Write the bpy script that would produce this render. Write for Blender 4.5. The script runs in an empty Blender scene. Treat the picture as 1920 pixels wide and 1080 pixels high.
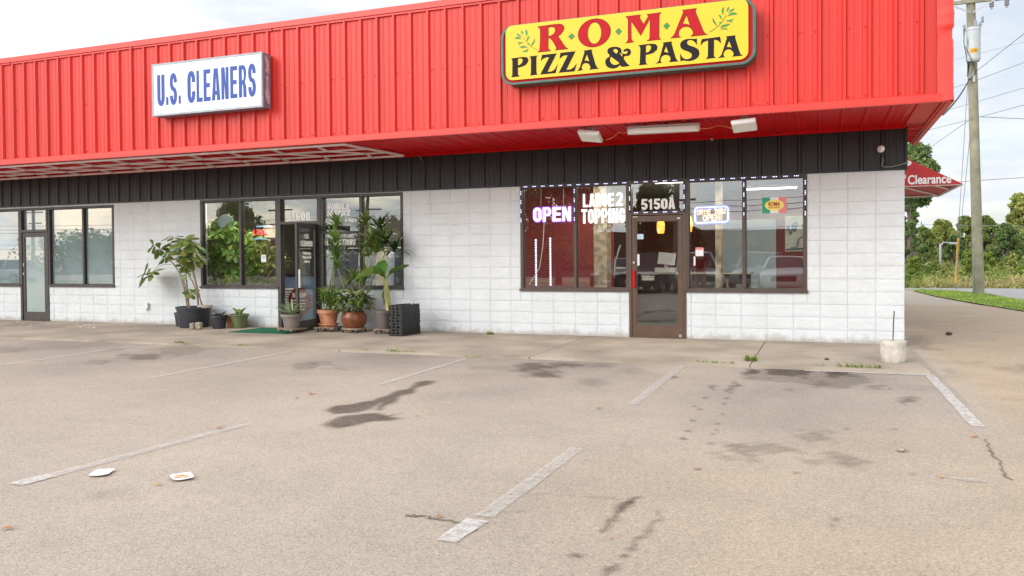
import bpy, bmesh, math, random
import numpy as np
from mathutils import Vector, Matrix
S = bpy.context.scene
COL = S.collection
rnd = random.Random(7)
rng = np.random.default_rng(7)
R_ = math.radians

# ------------------------------------------------------------------ camera
# two vanishing points measured in the 1920x1080 photograph
PP = np.array([960., 512.]); V1 = np.array([-3045., 515.]); V2 = np.array([1537., 481.])
FPX = math.sqrt(-np.dot(V1-PP, V2-PP))
d2 = np.array([*(V2-PP), FPX]); d2 /= np.linalg.norm(d2)
d1 = -np.array([*(V1-PP), FPX]); d1 /= np.linalg.norm(d1)
d3 = np.cross(d1, d2)
RM = np.array([d1, d2, d3])
CAM = -(RM @ np.array([(1696-960)/FPX, (646.5-512)/FPX, 1.0]))*FPX/121.3
def at(px, py, X=None, Y=None, Z=None):
    d = RM @ np.array([(px-960)/FPX, (py-512)/FPX, 1.0])
    t = (X-CAM[0])/d[0] if X is not None else (Y-CAM[1])/d[1] if Y is not None else (Z-CAM[2])/d[2]
    return Vector(CAM + d*t)
cd = bpy.data.cameras.new('camera'); cam = bpy.data.objects.new('camera', cd); COL.objects.link(cam)
cd.sensor_width = 36; cd.lens = 36*FPX/1920; cd.shift_y = -(540-512)/1920
cd.clip_start = .05; cd.clip_end = 3000
r_, u_, b_ = RM[:, 0], -RM[:, 1], -RM[:, 2]
cam.matrix_world = Matrix(((r_[0], u_[0], b_[0], CAM[0]), (r_[1], u_[1], b_[1], CAM[1]), (r_[2], u_[2], b_[2], CAM[2]), (0, 0, 0, 1)))
S.camera = cam

# ------------------------------------------------------------------ sky, sun, exposure
SUN_EL, SUN_AZ = R_(25), R_(-147)      # azimuth from +Y, clockwise
S.view_settings.view_transform = 'Standard'; S.view_settings.look = 'None'
S.view_settings.exposure = 1.0; S.view_settings.gamma = 1
W = bpy.data.worlds.new('World'); S.world = W; W.use_nodes = True
nt = W.node_tree; N = nt.nodes; N.clear()
def nd(tree, t, **k):
    n = tree.nodes.new(t)
    for a, v in k.items():
        if a in ('ops',): continue
        setattr(n, a, v)
    return n
out = nd(nt, 'ShaderNodeOutputWorld'); bg = nd(nt, 'ShaderNodeBackground'); bg.inputs['Strength'].default_value = .1
sky = nd(nt, 'ShaderNodeTexSky', sky_type='NISHITA', sun_disc=False, sun_elevation=SUN_EL, sun_rotation=SUN_AZ)
sky.dust_density = 1.5; sky.altitude = 100
tc = nd(nt, 'ShaderNodeTexCoord'); sp = nd(nt, 'ShaderNodeSeparateXYZ'); nt.links.new(tc.outputs['Generated'], sp.inputs[0])
mx = nd(nt, 'ShaderNodeMath', operation='MAXIMUM'); nt.links.new(sp.outputs['Z'], mx.inputs[0]); mx.inputs[1].default_value = 0
ad = nd(nt, 'ShaderNodeMath', operation='ADD'); nt.links.new(mx.outputs[0], ad.inputs[0]); ad.inputs[1].default_value = .22
cb = nd(nt, 'ShaderNodeCombineXYZ')
for ax in 'XY':
    dv = nd(nt, 'ShaderNodeMath', operation='DIVIDE'); nt.links.new(sp.outputs[ax], dv.inputs[0]); nt.links.new(ad.outputs[0], dv.inputs[1])
    nt.links.new(dv.outputs[0], cb.inputs[ax])
nz = nd(nt, 'ShaderNodeTexNoise'); nz.inputs['Scale'].default_value = 1.7; nz.inputs['Detail'].default_value = 9; nz.inputs['Roughness'].default_value = .58; nz.inputs['Distortion'].default_value = .3
nt.links.new(cb.outputs[0], nz.inputs['Vector'])
rp = nd(nt, 'ShaderNodeValToRGB'); rp.color_ramp.elements[0].position = .34; rp.color_ramp.elements[1].position = .56
rp.color_ramp.elements[0].color = (.5, .5, .5, 1)
nt.links.new(nz.outputs['Fac'], rp.inputs[0])
nz2 = nd(nt, 'ShaderNodeTexNoise'); nz2.inputs['Scale'].default_value = 3.1; nz2.inputs['Detail'].default_value = 7
nt.links.new(cb.outputs[0], nz2.inputs['Vector'])
cr = nd(nt, 'ShaderNodeValToRGB'); cr.color_ramp.elements[0].position = .36; cr.color_ramp.elements[1].position = .60
cr.color_ramp.elements[0].color = (5.8, 6.2, 6.8, 1); cr.color_ramp.elements[1].color = (7.3, 7.3, 7.25, 1)
nt.links.new(nz2.outputs['Fac'], cr.inputs[0])
mixc = nd(nt, 'ShaderNodeMixRGB'); nt.links.new(rp.outputs[0], mixc.inputs[0]); nt.links.new(sky.outputs[0], mixc.inputs[1]); nt.links.new(cr.outputs[0], mixc.inputs[2])
sv = (math.sin(SUN_AZ)*math.cos(SUN_EL), math.cos(SUN_AZ)*math.cos(SUN_EL), math.sin(SUN_EL))
dt = nd(nt, 'ShaderNodeVectorMath', operation='DOT_PRODUCT'); nt.links.new(tc.outputs['Generated'], dt.inputs[0]); dt.inputs[1].default_value = sv
mr = nd(nt, 'ShaderNodeMapRange'); mr.inputs[1].default_value = -.3; mr.inputs[2].default_value = .9; mr.inputs[3].default_value = .72; mr.inputs[4].default_value = 1.65; nt.links.new(dt.outputs['Value'], mr.inputs[0])
vm = nd(nt, 'ShaderNodeVectorMath', operation='SCALE'); nt.links.new(mixc.outputs[0], vm.inputs[0]); nt.links.new(mr.outputs[0], vm.inputs['Scale'])
nt.links.new(vm.outputs[0], bg.inputs[0]); nt.links.new(bg.outputs[0], out.inputs[0])
sl = bpy.data.lights.new('sun', 'SUN'); sl.energy = .72; sl.angle = R_(30); sl.color = (1, .95, .88)
so = bpy.data.objects.new('sun', sl); COL.objects.link(so)
tosun = Vector((math.sin(SUN_AZ)*math.cos(SUN_EL), math.cos(SUN_AZ)*math.cos(SUN_EL), math.sin(SUN_EL)))
so.rotation_euler = tosun.to_track_quat('Z', 'Y').to_euler(); so.location = (-20, -25, 30)

# ------------------------------------------------------------------ materials
def pmat(name, col, rough=.6, var=.12, scale=4., bump=0., bscale=60., metal=0., spec=.5, emit=0., trans=0., rand=0., col2=None, detail=5, stretch=None):
    m = bpy.data.materials.new(name); m.use_nodes = True; t = m.node_tree
    p = t.nodes['Principled BSDF']; p.inputs['Roughness'].default_value = rough; p.inputs['Metallic'].default_value = metal
    p.inputs['Specular IOR Level'].default_value = spec
    co = nd(t, 'ShaderNodeTexCoord')
    n = nd(t, 'ShaderNodeTexNoise'); n.inputs['Scale'].default_value = scale; n.inputs['Detail'].default_value = detail
    if stretch:
        mpn = nd(t, 'ShaderNodeMapping'); mpn.inputs['Scale'].default_value = stretch; t.links.new(co.outputs['Object'], mpn.inputs[0]); t.links.new(mpn.outputs[0], n.inputs['Vector'])
    else: t.links.new(co.outputs['Object'], n.inputs['Vector'])
    rp = nd(t, 'ShaderNodeValToRGB'); rp.color_ramp.elements[0].position = .3; rp.color_ramp.elements[1].position = .7
    c0 = [max(0, c*(1-var)) for c in col]; c1 = [min(1, c*(1+var)) for c in (col2 or col)]
    rp.color_ramp.elements[0].color = (*c0, 1); rp.color_ramp.elements[1].color = (*c1, 1)
    t.links.new(n.outputs['Fac'], rp.inputs[0]); last = rp.outputs[0]
    if rand:
        g = nd(t, 'ShaderNodeNewGeometry'); h = nd(t, 'ShaderNodeHueSaturation')
        mp = nd(t, 'ShaderNodeMapRange'); mp.inputs[3].default_value = 1-rand; mp.inputs[4].default_value = 1+rand
        t.links.new(g.outputs['Random Per Island'], mp.inputs[0]); t.links.new(mp.outputs[0], h.inputs['Value'])
        mp2 = nd(t, 'ShaderNodeMapRange'); mp2.inputs[3].default_value = .5-.04*rand/.3; mp2.inputs[4].default_value = .5+.03*rand/.3
        ml = nd(t, 'ShaderNodeMath', operation='MULTIPLY'); ml.inputs[1].default_value = 7.31; fr = nd(t, 'ShaderNodeMath', operation='FRACT')
        t.links.new(g.outputs['Random Per Island'], ml.inputs[0]); t.links.new(ml.outputs[0], fr.inputs[0]); t.links.new(fr.outputs[0], mp2.inputs[0])
        t.links.new(mp2.outputs[0], h.inputs['Hue']); t.links.new(last, h.inputs['Color']); last = h.outputs[0]
    t.links.new(last, p.inputs['Base Color'])
    if emit:
        t.links.new(last, p.inputs['Emission Color']); p.inputs['Emission Strength'].default_value = emit
    if bump:
        n2 = nd(t, 'ShaderNodeTexNoise'); n2.inputs['Scale'].default_value = bscale; n2.inputs['Detail'].default_value = 6
        b = nd(t, 'ShaderNodeBump'); b.inputs['Strength'].default_value = bump; b.inputs['Distance'].default_value = .02
        t.links.new(co.outputs['Object'], n2.inputs['Vector']); t.links.new(n2.outputs['Fac'], b.inputs['Height']); t.links.new(b.outputs[0], p.inputs['Normal'])
    if trans:
        tr = nd(t, 'ShaderNodeBsdfTranslucent'); mxs = nd(t, 'ShaderNodeMixShader'); mxs.inputs[0].default_value = trans
        t.links.new(last, tr.inputs[0]); o = t.nodes['Material Output']
        t.links.new(p.outputs[0], mxs.inputs[1]); t.links.new(tr.outputs[0], mxs.inputs[2]); t.links.new(mxs.outputs[0], o.inputs['Surface'])
    return m

def glass_mat(name, tint, ior):
    m = bpy.data.materials.new(name); m.use_nodes = True; t = m.node_tree; t.nodes.remove(t.nodes['Principled BSDF'])
    tr = nd(t, 'ShaderNodeBsdfTransparent'); tr.inputs[0].default_value = (*tint, 1)
    g = nd(t, 'ShaderNodeBsdfGlossy'); g.inputs['Roughness'].default_value = 0.0; g.inputs[0].default_value = (.95, 1, 1, 1)
    lw = nd(t, 'ShaderNodeLayerWeight'); lw.inputs[0].default_value = .5
    pw = nd(t, 'ShaderNodeMath', operation='POWER'); t.links.new(lw.outputs['Facing'], pw.inputs[0]); pw.inputs[1].default_value = 5
    f = nd(t, 'ShaderNodeMapRange'); t.links.new(pw.outputs[0], f.inputs[0]); f.inputs[3].default_value = ior     # ior = reflectance at normal incidence of one face
    # faint waviness of old plate glass
    co = nd(t, 'ShaderNodeTexCoord'); n = nd(t, 'ShaderNodeTexNoise'); n.inputs['Scale'].default_value = 1.3; n.inputs['Detail'].default_value = 1
    b = nd(t, 'ShaderNodeBump'); b.inputs['Strength'].default_value = .05; b.inputs['Distance'].default_value = .02
    t.links.new(co.outputs['Object'], n.inputs[0]); t.links.new(n.outputs[0], b.inputs['Height']); t.links.new(b.outputs[0], g.inputs['Normal'])
    mxs = nd(t, 'ShaderNodeMixShader'); t.links.new(f.outputs[0], mxs.inputs[0]); t.links.new(tr.outputs[0], mxs.inputs[1]); t.links.new(g.outputs[0], mxs.inputs[2])
    t.links.new(mxs.outputs[0], t.nodes['Material Output'].inputs[0])
    return m

M = {}
def mk(key, *a, **k): M[key] = pmat(key, *a, **k); return M[key]
mk('red_metal', (.60, .027, .017), .42, .10, 1.5, .05, 9, spec=.4, stretch=(1.6, 1.6, .16))
mk('red_trim', (.64, .030, .018), .4, .06, 2)
mk('red_soffit', (.55, .002, .004), .40, .1, 2.5, spec=.22)
mk('black_metal', (.011, .011, .013), .45, .25, 3, .06, 30)
mk('white_block', (.655, .69, .705), .75, .05, 2.2, .25, 90)
mk('mortar', (.66, .68, .69), .9, .1, 8)
mk('bronze', (.075, .052, .04), .42, .15, 4)
mk('dark_bronze', (.05, .042, .04), .45, .2, 4)
mk('brown_door', (.105, .06, .036), .42, .15, 4)
mk('white_paint', (.72, .71, .68), .5, .08, 3)
mk('lattice_white', (.80, .77, .75), .5, .12, 3)
mk('sign_white', (.70, .72, .72), .35, .02, 2)
mk('sign_frame', (.30, .36, .40), .4, .15, 5)
mk('sign_side', (.17, .18, .24), .6, .2, 6)
mk('peel_pink', (.55, .40, .41), .8, .25, 18)
mk('blue_letter', (.012, .06, .33), .55, .06, 5)
mk('sign_yellow', (.80, .50, .002), .45, .02, 2)
mk('sign_red', (.44, .007, .013), .6, .06, 6, spec=.2)
mk('sign_darkred', (.35, .02, .02), .5, .1, 6)
mk('sign_green', (.045, .12, .095), .45, .25, 9)
mk('leaf_green', (.0, .22, .03), .4, .1, 8)
mk('sign_black', (.016, .015, .017), .7, .1, 8, spec=.2)
mk('outline', (.10, .02, .01), .5, .1, 8)
mk('white_vinyl', (.90, .90, .88), .5, .03, 5)
mk('pot_black', (.03, .034, .042), .5, .25, 8)
mk('pot_green', (.13, .16, .07), .5, .15, 9)
mk('pot_grey', (.22, .19, .17), .65, .15, 7, .1, 40)
mk('pot_taupe', (.14, .115, .105), .55, .12, 6)
mk('terracotta', (.46, .17, .075), .75, .25, 7, .1, 60, col2=(.55, .25, .14))
mk('glazed', (.20, .06, .022), .22, .3, 14)
mk('soil', (.06, .04, .028), .95, .4, 30, .6, 40)
mk('wood_board', (.26, .19, .13), .8, .3, 12)
mk('rubber', (.02, .02, .02), .6, .1, 9)
mk('steel', (.42, .42, .42), .35, .15, 20, metal=.8)
mk('mat_green', (.0, .13, .055), .95, .25, 40, .5, 200)
mk('crate_black', (.010, .010, .011), .5, .2, 9)
mk('concrete_block', (.55, .51, .44), .9, .18, 7, .6, 22)
mk('rust', (.09, .06, .045), .7, .3, 20)
mk('stem_brown', (.27, .19, .13), .8, .3, 14)
mk('stem_green', (.22, .25, .08), .7, .25, 9)
mk('stem_yellow', (.42, .38, .10), .6, .3, 7)
mk('bark', (.15, .12, .09), .9, .3, 4, .4, 14)
mk('pole_wood', (.25, .235, .165), .85, .25, 3, .4, 18)
mk('fol_ficus', (.17, .245, .055), .4, .2, 3, trans=.25, rand=.35)
mk('fol_dark', (.03, .075, .02), .4, .3, 3, trans=.15, rand=.35)
mk('fol_bright', (.18, .30, .055), .38, .2, 3, trans=.3, rand=.35)
mk('fol_banana', (.09, .185, .03), .35, .15, 3, trans=.35, rand=.2)
mk('fol_aloe', (.24, .33, .18), .45, .2, 6, trans=.1, rand=.2)
mk('leaf_dry', (.45, .26, .10), .8, .3, 12, rand=.3)
mk('tree_leaf', (.25, .325, .085), .55, .35, .35, trans=.3, rand=.45)
mk('tree_leaf_dark', (.16, .245, .075), .55, .35, .35, trans=.25, rand=.45)
mk('tree_leaf_yellow', (.34, .385, .10), .55, .3, .35, trans=.3, rand=.4)
mk('bush_leaf', (.24, .34, .05), .55, .3, .6, trans=.3, rand=.4)
mk('weeds', (.20, .29, .06), .8, .15, .34, trans=.3, rand=.35, col2=(.50, .36, .22))
for n_ in M['weeds'].node_tree.nodes:
    if n_.type == 'VALTORGB': n_.color_ramp.elements[0].position = .40; n_.color_ramp.elements[1].position = .66; q_ = n_.color_ramp.elements.new(.52); q_.color = (.40, .43, .12, 1)
mk('grass_strip', (.30, .42, .08), .8, .3, .8, trans=.3, rand=.4)
mk('grass_soil', (.26, .33, .09), .95, .4, 3, .4, 30)
mk('field_soil', (.14, .14, .06), .95, .4, 1, .4, 10)
mk('wire_black', (.02, .02, .022), .6, .1, 5)
mk('wire_grey', (.22, .23, .25), .6, .1, 5)
mk('transformer', (.42, .45, .46), .45, .08, 4)
mk('porcelain', (.24, .25, .28), .35, .1, 5)
mk('yellow_guard', (.75, .42, .01), .5, .1, 5)
mk('orange_decal', (.75, .38, .02), .5, .2, 30)
mk('awning_red', (.52, .028, .028), .6, .1, 5)
mk('awning_under', (.42, .02, .022), .6, .1, 5)
mk('maroon_wall', (.30, .042, .045), .7, .1, 2)
mk('room_white', (.62, .60, .56), .8, .08, 2)
mk('ceiling_tile', (.52, .50, .46), .9, .08, 3)
mk('floor_tile', (.10, .085, .075), .5, .25, 4)
mk('room_beige', (.46, .41, .33), .8, .1, 2)
mk('pale_door', (.62, .72, .77), .5, .06, 3)
mk('tile_tan', (.36, .28, .19), .5, .35, 9, detail=0)
mk('counter_dark', (.05, .03, .03), .4, .3, 3)
mk('counter_blue', (.16, .23, .36), .5, .12, 3)
mk('octagon_red', (.25, .012, .02), .45, .1, 5)
mk('paper_white', (.76, .76, .74), .7, .06, 6)
mk('paper_blue', (.50, .66, .76), .7, .1, 6)
mk('frost', (.15, .21, .225), .015, .2, .7, col2=(.24, .31, .33), spec=1.)
mk('frost_pale', (.33, .41, .41), .06, .1, .7)
mk('flag_green', (.02, .33, .17), .6, .05, 6)
mk('oval_yellow', (.80, .70, .16), .5, .04, 6)
mk('flag_red', (.72, .22, .22), .6, .05, 6)
mk('led', (.62, .66, 1.), .4, .02, 6, emit=1.3)
mk('led_strip', (.03, .025, .09), .4, .1, 6)
mk('neon_pink', (1., .62, .86), .4, .04, 6, emit=1.0)
mk('neon_violet', (.20, .08, .75), .4, .04, 6, emit=.85)
mk('neon_orange', (1., .40, .25), .4, .04, 6, emit=1.5)
mk('neon_blue', (.55, .66, 1.), .4, .04, 6, emit=1.3)
mk('neon_glow', (.12, .17, .6), .5, .05, 6, emit=.2)
mk('neon_red', (1., .10, .10), .4, .04, 6, emit=.45)
mk('neon_dim_blue', (.30, .50, .75), .4, .04, 6, emit=.4)
mk('halo_pink', (.78, .42, .42), .5, .05, 6)
mk('amber', (.95, .36, .05), .3, .35, 22, emit=1.1)
mk('lamp_panel', (1, .93, .82), .5, .02, 6, emit=9)
mk('fol_indoor', (.20, .34, .06), .4, .3, 3, trans=.3, rand=.35)
mk('fol_indoor_pale', (.36, .42, .12), .5, .3, 3, trans=.3, rand=.35)
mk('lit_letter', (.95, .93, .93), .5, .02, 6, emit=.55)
mk('lens_white', (.86, .86, .83), .3, .03, 5)
mk('grey_plastic', (.45, .43, .42), .5, .08, 5)
mk('cord_orange', (.70, .33, .07), .6, .1, 6)
mk('litter_orange', (.60, .32, .11), .7, .3, 25)
mk('stone', (.33, .28, .22), .9, .3, 14, .7, 25)
mk('skin', (.45, .26, .18), .5, .08, 6)
mk('hair_brown', (.06, .035, .02), .6, .3, 20)
mk('shirt_dark', (.05, .06, .06), .8, .1, 8)
mk('shirt_red', (.20, .02, .025), .8, .1, 8)
mk('trousers_tan', (.36, .26, .20), .8, .1, 8)
mk('car_white', (.72, .73, .74), .25, .02, 3)
mk('car_silver', (.42, .43, .45), .28, .02, 3, metal=.4)
mk('car_black', (.02, .02, .024), .2, .05, 3)
mk('car_glass', (.015, .02, .025), .08, .05, 3)
mk('car_lamp', (.75, .78, .8), .15, .05, 3)
mk('store_brown', (.18, .13, .10), .8, .15, .8)
mk('store_red', (.45, .06, .05), .6, .08, 1)
mk('store_white', (.7, .7, .68), .6, .06, 1)
mk('clothes_grey', (.34, .37, .42), .5, .3, 5)
mk('clothes_dark', (.03, .035, .05), .7, .3, 5)
mk('poster', (.42, .45, .38), .6, .25, 5)
mk('poster_ink', (.08, .14, .17), .6, .2, 6)
for k_ in ('frost', 'frost_pale'):
    q_ = M[k_].node_tree.nodes['Principled BSDF']; q_.inputs['Coat Weight'].default_value = 1; q_.inputs['Coat IOR'].default_value = 1.9; q_.inputs['Coat Roughness'].default_value = .0
# splash dirt along the foot of the painted block
t_ = M['white_block'].node_tree; P_ = t_.nodes['Principled BSDF']; src_ = P_.inputs['Base Color'].links[0].from_socket
co_ = nd(t_, 'ShaderNodeTexCoord'); sx_ = nd(t_, 'ShaderNodeSeparateXYZ'); t_.links.new(co_.outputs['Object'], sx_.inputs[0])
n_ = nd(t_, 'ShaderNodeTexNoise'); n_.inputs['Scale'].default_value = 5; n_.inputs['Detail'].default_value = 8; n_.inputs['Roughness'].default_value = .7; t_.links.new(co_.outputs['Object'], n_.inputs[0])
m_ = nd(t_, 'ShaderNodeMath', operation='MULTIPLY_ADD'); t_.links.new(n_.outputs[0], m_.inputs[0]); m_.inputs[1].default_value = -.34; t_.links.new(sx_.outputs['Z'], m_.inputs[2])
r_m = nd(t_, 'ShaderNodeMapRange'); r_m.inputs[1].default_value = -.16; r_m.inputs[2].default_value = -.06; r_m.inputs[3].default_value = .75; r_m.inputs[4].default_value = 0; t_.links.new(m_.outputs[0], r_m.inputs[0])
x_m = nd(t_, 'ShaderNodeMixRGB'); x_m.inputs[2].default_value = (.40, .36, .31, 1); t_.links.new(r_m.outputs[0], x_m.inputs[0]); t_.links.new(src_, x_m.inputs[1]); t_.links.new(x_m.outputs[0], P_.inputs['Base Color'])
M['glass'] = glass_mat('glass', (.92, .94, .93), .10)
M['glass_clear'] = glass_mat('glass_clear', (.95, .97, .96), .085)

# ------------------------------------------------------------------ mesh building
class MB:
    def __init__(s): s.v = []; s.f = []
    def add(s, vs, fs):
        o = len(s.v); s.v += [tuple(map(float, v)) for v in vs]; s.f += [tuple(i+o for i in f) for f in fs]
    def box(s, x0, x1, y0, y1, z0, z1, c=0.0):
        if c <= 0:
            s.add([(x0,y0,z0),(x1,y0,z0),(x1,y1,z0),(x0,y1,z0),(x0,y0,z1),(x1,y0,z1),(x1,y1,z1),(x0,y1,z1)],
                  [(0,3,2,1),(4,5,6,7),(0,1,5,4),(1,2,6,5),(2,3,7,6),(3,0,4,7)])
        else:
            bm = bmesh.new(); bmesh.ops.create_cube(bm, size=1)
            for v in bm.verts: v.co = ((x0+x1)/2+v.co.x*(x1-x0), (y0+y1)/2+v.co.y*(y1-y0), (z0+z1)/2+v.co.z*(z1-z0))
            bmesh.ops.bevel(bm, geom=bm.edges[:], offset=c, segments=2, affect='EDGES', profile=.7)
            s.addbm(bm)
        return s
    def addbm(s, bm, mat=None):
        bm.verts.index_update()
        vs = [(mat @ v.co if mat else v.co) for v in bm.verts]
        s.add(vs, [[v.index for v in f.verts] for f in bm.faces]); bm.free()
    def addmesh(s, me, fn=None):
        s.add([fn(v.co) if fn else v.co for v in me.vertices], [tuple(p.vertices) for p in me.polygons])
    def tube(s, pts, r, n=8, cap=True):
        pts = [Vector(p) for p in pts]; k = len(pts); rs = r if isinstance(r, (list, tuple)) else [r]*k
        up = None; rings = []
        for i, p in enumerate(pts):
            t = (pts[min(i+1, k-1)]-pts[max(i-1, 0)])
            if t.length < 1e-9: t = Vector((0, 0, 1))
            t.normalize()
            if up is None: up = Vector((0, 0, 1)) if abs(t.z) < .9 else Vector((1, 0, 0))
            a = t.cross(up)
            if a.length < 1e-6: a = t.orthogonal()
            a.normalize(); b = a.cross(t).normalized(); up = b
            rings.append([p+(a*math.cos(2*math.pi*j/n)+b*math.sin(2*math.pi*j/n))*rs[i] for j in range(n)])
        fs = []
        for i in range(k-1):
            for j in range(n): fs.append((i*n+j, i*n+(j+1) % n, (i+1)*n+(j+1) % n, (i+1)*n+j))
        if cap: fs += [tuple(range(n))[::-1], tuple((k-1)*n+j for j in range(n))]
        s.add([v for q in rings for v in q], fs); return s
    def bar(s, a, b, w, h=None):
        """rectangular bar between two points (w across, h up)"""
        a, b = Vector(a), Vector(b); h = h or w; t = (b-a).normalized(); up = Vector((0, 0, 1)) if abs(t.z) < .95 else Vector((0, 1, 0))
        q = t.cross(up).normalized(); u = q.cross(t).normalized()
        vs = [p+q*sx*w/2+u*sz*h/2 for p in (a, b) for sx, sz in ((-1,-1),(1,-1),(1,1),(-1,1))]
        s.add(vs, [(0,1,2,3),(7,6,5,4),(0,4,5,1),(1,5,6,2),(2,6,7,3),(3,7,4,0)]); return s
    def lathe(s, prof, c=(0,0,0), n=32, sq=None):
        vs = []; fs = []; k = len(prof)
        for r, z in prof:
            for j in range(n):
                a = 2*math.pi*j/n; vs.append((c[0]+r*math.cos(a), c[1]+r*math.sin(a), c[2]+z))
        for i in range(k-1):
            for j in range(n): fs.append((i*n+j, i*n+(j+1) % n, (i+1)*n+(j+1) % n, (i+1)*n+j))
        s.add(vs, fs); return s
    def disc(s, c, r, n=24, z=0.):
        s.add([(c[0]+r*math.cos(2*math.pi*j/n), c[1]+r*math.sin(2*math.pi*j/n), c[2]) for j in range(n)], [tuple(range(n))]); return s
    def build(s, name, m, parent=None, smooth=False, loc=None):
        me = bpy.data.meshes.new(name); me.from_pydata(s.v, [], s.f); me.update()
        if smooth:
            me.polygons.foreach_set('use_smooth', [True]*len(me.polygons))
            try: me.set_sharp_from_angle(angle=R_(40))
            except Exception: pass
        me.materials.append(M[m] if isinstance(m, str) else m)
        o = bpy.data.objects.new(name, me); COL.objects.link(o)
        if parent: o.parent = parent
        if loc: o.location = loc
        return o
def tag(o, label=None, cat=None, group=None, kind=None):
    if label: o['label'] = label
    if cat: o['category'] = cat
    if group: o['group'] = group
    if kind: o['kind'] = kind
    return o
def thing(name, label, cat, loc=(0, 0, 0), rz=0, group=None):
    o = bpy.data.objects.new(name, None); o.empty_display_size = .2; COL.objects.link(o); o.location = loc; o.rotation_euler = (0, 0, rz)
    return tag(o, label, cat, group)
def copy_tree(o, parent=None):
    c = o.copy(); COL.objects.link(c)
    if parent: c.parent = parent
    for ch in list(o.children): copy_tree(ch, c)
    return c
def rect_sub(rect, holes):
    rs = [rect]
    for h in holes:
        o = []
        for (a, b, c, d) in rs:       # x0,x1,z0,z1
            x0, x1, z0, z1 = max(a, h[0]), min(b, h[1]), max(c, h[2]), min(d, h[3])
            if x0 >= x1-1e-6 or z0 >= z1-1e-6: o.append((a, b, c, d)); continue
            if a < x0: o.append((a, x0, c, d))
            if x1 < b: o.append((x1, b, c, d))
            if c < z0: o.append((x0, x1, c, z0))
            if z1 < d: o.append((x0, x1, z1, d))
        rs = o
    return [r for r in rs if r[1]-r[0] > .004 and r[3]-r[2] > .004]

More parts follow.
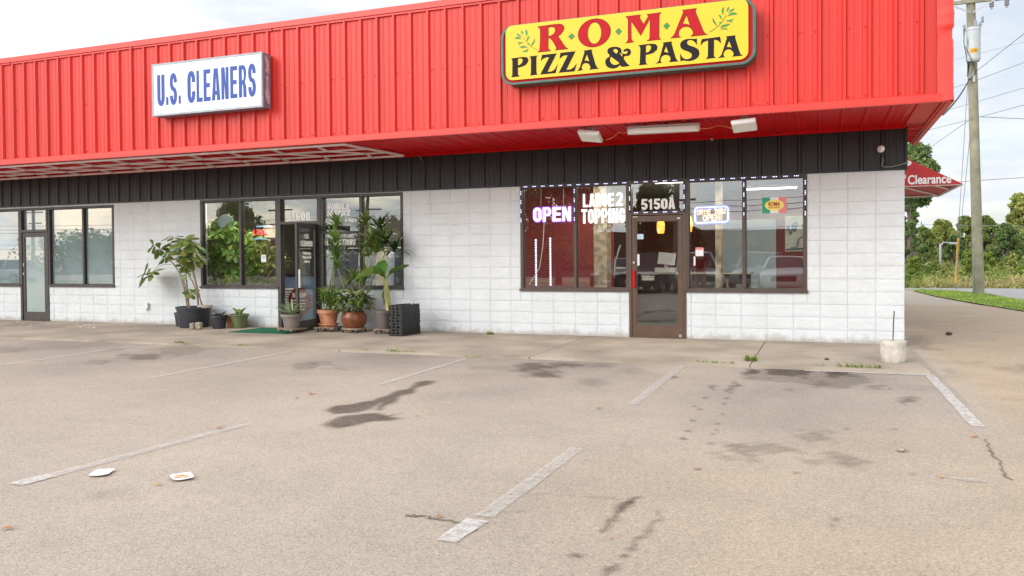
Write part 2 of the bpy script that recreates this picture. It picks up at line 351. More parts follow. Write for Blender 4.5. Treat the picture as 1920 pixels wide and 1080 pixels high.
# ------------------------------------------------------------------ lettering
def arc(cx, cy, rx, ry, a0, a1, n=10):
    return [(cx+rx*math.cos(R_(a0+(a1-a0)*i/n)), cy+ry*math.sin(R_(a0+(a1-a0)*i/n))) for i in range(n+1)]
def band(path, tx, ty):
    l, r = [], []
    for i, p in enumerate(path):
        a = path[max(i-1, 0)]; b = path[min(i+1, len(path)-1)]
        t = np.array([(b[0]-a[0])/tx, (b[1]-a[1])/ty]); t /= max(1e-9, np.linalg.norm(t)); n = (-t[1], t[0])
        l.append((p[0]+n[0]*tx/2, p[1]+n[1]*ty/2)); r.append((p[0]-n[0]*tx/2, p[1]-n[1]*ty/2))
    return l+r[::-1]
def glyph(ch, tx=.34, ty=.15):
    hx, hy = tx/2, ty/2; rx = .5-hx
    if ch == 'U': return [[band([(hx, 1), (hx, .3)]+arc(.5, .28, rx, .28-hy, 180, 360)+[(1-hx, 1)], tx, ty)]]
    if ch == 'S':
        ry = (.5-hy)/2
        return [[band(arc(.5, .5+ry, rx, ry, -5, 270, 16)+arc(.5, .5-ry, rx, ry, 90, -185, 16)[1:], tx, ty)]]
    if ch in 'CG':
        g = [[band([(1-hx, .64), (1-hx, .70)]+arc(.5, .72, rx, .28-hy, 0, 180)+arc(.5, .28, rx, .28-hy, 180, 360)+[(1-hx, .30), (1-hx, .36 if ch == 'C' else .50)], tx, ty)]]
        if ch == 'G': g.append([[(.52, .40), (1, .40), (1, .53), (.52, .53)]])
        return g
    if ch in 'O0': return [[arc(.5, .7, .5, .3, 0, 180)+arc(.5, .3, .5, .3, 180, 360), arc(.5, .7, .5-tx, .3-ty, 0, 180)+arc(.5, .3, .5-tx, .3-ty, 180, 360)]]
    if ch == 'L': return [[[(0, 0), (1, 0), (1, ty), (tx, ty), (tx, 1), (0, 1)]]]
    if ch == 'E': return [[[(0, 0), (1, 0), (1, ty), (tx, ty), (tx, .5-hy), (.92, .5-hy), (.92, .5+hy), (tx, .5+hy), (tx, 1-ty), (1, 1-ty), (1, 1), (0, 1)]]]
    if ch == 'T': return [[[(.5-hx, 0), (.5+hx, 0), (.5+hx, 1-ty), (1, 1-ty), (1, 1), (0, 1), (0, 1-ty), (.5-hx, 1-ty)]]]
    if ch in 'I.': return [[[(0, 0), (1, 0), (1, 1), (0, 1)]]]
    if ch == 'H': return [[[(0, 0), (tx, 0), (tx, .5-hy), (1-tx, .5-hy), (1-tx, 0), (1, 0), (1, 1), (1-tx, 1), (1-tx, .5+hy), (tx, .5+hy), (tx, 1), (0, 1)]]]
    if ch == 'N': return [[[(0, 0), (tx*.9, 0), (tx*.9, .60), (1-tx*1.1, 0), (1, 0), (1, 1), (1-tx*.9, 1), (1-tx*.9, .40), (tx*1.1, 1), (0, 1)]]]
    if ch == 'A':
        def xi(y): return tx*.92+(.5-tx*.92)*y/.86
        z0, z1 = .17, .17+ty*.9
        return [[[(0, 0), (tx*.92, 0), (xi(z0), z0), (1-xi(z0), z0), (1-tx*.92, 0), (1, 0), (.5+hx*1.15, 1), (.5-hx*1.15, 1)],
                 [(xi(z1)+.01, z1), (1-xi(z1)-.01, z1), (.51, .80), (.49, .80)]]]
    if ch == 'R': return [[[(0, 0), (tx, 0), (tx, .40), (.52, .40), (1-tx, .25), (1-tx*.98, 0), (1, 0), (.97, .32), (.80, .46)]+arc(.58, .74, .40, .26, -35, 90)+[(0, 1)],
                          [(tx, .53), (.52, .53)]+arc(.52, .70, .5-tx*.85, .17, -80, 80, 8)+[(tx, .87)]]]
    if ch == 'P': return [[[(0, 0), (tx, 0), (tx, .38)]+arc(.55, .69, .45, .31, -90, 90)+[(0, 1)],
                          [(tx, .52)]+arc(.5, .69, .5-tx*.9, .165, -90, 90, 8)+[(tx, .86)]]]
    if ch == 'D': return [[[(0, 0)]+arc(.5, .3, .5, .3, -90, 0)+arc(.5, .7, .5, .3, 0, 90)+[(0, 1)],
                          [(tx, ty)]+arc(.5, .3, .5-tx, .3-ty, -90, 0)+arc(.5, .7, .5-tx, .3-ty, 0, 90)+[(tx, 1-ty)]]]
    if ch == 'B': return [[[(0, 0)]+arc(.55, .27, .45, .27, -90, 75)+arc(.52, .76, .43, .24, -70, 90)+[(0, 1)],
                          [(tx, ty)]+arc(.5, .28, .5-tx*.9, .28-ty, -90, 90, 8)+[(tx, .56-ty)],
                          [(tx, .57)]+arc(.48, .72, .5-tx, .14, -90, 90, 8)+[(tx, .86)]]]
    if ch == 'V': return [[[(.5-hx*1.1, 0), (.5+hx*1.1, 0), (1, 1), (1-tx, 1), (.5, .25), (tx, 1), (0, 1)]]]
    if ch == '2': return [[band(arc(.5, .72, rx, .28-hy, 175, -25, 14)+[(.62, .42), (.30, .22), (hx, .08)], tx, ty)], [[(0, 0), (1, 0), (1, ty), (0, ty)]]]
    if ch == '5': return [[band(arc(.5, .33, rx, .33-hy, 140, -165, 16), tx, ty)],
                         [[(.02, .44), (tx*.95, .50), (tx*1.02, 1-ty), (.95, 1-ty), (.95, 1), (.10, 1)]]]
    if ch == '1': return [[[(.34, 0), (.80, 0), (.80, 1), (.50, 1), (.05, .84), (.05, .68), (.34, .74)]]]
    raise KeyError(ch)
def fill_mesh(loops, ext):
    cu = bpy.data.curves.new('c', 'CURVE'); cu.dimensions = '2D'; cu.fill_mode = 'BOTH'; cu.extrude = ext
    for L in loops:
        sp_ = cu.splines.new('POLY'); sp_.points.add(len(L)-1)
        for i, p in enumerate(L): sp_.points[i].co = (p[0], p[1], 0, 1)
        sp_.use_cyclic_u = True
    o = bpy.data.objects.new('c', cu); me = bpy.data.meshes.new_from_object(o)
    bpy.data.objects.remove(o); bpy.data.curves.remove(cu)
    return me
def put_loops(mb, loops, ext, y):
    """loops in wall coordinates (x, z); front face about y-ext"""
    me = fill_mesh(loops, ext); mb.addmesh(me, lambda c: (c.x, y-c.z, c.y)); bpy.data.meshes.remove(me)
def put_text(mb, s, x0, z0, widths, h, gap, y, ext=.003, tx=.34, ty=.15, shear=0., grow=0.):
    """heavy condensed capitals; widths = one number or dict per char; returns end x"""
    x = x0
    for ch in s:
        if ch == ' ': x += widths*.55; continue
        w = widths*(.5 if ch in 'I' else .72 if ch == '1' else .36 if ch == '.' else 1.0)
        t = 1 if ch in 'I.' else tx
        hh = h*(.2 if ch == '.' else 1)
        for k, loops in enumerate(glyph(ch, t, ty)):
            L2 = []
            for L in loops:
                pts = [(x+p[0]*w+shear*p[1]*hh, z0+p[1]*hh) for p in L]
                L2.append(pts)
            put_loops(mb, L2, ext+.0005*k, y)
        x += w+gap
    return x
def put_font(mb, s, x0, z0, h, y, width=None, off=0., ext=.002, shear=0., align='LEFT'):
    cu = bpy.data.curves.new('t', 'FONT'); cu.body = s; cu.size = 1; cu.offset = off; cu.extrude = ext; cu.shear = shear; cu.align_x = align
    o = bpy.data.objects.new('t', cu); COL.objects.link(o); me = bpy.data.meshes.new_from_object(o)
    co = np.array([v.co[:] for v in me.vertices]); k = h/.70
    xs = co[:, 0]; sx = (width/(xs.max()-xs.min())) if width else k
    x_min = xs.min() if width else 0
    mb.addmesh(me, lambda c: (x0+(c.x-x_min)*sx, y-c.z, z0+c.y*k))
    bpy.data.objects.remove(o); bpy.data.curves.remove(cu); bpy.data.meshes.remove(me)

# ================================================================== GROUND
def struct(o): return tag(o, kind='structure')
GZ = -.03
def asphalt_mat(name, stained):
    m = bpy.data.materials.new(name); m.use_nodes = True; t = m.node_tree; p = t.nodes['Principled BSDF']; p.inputs['Roughness'].default_value = .88
    p.inputs['Specular IOR Level'].default_value = .25
    g = nd(t, 'ShaderNodeNewGeometry')
    def noise(sc, de=5, ro=.55):
        n = nd(t, 'ShaderNodeTexNoise'); n.inputs['Scale'].default_value = sc; n.inputs['Detail'].default_value = de; n.inputs['Roughness'].default_value = ro
        t.links.new(g.outputs['Position'], n.inputs['Vector']); return n
    def ramp(src, stops):
        r = nd(t, 'ShaderNodeValToRGB'); e = r.color_ramp.elements
        while len(e) < len(stops): e.new(.5)
        for k, (pos, c) in enumerate(stops): e[k].position = pos; e[k].color = (*c, 1)
        t.links.new(src, r.inputs[0]); return r
    def mul(a, b, fac=1., mode='MULTIPLY'):
        x = nd(t, 'ShaderNodeMixRGB', blend_type=mode); x.inputs[0].default_value = fac; t.links.new(a, x.inputs[1]); t.links.new(b, x.inputs[2]); return x
    big = ramp(noise(.22, 6).outputs[0], [(.3, (.405, .350, .292)), (.7, (.49, .42, .343))])
    mid = ramp(noise(1.7, 6, .65).outputs[0], [(.28, (.90, .90, .905)), (.6, (1.02, 1.01, 1.0))])
    v = nd(t, 'ShaderNodeTexVoronoi'); v.inputs['Scale'].default_value = 120; t.links.new(g.outputs['Position'], v.inputs['Vector'])
    bw = nd(t, 'ShaderNodeSeparateColor'); t.links.new(v.outputs['Color'], bw.inputs[0])
    peb = ramp(bw.outputs[0], [(0., (.60, .59, .58)), (.25, (.92, .92, .92)), (.7, (1.04, 1.03, 1.02)), (1., (1.32, 1.30, 1.27))])
    fine = ramp(noise(75, 4, .7).outputs[0], [(.3, (.80, .79, .78)), (.62, (1.08, 1.08, 1.08))])
    c = mul(mul(big.outputs[0], mid.outputs[0]).outputs[0], peb.outputs[0], .75); c = mul(c.outputs[0], fine.outputs[0], .5)
    pit = ramp(noise(9, 3, .8).outputs[0], [(.70, (0, 0, 0)), (.78, (1, 1, 1))])
    dk = nd(t, 'ShaderNodeRGB'); dk.outputs[0].default_value = (.17, .15, .13, 1)
    x = nd(t, 'ShaderNodeMixRGB'); mm = nd(t, 'ShaderNodeMath', operation='MULTIPLY'); mm.inputs[1].default_value = .45
    t.links.new(pit.outputs[0], mm.inputs[0]); t.links.new(mm.outputs[0], x.inputs[0]); t.links.new(c.outputs[0], x.inputs[1]); t.links.new(dk.outputs[0], x.inputs[2]); last = x.outputs[0]
    if stained:
        a = nd(t, 'ShaderNodeAttribute', attribute_name='stain'); sc = nd(t, 'ShaderNodeSeparateColor'); t.links.new(a.outputs['Color'], sc.inputs[0])
        br = ramp(noise(16, 5, .7).outputs[0], [(.25, (.72, .72, .72)), (.6, (1, 1, 1))])
        m1 = nd(t, 'ShaderNodeMath', operation='MULTIPLY'); t.links.new(sc.outputs[0], m1.inputs[0]); t.links.new(br.outputs[0], m1.inputs[1])
        oil = nd(t, 'ShaderNodeMixRGB', blend_type='MULTIPLY'); oil.inputs[2].default_value = (.25, .225, .21, 1)
        t.links.new(m1.outputs[0], oil.inputs[0]); t.links.new(last, oil.inputs[1])
        gr = nd(t, 'ShaderNodeMixRGB', blend_type='MULTIPLY'); gr.inputs[2].default_value = (.68, .70, .72, 1)     # parked-on grime, with shade near the facade painted in
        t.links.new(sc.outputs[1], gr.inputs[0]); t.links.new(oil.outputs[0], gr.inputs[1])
        wm = nd(t, 'ShaderNodeMixRGB', blend_type='MULTIPLY'); wm.inputs[2].default_value = (1.03, .93, .80, 1)    # clay dust
        t.links.new(sc.outputs[2], wm.inputs[0]); t.links.new(gr.outputs[0], wm.inputs[1]); last = wm.outputs[0]
    t.links.new(last, p.inputs['Base Color'])
    b = nd(t, 'ShaderNodeBump'); b.inputs['Strength'].default_value = .5; b.inputs['Distance'].default_value = .012
    t.links.new(fine.outputs[0], b.inputs['Height']); t.links.new(b.outputs[0], p.inputs['Normal'])
    return m
M['asphalt'] = asphalt_mat('asphalt', False); M['asphalt_stained'] = asphalt_mat('asphalt_stained', True)
mb = MB(); mb.add([(-900, -900, GZ-.012), (900, -900, GZ-.012), (900, 900, GZ-.012), (-900, 900, GZ-.012)], [(0, 1, 2, 3)])
struct(mb.build('ground', 'asphalt'))
# detailed asphalt sheet carrying the stains
x0, x1, y0, y1, st = -17., 7., -14.5, 12., .03
nx, ny = int((x1-x0)/st)+1, int((y1-y0)/st)+1
# only the open part of the lot needs the fine grid
ys = np.concatenate([np.arange(y0, -2.9, st), np.arange(-2.9, y1+.3, .3)]); xs = np.concatenate([np.arange(x0, -4.5, st), np.arange(-4.5, .5, .018), np.arange(.5, x1+.02, .04)]); ys = np.concatenate([np.arange(y0, -11, st), np.arange(-11, -8.5, .018), np.arange(-8.5, -2.9, st), np.arange(-2.9, y1+.3, .3)]); nx, ny = len(xs), len(ys)
GX, GY = np.meshgrid(xs, ys); V = np.zeros((nx*ny, 3)); V[:, 0] = GX.ravel(); V[:, 1] = GY.ravel(); V[:, 2] = GZ-.004
idx = np.arange(nx*ny).reshape(ny, nx); F = np.stack([idx[:-1, :-1], idx[:-1, 1:], idx[1:, 1:], idx[1:, :-1]], -1).reshape(-1, 4)
me = bpy.data.meshes.new('parking_lot'); me.vertices.add(len(V)); me.vertices.foreach_set('co', V.ravel()); me.loops.add(len(F)*4); me.loops.foreach_set('vertex_index', F.ravel())
me.polygons.add(len(F)); me.polygons.foreach_set('loop_start', np.arange(0, len(F)*4, 4)); me.update(calc_edges=True)
def wob(x, y, s, k):
    return (np.sin(x*s+1.3*k)*np.cos(y*s*1.17+2.1*k)+.6*np.sin(x*s*2.3+y*s*1.9+k)+.4*np.cos(x*s*4.1-y*s*3.7+k*3))
oil = np.zeros(nx*ny)
def stain(px, amt, f=.03, jit=.02, js=9.):
    global oil
    P = np.array([at(a, b, Z=GZ)[:2] for a, b in px]); mg = f+jit*2
    sel = np.where((V[:, 0] > P[:, 0].min()-mg) & (V[:, 0] < P[:, 0].max()+mg) & (V[:, 1] > P[:, 1].min()-mg) & (V[:, 1] < P[:, 1].max()+mg))[0]
    if not len(sel): return
    qx = V[sel, 0]+jit*wob(V[sel, 0], V[sel, 1], js, 1); qy = V[sel, 1]+jit*wob(V[sel, 0], V[sel, 1], js, 2)
    ins = np.zeros(len(sel), bool); dist = np.full(len(sel), 9.)
    for i in range(len(P)):
        a, b = P[i], P[(i+1) % len(P)]
        c = ((a[1] > qy) != (b[1] > qy)); xi = (b[0]-a[0])*(qy-a[1])/((b[1]-a[1]) or 1e-9)+a[0]; ins ^= c & (qx < xi)
        d = b-a; tt = np.clip(((qx-a[0])*d[0]+(qy-a[1])*d[1])/(d@d+1e-12), 0, 1); dist = np.minimum(dist, np.hypot(qx-a[0]-tt*d[0], qy-a[1]-tt*d[1]))
    sd = np.where(ins, dist, -dist); val = np.clip(.5+sd/(2*f), 0, 1)*amt
    oil[sel] = np.maximum(oil[sel], val)
def blob(cx, cy, rx, ry, amt, f=.06, jit=.05, js=7., n=14): stain([(cx+rx*math.cos(2*math.pi*i/n), cy+ry*math.sin(2*math.pi*i/n)) for i in range(n)], amt, f, jit, js)
ox, oy, os_ = 600, 600, 2.25
T = lambda L: [(ox+a/os_, oy+b/os_) for a, b in L]
stain(T([(25,380),(60,360),(150,350),(230,335),(320,300),(380,285),(405,262),(450,254),(488,256),(470,270),(415,282),(395,305),(350,318),(310,345),(255,380),(228,382),(262,345),(215,375),(140,390),(60,396)]), .95, .035, .015)
stain(T([(5,440),(60,415),(120,400),(190,392),(240,392),(290,402),(345,392),(300,405),(350,415),(280,425),(210,425),(150,445),(80,455),(30,450)]), .95, .035, .015)
stain(T([(815,210),(850,180),(920,178),(960,190),(1000,180),(1050,178),(1110,192),(1090,200),(1020,195),(960,208),(1020,225),(990,242),(900,240),(870,225),(900,212),(850,218)]), .85, .12, .06)
blob(600+1150/2.25, 600+262/2.25, 24, 6, .45, .15); blob(600+1305/2.25, 600+212/2.25, 20, 5, .4, .15); blob(600+1180/2.25, 600+190/2.25, 20, 4, .4, .15)
stain(T([(1185,885),(1215,850),(1245,815),(1255,780),(1300,755),(1345,745),(1330,765),(1290,790),(1255,825),(1225,865),(1200,890)]), 1., .02, .012, 20)
stain(T([(1300,960),(1340,915),(1390,870),(1420,830),(1440,800),(1440,825),(1400,880),(1350,930),(1310,970)]), .75, .02, .015, 20)
stain(T([(1195,1075),(1215,1040),(1245,1020),(1268,1025),(1240,1050),(1210,1085)]), .9, .02, .012, 20)
blob(1083, 1040, 11, 6, .85, .02, .012, 20); blob(1170, 1042, 8, 4, .8, .02, .01, 20)
ox, oy, os_ = 1240, 600, 2.25
for q, a in [([(335,215),(380,205),(430,218),(370,232)], .8), ([(440,205),(500,197),(560,208),(600,222),(520,228),(450,222)], .95), ([(685,212),(740,203),(800,212),(770,230),(700,226)], 1.), ([(440,245),(490,243),(480,258)], .6),
             ([(610,212),(650,208),(640,218)], .7), ([(640,238),(672,236),(660,245)], .7), ([(640,255),(700,250),(720,270),(650,285)], .55), ([(510,290),(555,290),(540,298)], .75), ([(1000,330),(1050,318),(1080,345),(1020,352)], .6),
             ([(870,275),(940,270),(950,295),(880,290)], .35), ([(330,225),(450,215),(620,222),(820,225),(900,255),(760,290),(600,270),(420,255)], .34), ([(430,205),(500,196),(570,206),(640,205),(620,232),(540,240),(450,228)], .8), ([(680,205),(740,198),(810,212),(790,236),(700,232)], .9), ([(760,222),(830,226),(850,240),(790,244)], .6), ([(560,232),(640,236),(650,250),(580,248)], .6), ([(690,225),(760,232),(740,246),(690,240)], .7), ([(350,232),(420,240),(400,252),(340,246)], .45), ([(285,300),(300,265),(322,258),(312,280),(290,305)], .9), ([(198,285),(222,275),(212,293)], .9)]:
    stain(T(q), min(1, a*1.25), .05, .035)
for cx, cy, rx, ry, a in [(187,327,8,4,.9),(278,328,8,4,.8),(269,352,8,4,.8),(142,362,6,3,.9),(160,376,8,3,.8),(254,394,8,4,.8),(137,422,9,5,.95),(238,435,8,4,.85),(230,462,8,4,.85),(112,467,10,4,.9),(222,478,5,4,.8),(95,499,15,6,.95),(207,517,8,4,.85),(790,458,9,4,.9),(982,459,6,3,.8),(570,644,11,3,.9),(152,628,10,4,.8),(738,841,16,6,.95),(715,863,10,3,.7),(1052,646,9,3,.8),(55,240,15,4,.7)]:
    blob(ox+cx/os_, oy+cy/os_, rx/os_, ry/os_, a, .025, .012, 15)
for cx, cy, rx, ry, a in [(360,547,62,17,.72),(465,536,52,16,.6),(632,484,52,15,.65),(320,580,40,8,.5),(770,590,88,18,.6),(430,562,25,8,.4)]:
    blob(ox+cx/os_, oy+cy/os_, rx/os_, ry/os_, a, .12, .09, 9)
for cx, cy, rx, ry, a in [(1330,180,38,5,.5),(1480,205,50,7,.45),(1240,217,25,5,.5),(1215,238,30,6,.3),(1440,325,35,10,.3),(1065,285,40,12,.25)]:
    blob(ox+cx/os_, oy+cy/os_, rx/os_, ry/os_, a, .15, .08, 5)
for cx, cy, rx, ry, a in [(270,668,42,6,.7),(330,663,25,4,.5),(340,655,50,8,.35),(190,678,12,3,.6),(590,682,30,4,.55),(570,688,14,3,.7),(640,690,20,3,.4),(20,655,40,6,.3),(215,655,20,3,.3),(930,690,50,5,.25),(1110,715,30,7,.2),(215,925,28,4,.32),(460,627,30,3,.2)]:
    blob(cx, cy, rx, ry, a, .12, .08, 7)
blob(1715, 640, 16, 12, .5, .2, .1); blob(1730, 652, 14, 4, .55, .15, .1); blob(1930, 690, 30, 8, .5, .15)
X_, Y_ = V[:, 0], V[:, 1]
grime_shade = np.clip((Y_+8.2)/4.2, 0, 1)*(X_ < .1)*(.75+.3*wob(X_, Y_, .9, 3))*(.75+.25*np.cos((X_+1.45)*2*math.pi/2.95)); grime_shade = np.clip(grime_shade, 0, 1)  # bay grime plus painted shade, deepening towards the storefront
grime_shade = np.maximum(grime_shade, np.clip((Y_+6)/6, 0, 1)*(X_ >= .1)*.0)
clay = np.clip((X_+3.5)/4., 0, 1)*np.clip((-5.5-Y_)/3., 0, 1)*(.7+.35*wob(X_, Y_, .7, 5)); clay = np.maximum(np.clip(clay, 0, 1), np.clip((X_-.1)/.3, 0, 1)*.8)
ca = me.color_attributes.new('stain', 'FLOAT_COLOR', 'POINT'); buf = np.ones((len(V), 4)); buf[:, 0] = oil; buf[:, 1] = grime_shade; buf[:, 2] = clay
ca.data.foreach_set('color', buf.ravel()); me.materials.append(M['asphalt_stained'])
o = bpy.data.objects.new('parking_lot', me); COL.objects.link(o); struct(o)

# sidewalk slabs
mk('sidewalk', (.33, .275, .21), .9, .16, 1.1, .3, 45, col2=(.41, .345, .27))
mk('joint_dark', (.06, .05, .04), .95, .3, 9)
M['concrete_pad'] = M['sidewalk']
sw = MB(); xj = [0., -2.055, -5.03, -8.13, -11.1, -14.1, -17.1, -20.1, -23., -26., -30.]
for a, b in zip(xj[1:], xj[:-1]): sw.box(a+.006, b-.006 if b < 0 else b, -3.17, .3, -.3, 0, .006)
struct(sw.build('sidewalk', 'sidewalk'))
mb = MB(); mb.box(-30, -.02, -3.15, .2, -.3, -.02); struct(mb.build('sidewalk_joint', 'joint_dark'))

# painted markings, worn through to the asphalt
def worn(name, lo, hi, keep=1.):
    m = bpy.data.materials.new(name); m.use_nodes = True; t = m.node_tree; p = t.nodes['Principled BSDF']; p.inputs['Base Color'].default_value = (.66, .63, .60, 1); p.inputs['Roughness'].default_value = .8
    g = nd(t, 'ShaderNodeNewGeometry'); n = nd(t, 'ShaderNodeTexNoise'); n.inputs['Scale'].default_value = 21; n.inputs['Detail'].default_value = 8; n.inputs['Roughness'].default_value = .75
    t.links.new(g.outputs['Position'], n.inputs[0]); r = nd(t, 'ShaderNodeMapRange'); r.inputs[1].default_value = lo; r.inputs[2].default_value = hi; r.inputs[4].default_value = keep
    t.links.new(n.outputs[0], r.inputs[0]); t.links.new(r.outputs[0], p.inputs['Alpha']); return m
M['paint_line'] = worn('paint_line', .30, .66, .62); M['paint_faint'] = worn('paint_faint', .40, .72, .42); M['paint_ghost'] = worn('paint_ghost', .50, .72, .35); M['paint_fresh'] = worn('paint_fresh', .22, .6, .85)
def strip(pts, w, m, name='parking_line', z=.004, edge=.006):
    """a strip through (x,y) points, its edges a little ragged"""
    mb = MB(); L = [Vector((a, b, 0)) for a, b in pts]; vs = []
    out = []
    for a, b in zip(L[:-1], L[1:]):
        k = max(2, int((b-a).length/.12))
        for i in range(k): out.append(a.lerp(b, i/k))
    out.append(L[-1])
    for i, p in enumerate(out):
        t = (out[min(i+1, len(out)-1)]-out[max(0, i-1)]).normalized(); n = Vector((-t.y, t.x, 0))
        vs += [p+n*(w/2+rnd.uniform(-edge, edge))+Vector((0, 0, GZ+z)), p-n*(w/2+rnd.uniform(-edge, edge))+Vector((0, 0, GZ+z))]
    mb.add(vs, [(2*i, 2*i+1, 2*i+3, 2*i+2) for i in range(len(out)-1)])
    return struct(mb.build(name, m))
strip([(-.02, -3.28), (-.015, -6.3)], .105, 'paint_fresh'); strip([(-.015, -6.3), (0, -6.7)], .11, 'paint_faint')
strip([(-2.9, -3.3), (-2.9, -6.2)], .10, 'paint_line'); strip([(-2.9, -6.2), (-2.9, -8.1)], .09, 'paint_ghost'); strip([(-2.9, -8.1), (-2.935, -9.80)], .105, 'paint_line'); strip([(-2.945, -9.86), (-2.965, -10.22)], .12, 'paint_fresh')
strip([(-5.885, -3.32), (-5.845, -5.9)], .09, 'paint_line'); strip([(-5.845, -5.9), (-5.835, -6.8)], .085, 'paint_ghost'); strip([(-5.832, -7.7), (-5.83, -8.2)], .085, 'paint_ghost'); strip([(-5.83, -8.2), (-5.95, -9.95)], .10, 'paint_line'); strip([(-5.955, -9.95), (-5.975, -10.2)], .12, 'paint_fresh')
strip([(-8.83, -3.35), (-8.76, -6.2)], .085, 'paint_line'); strip([(-8.76, -6.2), (-8.75, -8.6)], .085, 'paint_ghost')
strip([(-11.9, -3.25), (-11.65, -6.1)], .085, 'paint_line'); strip([(-14.85, -3.25), (-14.7, -5.8)], .085, 'paint_line')
strip([(-20, -3.22), (-6, -3.25)], .06, 'paint_faint', 'edge_line'); strip([(-6, -3.25), (-1.4, -3.24)], .07, 'paint_faint', 'edge_line'); strip([(-1.4, -3.24), (.03, -3.22)], .10, 'paint_fresh', 'edge_line')
mk('crack_dark', (.21, .17, .125), .95, .3, 20)
def crack(px, w=.012):
    P = [at(a, b, Z=GZ) for a, b in px]; pts = []
    for a, b in zip(P[:-1], P[1:]):
        for i in range(6): q = a.lerp(b, i/6); pts.append((q.x+rnd.uniform(-.02, .02), q.y+rnd.uniform(-.02, .02)))
    strip(pts, w, 'crack_dark', 'pavement_crack', .002, w*.4)
crack([(765, 965), (800, 970), (845, 977), (885, 980), (905, 978)], .016); crack([(1845, 822), (1862, 850), (1880, 880), (1898, 905)], .012); crack([(900, 955), (1000, 962)], .006)
crack([(980, 925), (1080, 930), (1190, 938)], .004)

# ================================================================== STORE BUILDING
WZ = 2.70; BZ = 3.36; YF = -2.25; FT = 5.43; XE = .32
bld = thing('store_building', 'one storey strip store of white split-face block under a red ribbed metal fascia', 'building')
openA = (-6.31, -1.415, .80, 2.70); openAd = (-4.31, -3.335, 0, 2.70)
openB = (-13.59, -8.715, .81, 2.67); openBd = (-11.61, -10.57, 0, 2.67)
openC = (-18.03, -16.02, .815, 2.65); openCd = (-18.94, -18.03, 0, 2.65); openC2 = (-23.2, -18.94, .815, 2.65)
holes = [openA, openAd, openB, openBd, openC, openCd, openC2]
def block_wall(x0, x1, zmax, holes, fn, fine):
    mb = MB(); bw = .4064; n = int(round((x1-x0)/bw))+1; zr = [i*.2032 for i in range(13)]+[zmax]
    for r in range(13):
        for c in range(n):
            for (a, b, u, v) in rect_sub((x1-(c+1)*bw, x1-c*bw, zr[r], zr[r+1]), holes):
                a = max(a, x0)
                if b-a < .02: continue
                nx_, nz_ = (9, 5) if fine(a) else (3, 2)
                g = .0024; tone = rng.normal(0, .0015); vs = []
                D = rng.uniform(0, 1, (nz_+1, nx_+1)); D = (D+np.roll(D, 1, 0)+np.roll(D, 1, 1))/3
                for j in range(nz_+1):
                    for i in range(nx_+1):
                        e = i in (0, nx_) or j in (0, nz_)
                        jx = 0 if e else rng.uniform(-.3, .3)*(b-a)/nx_; jz = 0 if e else rng.uniform(-.3, .3)*(v-u)/nz_
                        d = .001+rng.uniform(-.002, .001) if e else -.011*D[j, i]+.002+tone
                        vs.append(fn(a+g+(b-a-2*g)*i/nx_+jx, d, u+g+(v-u-2*g)*j/nz_+jz))
                fs = []
                for j in range(nz_):
                    for i in range(nx_):
                        q = j*(nx_+1)+i; 
                        fs += [(q, q+1, q+nx_+2), (q, q+nx_+2, q+nx_+1)] if (i+j) % 2 else [(q, q+1, q+nx_+1), (q+1, q+nx_+2, q+nx_+1)]
                mb.add(vs, fs)
    return mb
w_ = block_wall(-30, 0, WZ, holes, lambda a, d, z: (a, d, z), lambda a: a > -20).build('block_wall', 'white_block', bld)
block_wall(0, 14, WZ, [], lambda a, d, z: (-d, a, z), lambda a: False).build('block_wall', 'white_block', bld)
core = MB()
for (a, b, u, v) in rect_sub((-30, -.011, -.1, 3.4), [(h[0], h[1], max(h[2], -.2), h[3]) for h in holes]): core.box(a, b, .010, .2, u, v)
core.box(-.2, -.011, .2005, 14, -.1, 3.4); core.box(-30, -.2, 13.8, 14, -.1, 3.4); core.box(-30, -29.8, .2005, 13.8, -.1, 3.4)
core.build('mortar_core', 'mortar', w_)
# black ribbed band
def ribbed(mb, xa, xb, za, zb, y, rib=.03, pitch=.3048, x_off=-.004, fn=None, minor=True):
    """sheet with trapezoid ribs, towards -y"""
    prof = [(xa, 0)]; k = math.ceil((x_off-xb)/pitch); xs_ = []
    xk = x_off-pitch*math.floor((x_off-xa)/pitch)
    while xk < xb-.05:
        if xk > xa+.05:
            prof += [(xk-.036, 0), (xk-.017, rib), (xk+.017, rib), (xk+.036, 0)]; xs_.append(xk)
        if minor and xk+pitch < xb:
            for q in (1/3, 2/3): prof += [(xk+pitch*q-.018, 0), (xk+pitch*q-.008, .005), (xk+pitch*q+.008, .005), (xk+pitch*q+.018, 0)]
        xk += pitch
    prof.append((xb, 0)); prof = [p for p in sorted(prof)]
    n = len(prof); fn = fn or (lambda a, d, z: (a, y-d, z))
    mb.add([fn(a, d, za) for a, d in prof]+[fn(a, d, zb) for a, d in prof], [(i, i+1, n+i+1, n+i) for i in range(n-1)])
    return xs_
mb = MB(); ribbed(mb, -30, 0.02, 2.70, BZ+.03, -.015, .028)
mb.add([], []); bandp = mb.build('black_band', 'black_metal', bld)
mb = MB(); mb.box(-30, -6.31, -.035, .02, 2.685, 2.715); mb.box(-6.31, .035, -.035, .02, 2.706, 2.725); mb.box(.0, .035, -.05, .02, 2.726, BZ+.02); mb.box(.0, .03, .021, 14, 2.70, BZ+.02)
mb.build('band_trim', 'black_metal', bandp)
mb = MB()
for x in np.arange(-29.9, 0, .1524): mb.box(x-.006, x+.006, -.024, -.015, 2.735, 2.747)
tag(mb.build('screw_heads', 'black_metal', bandp), kind='stuff')
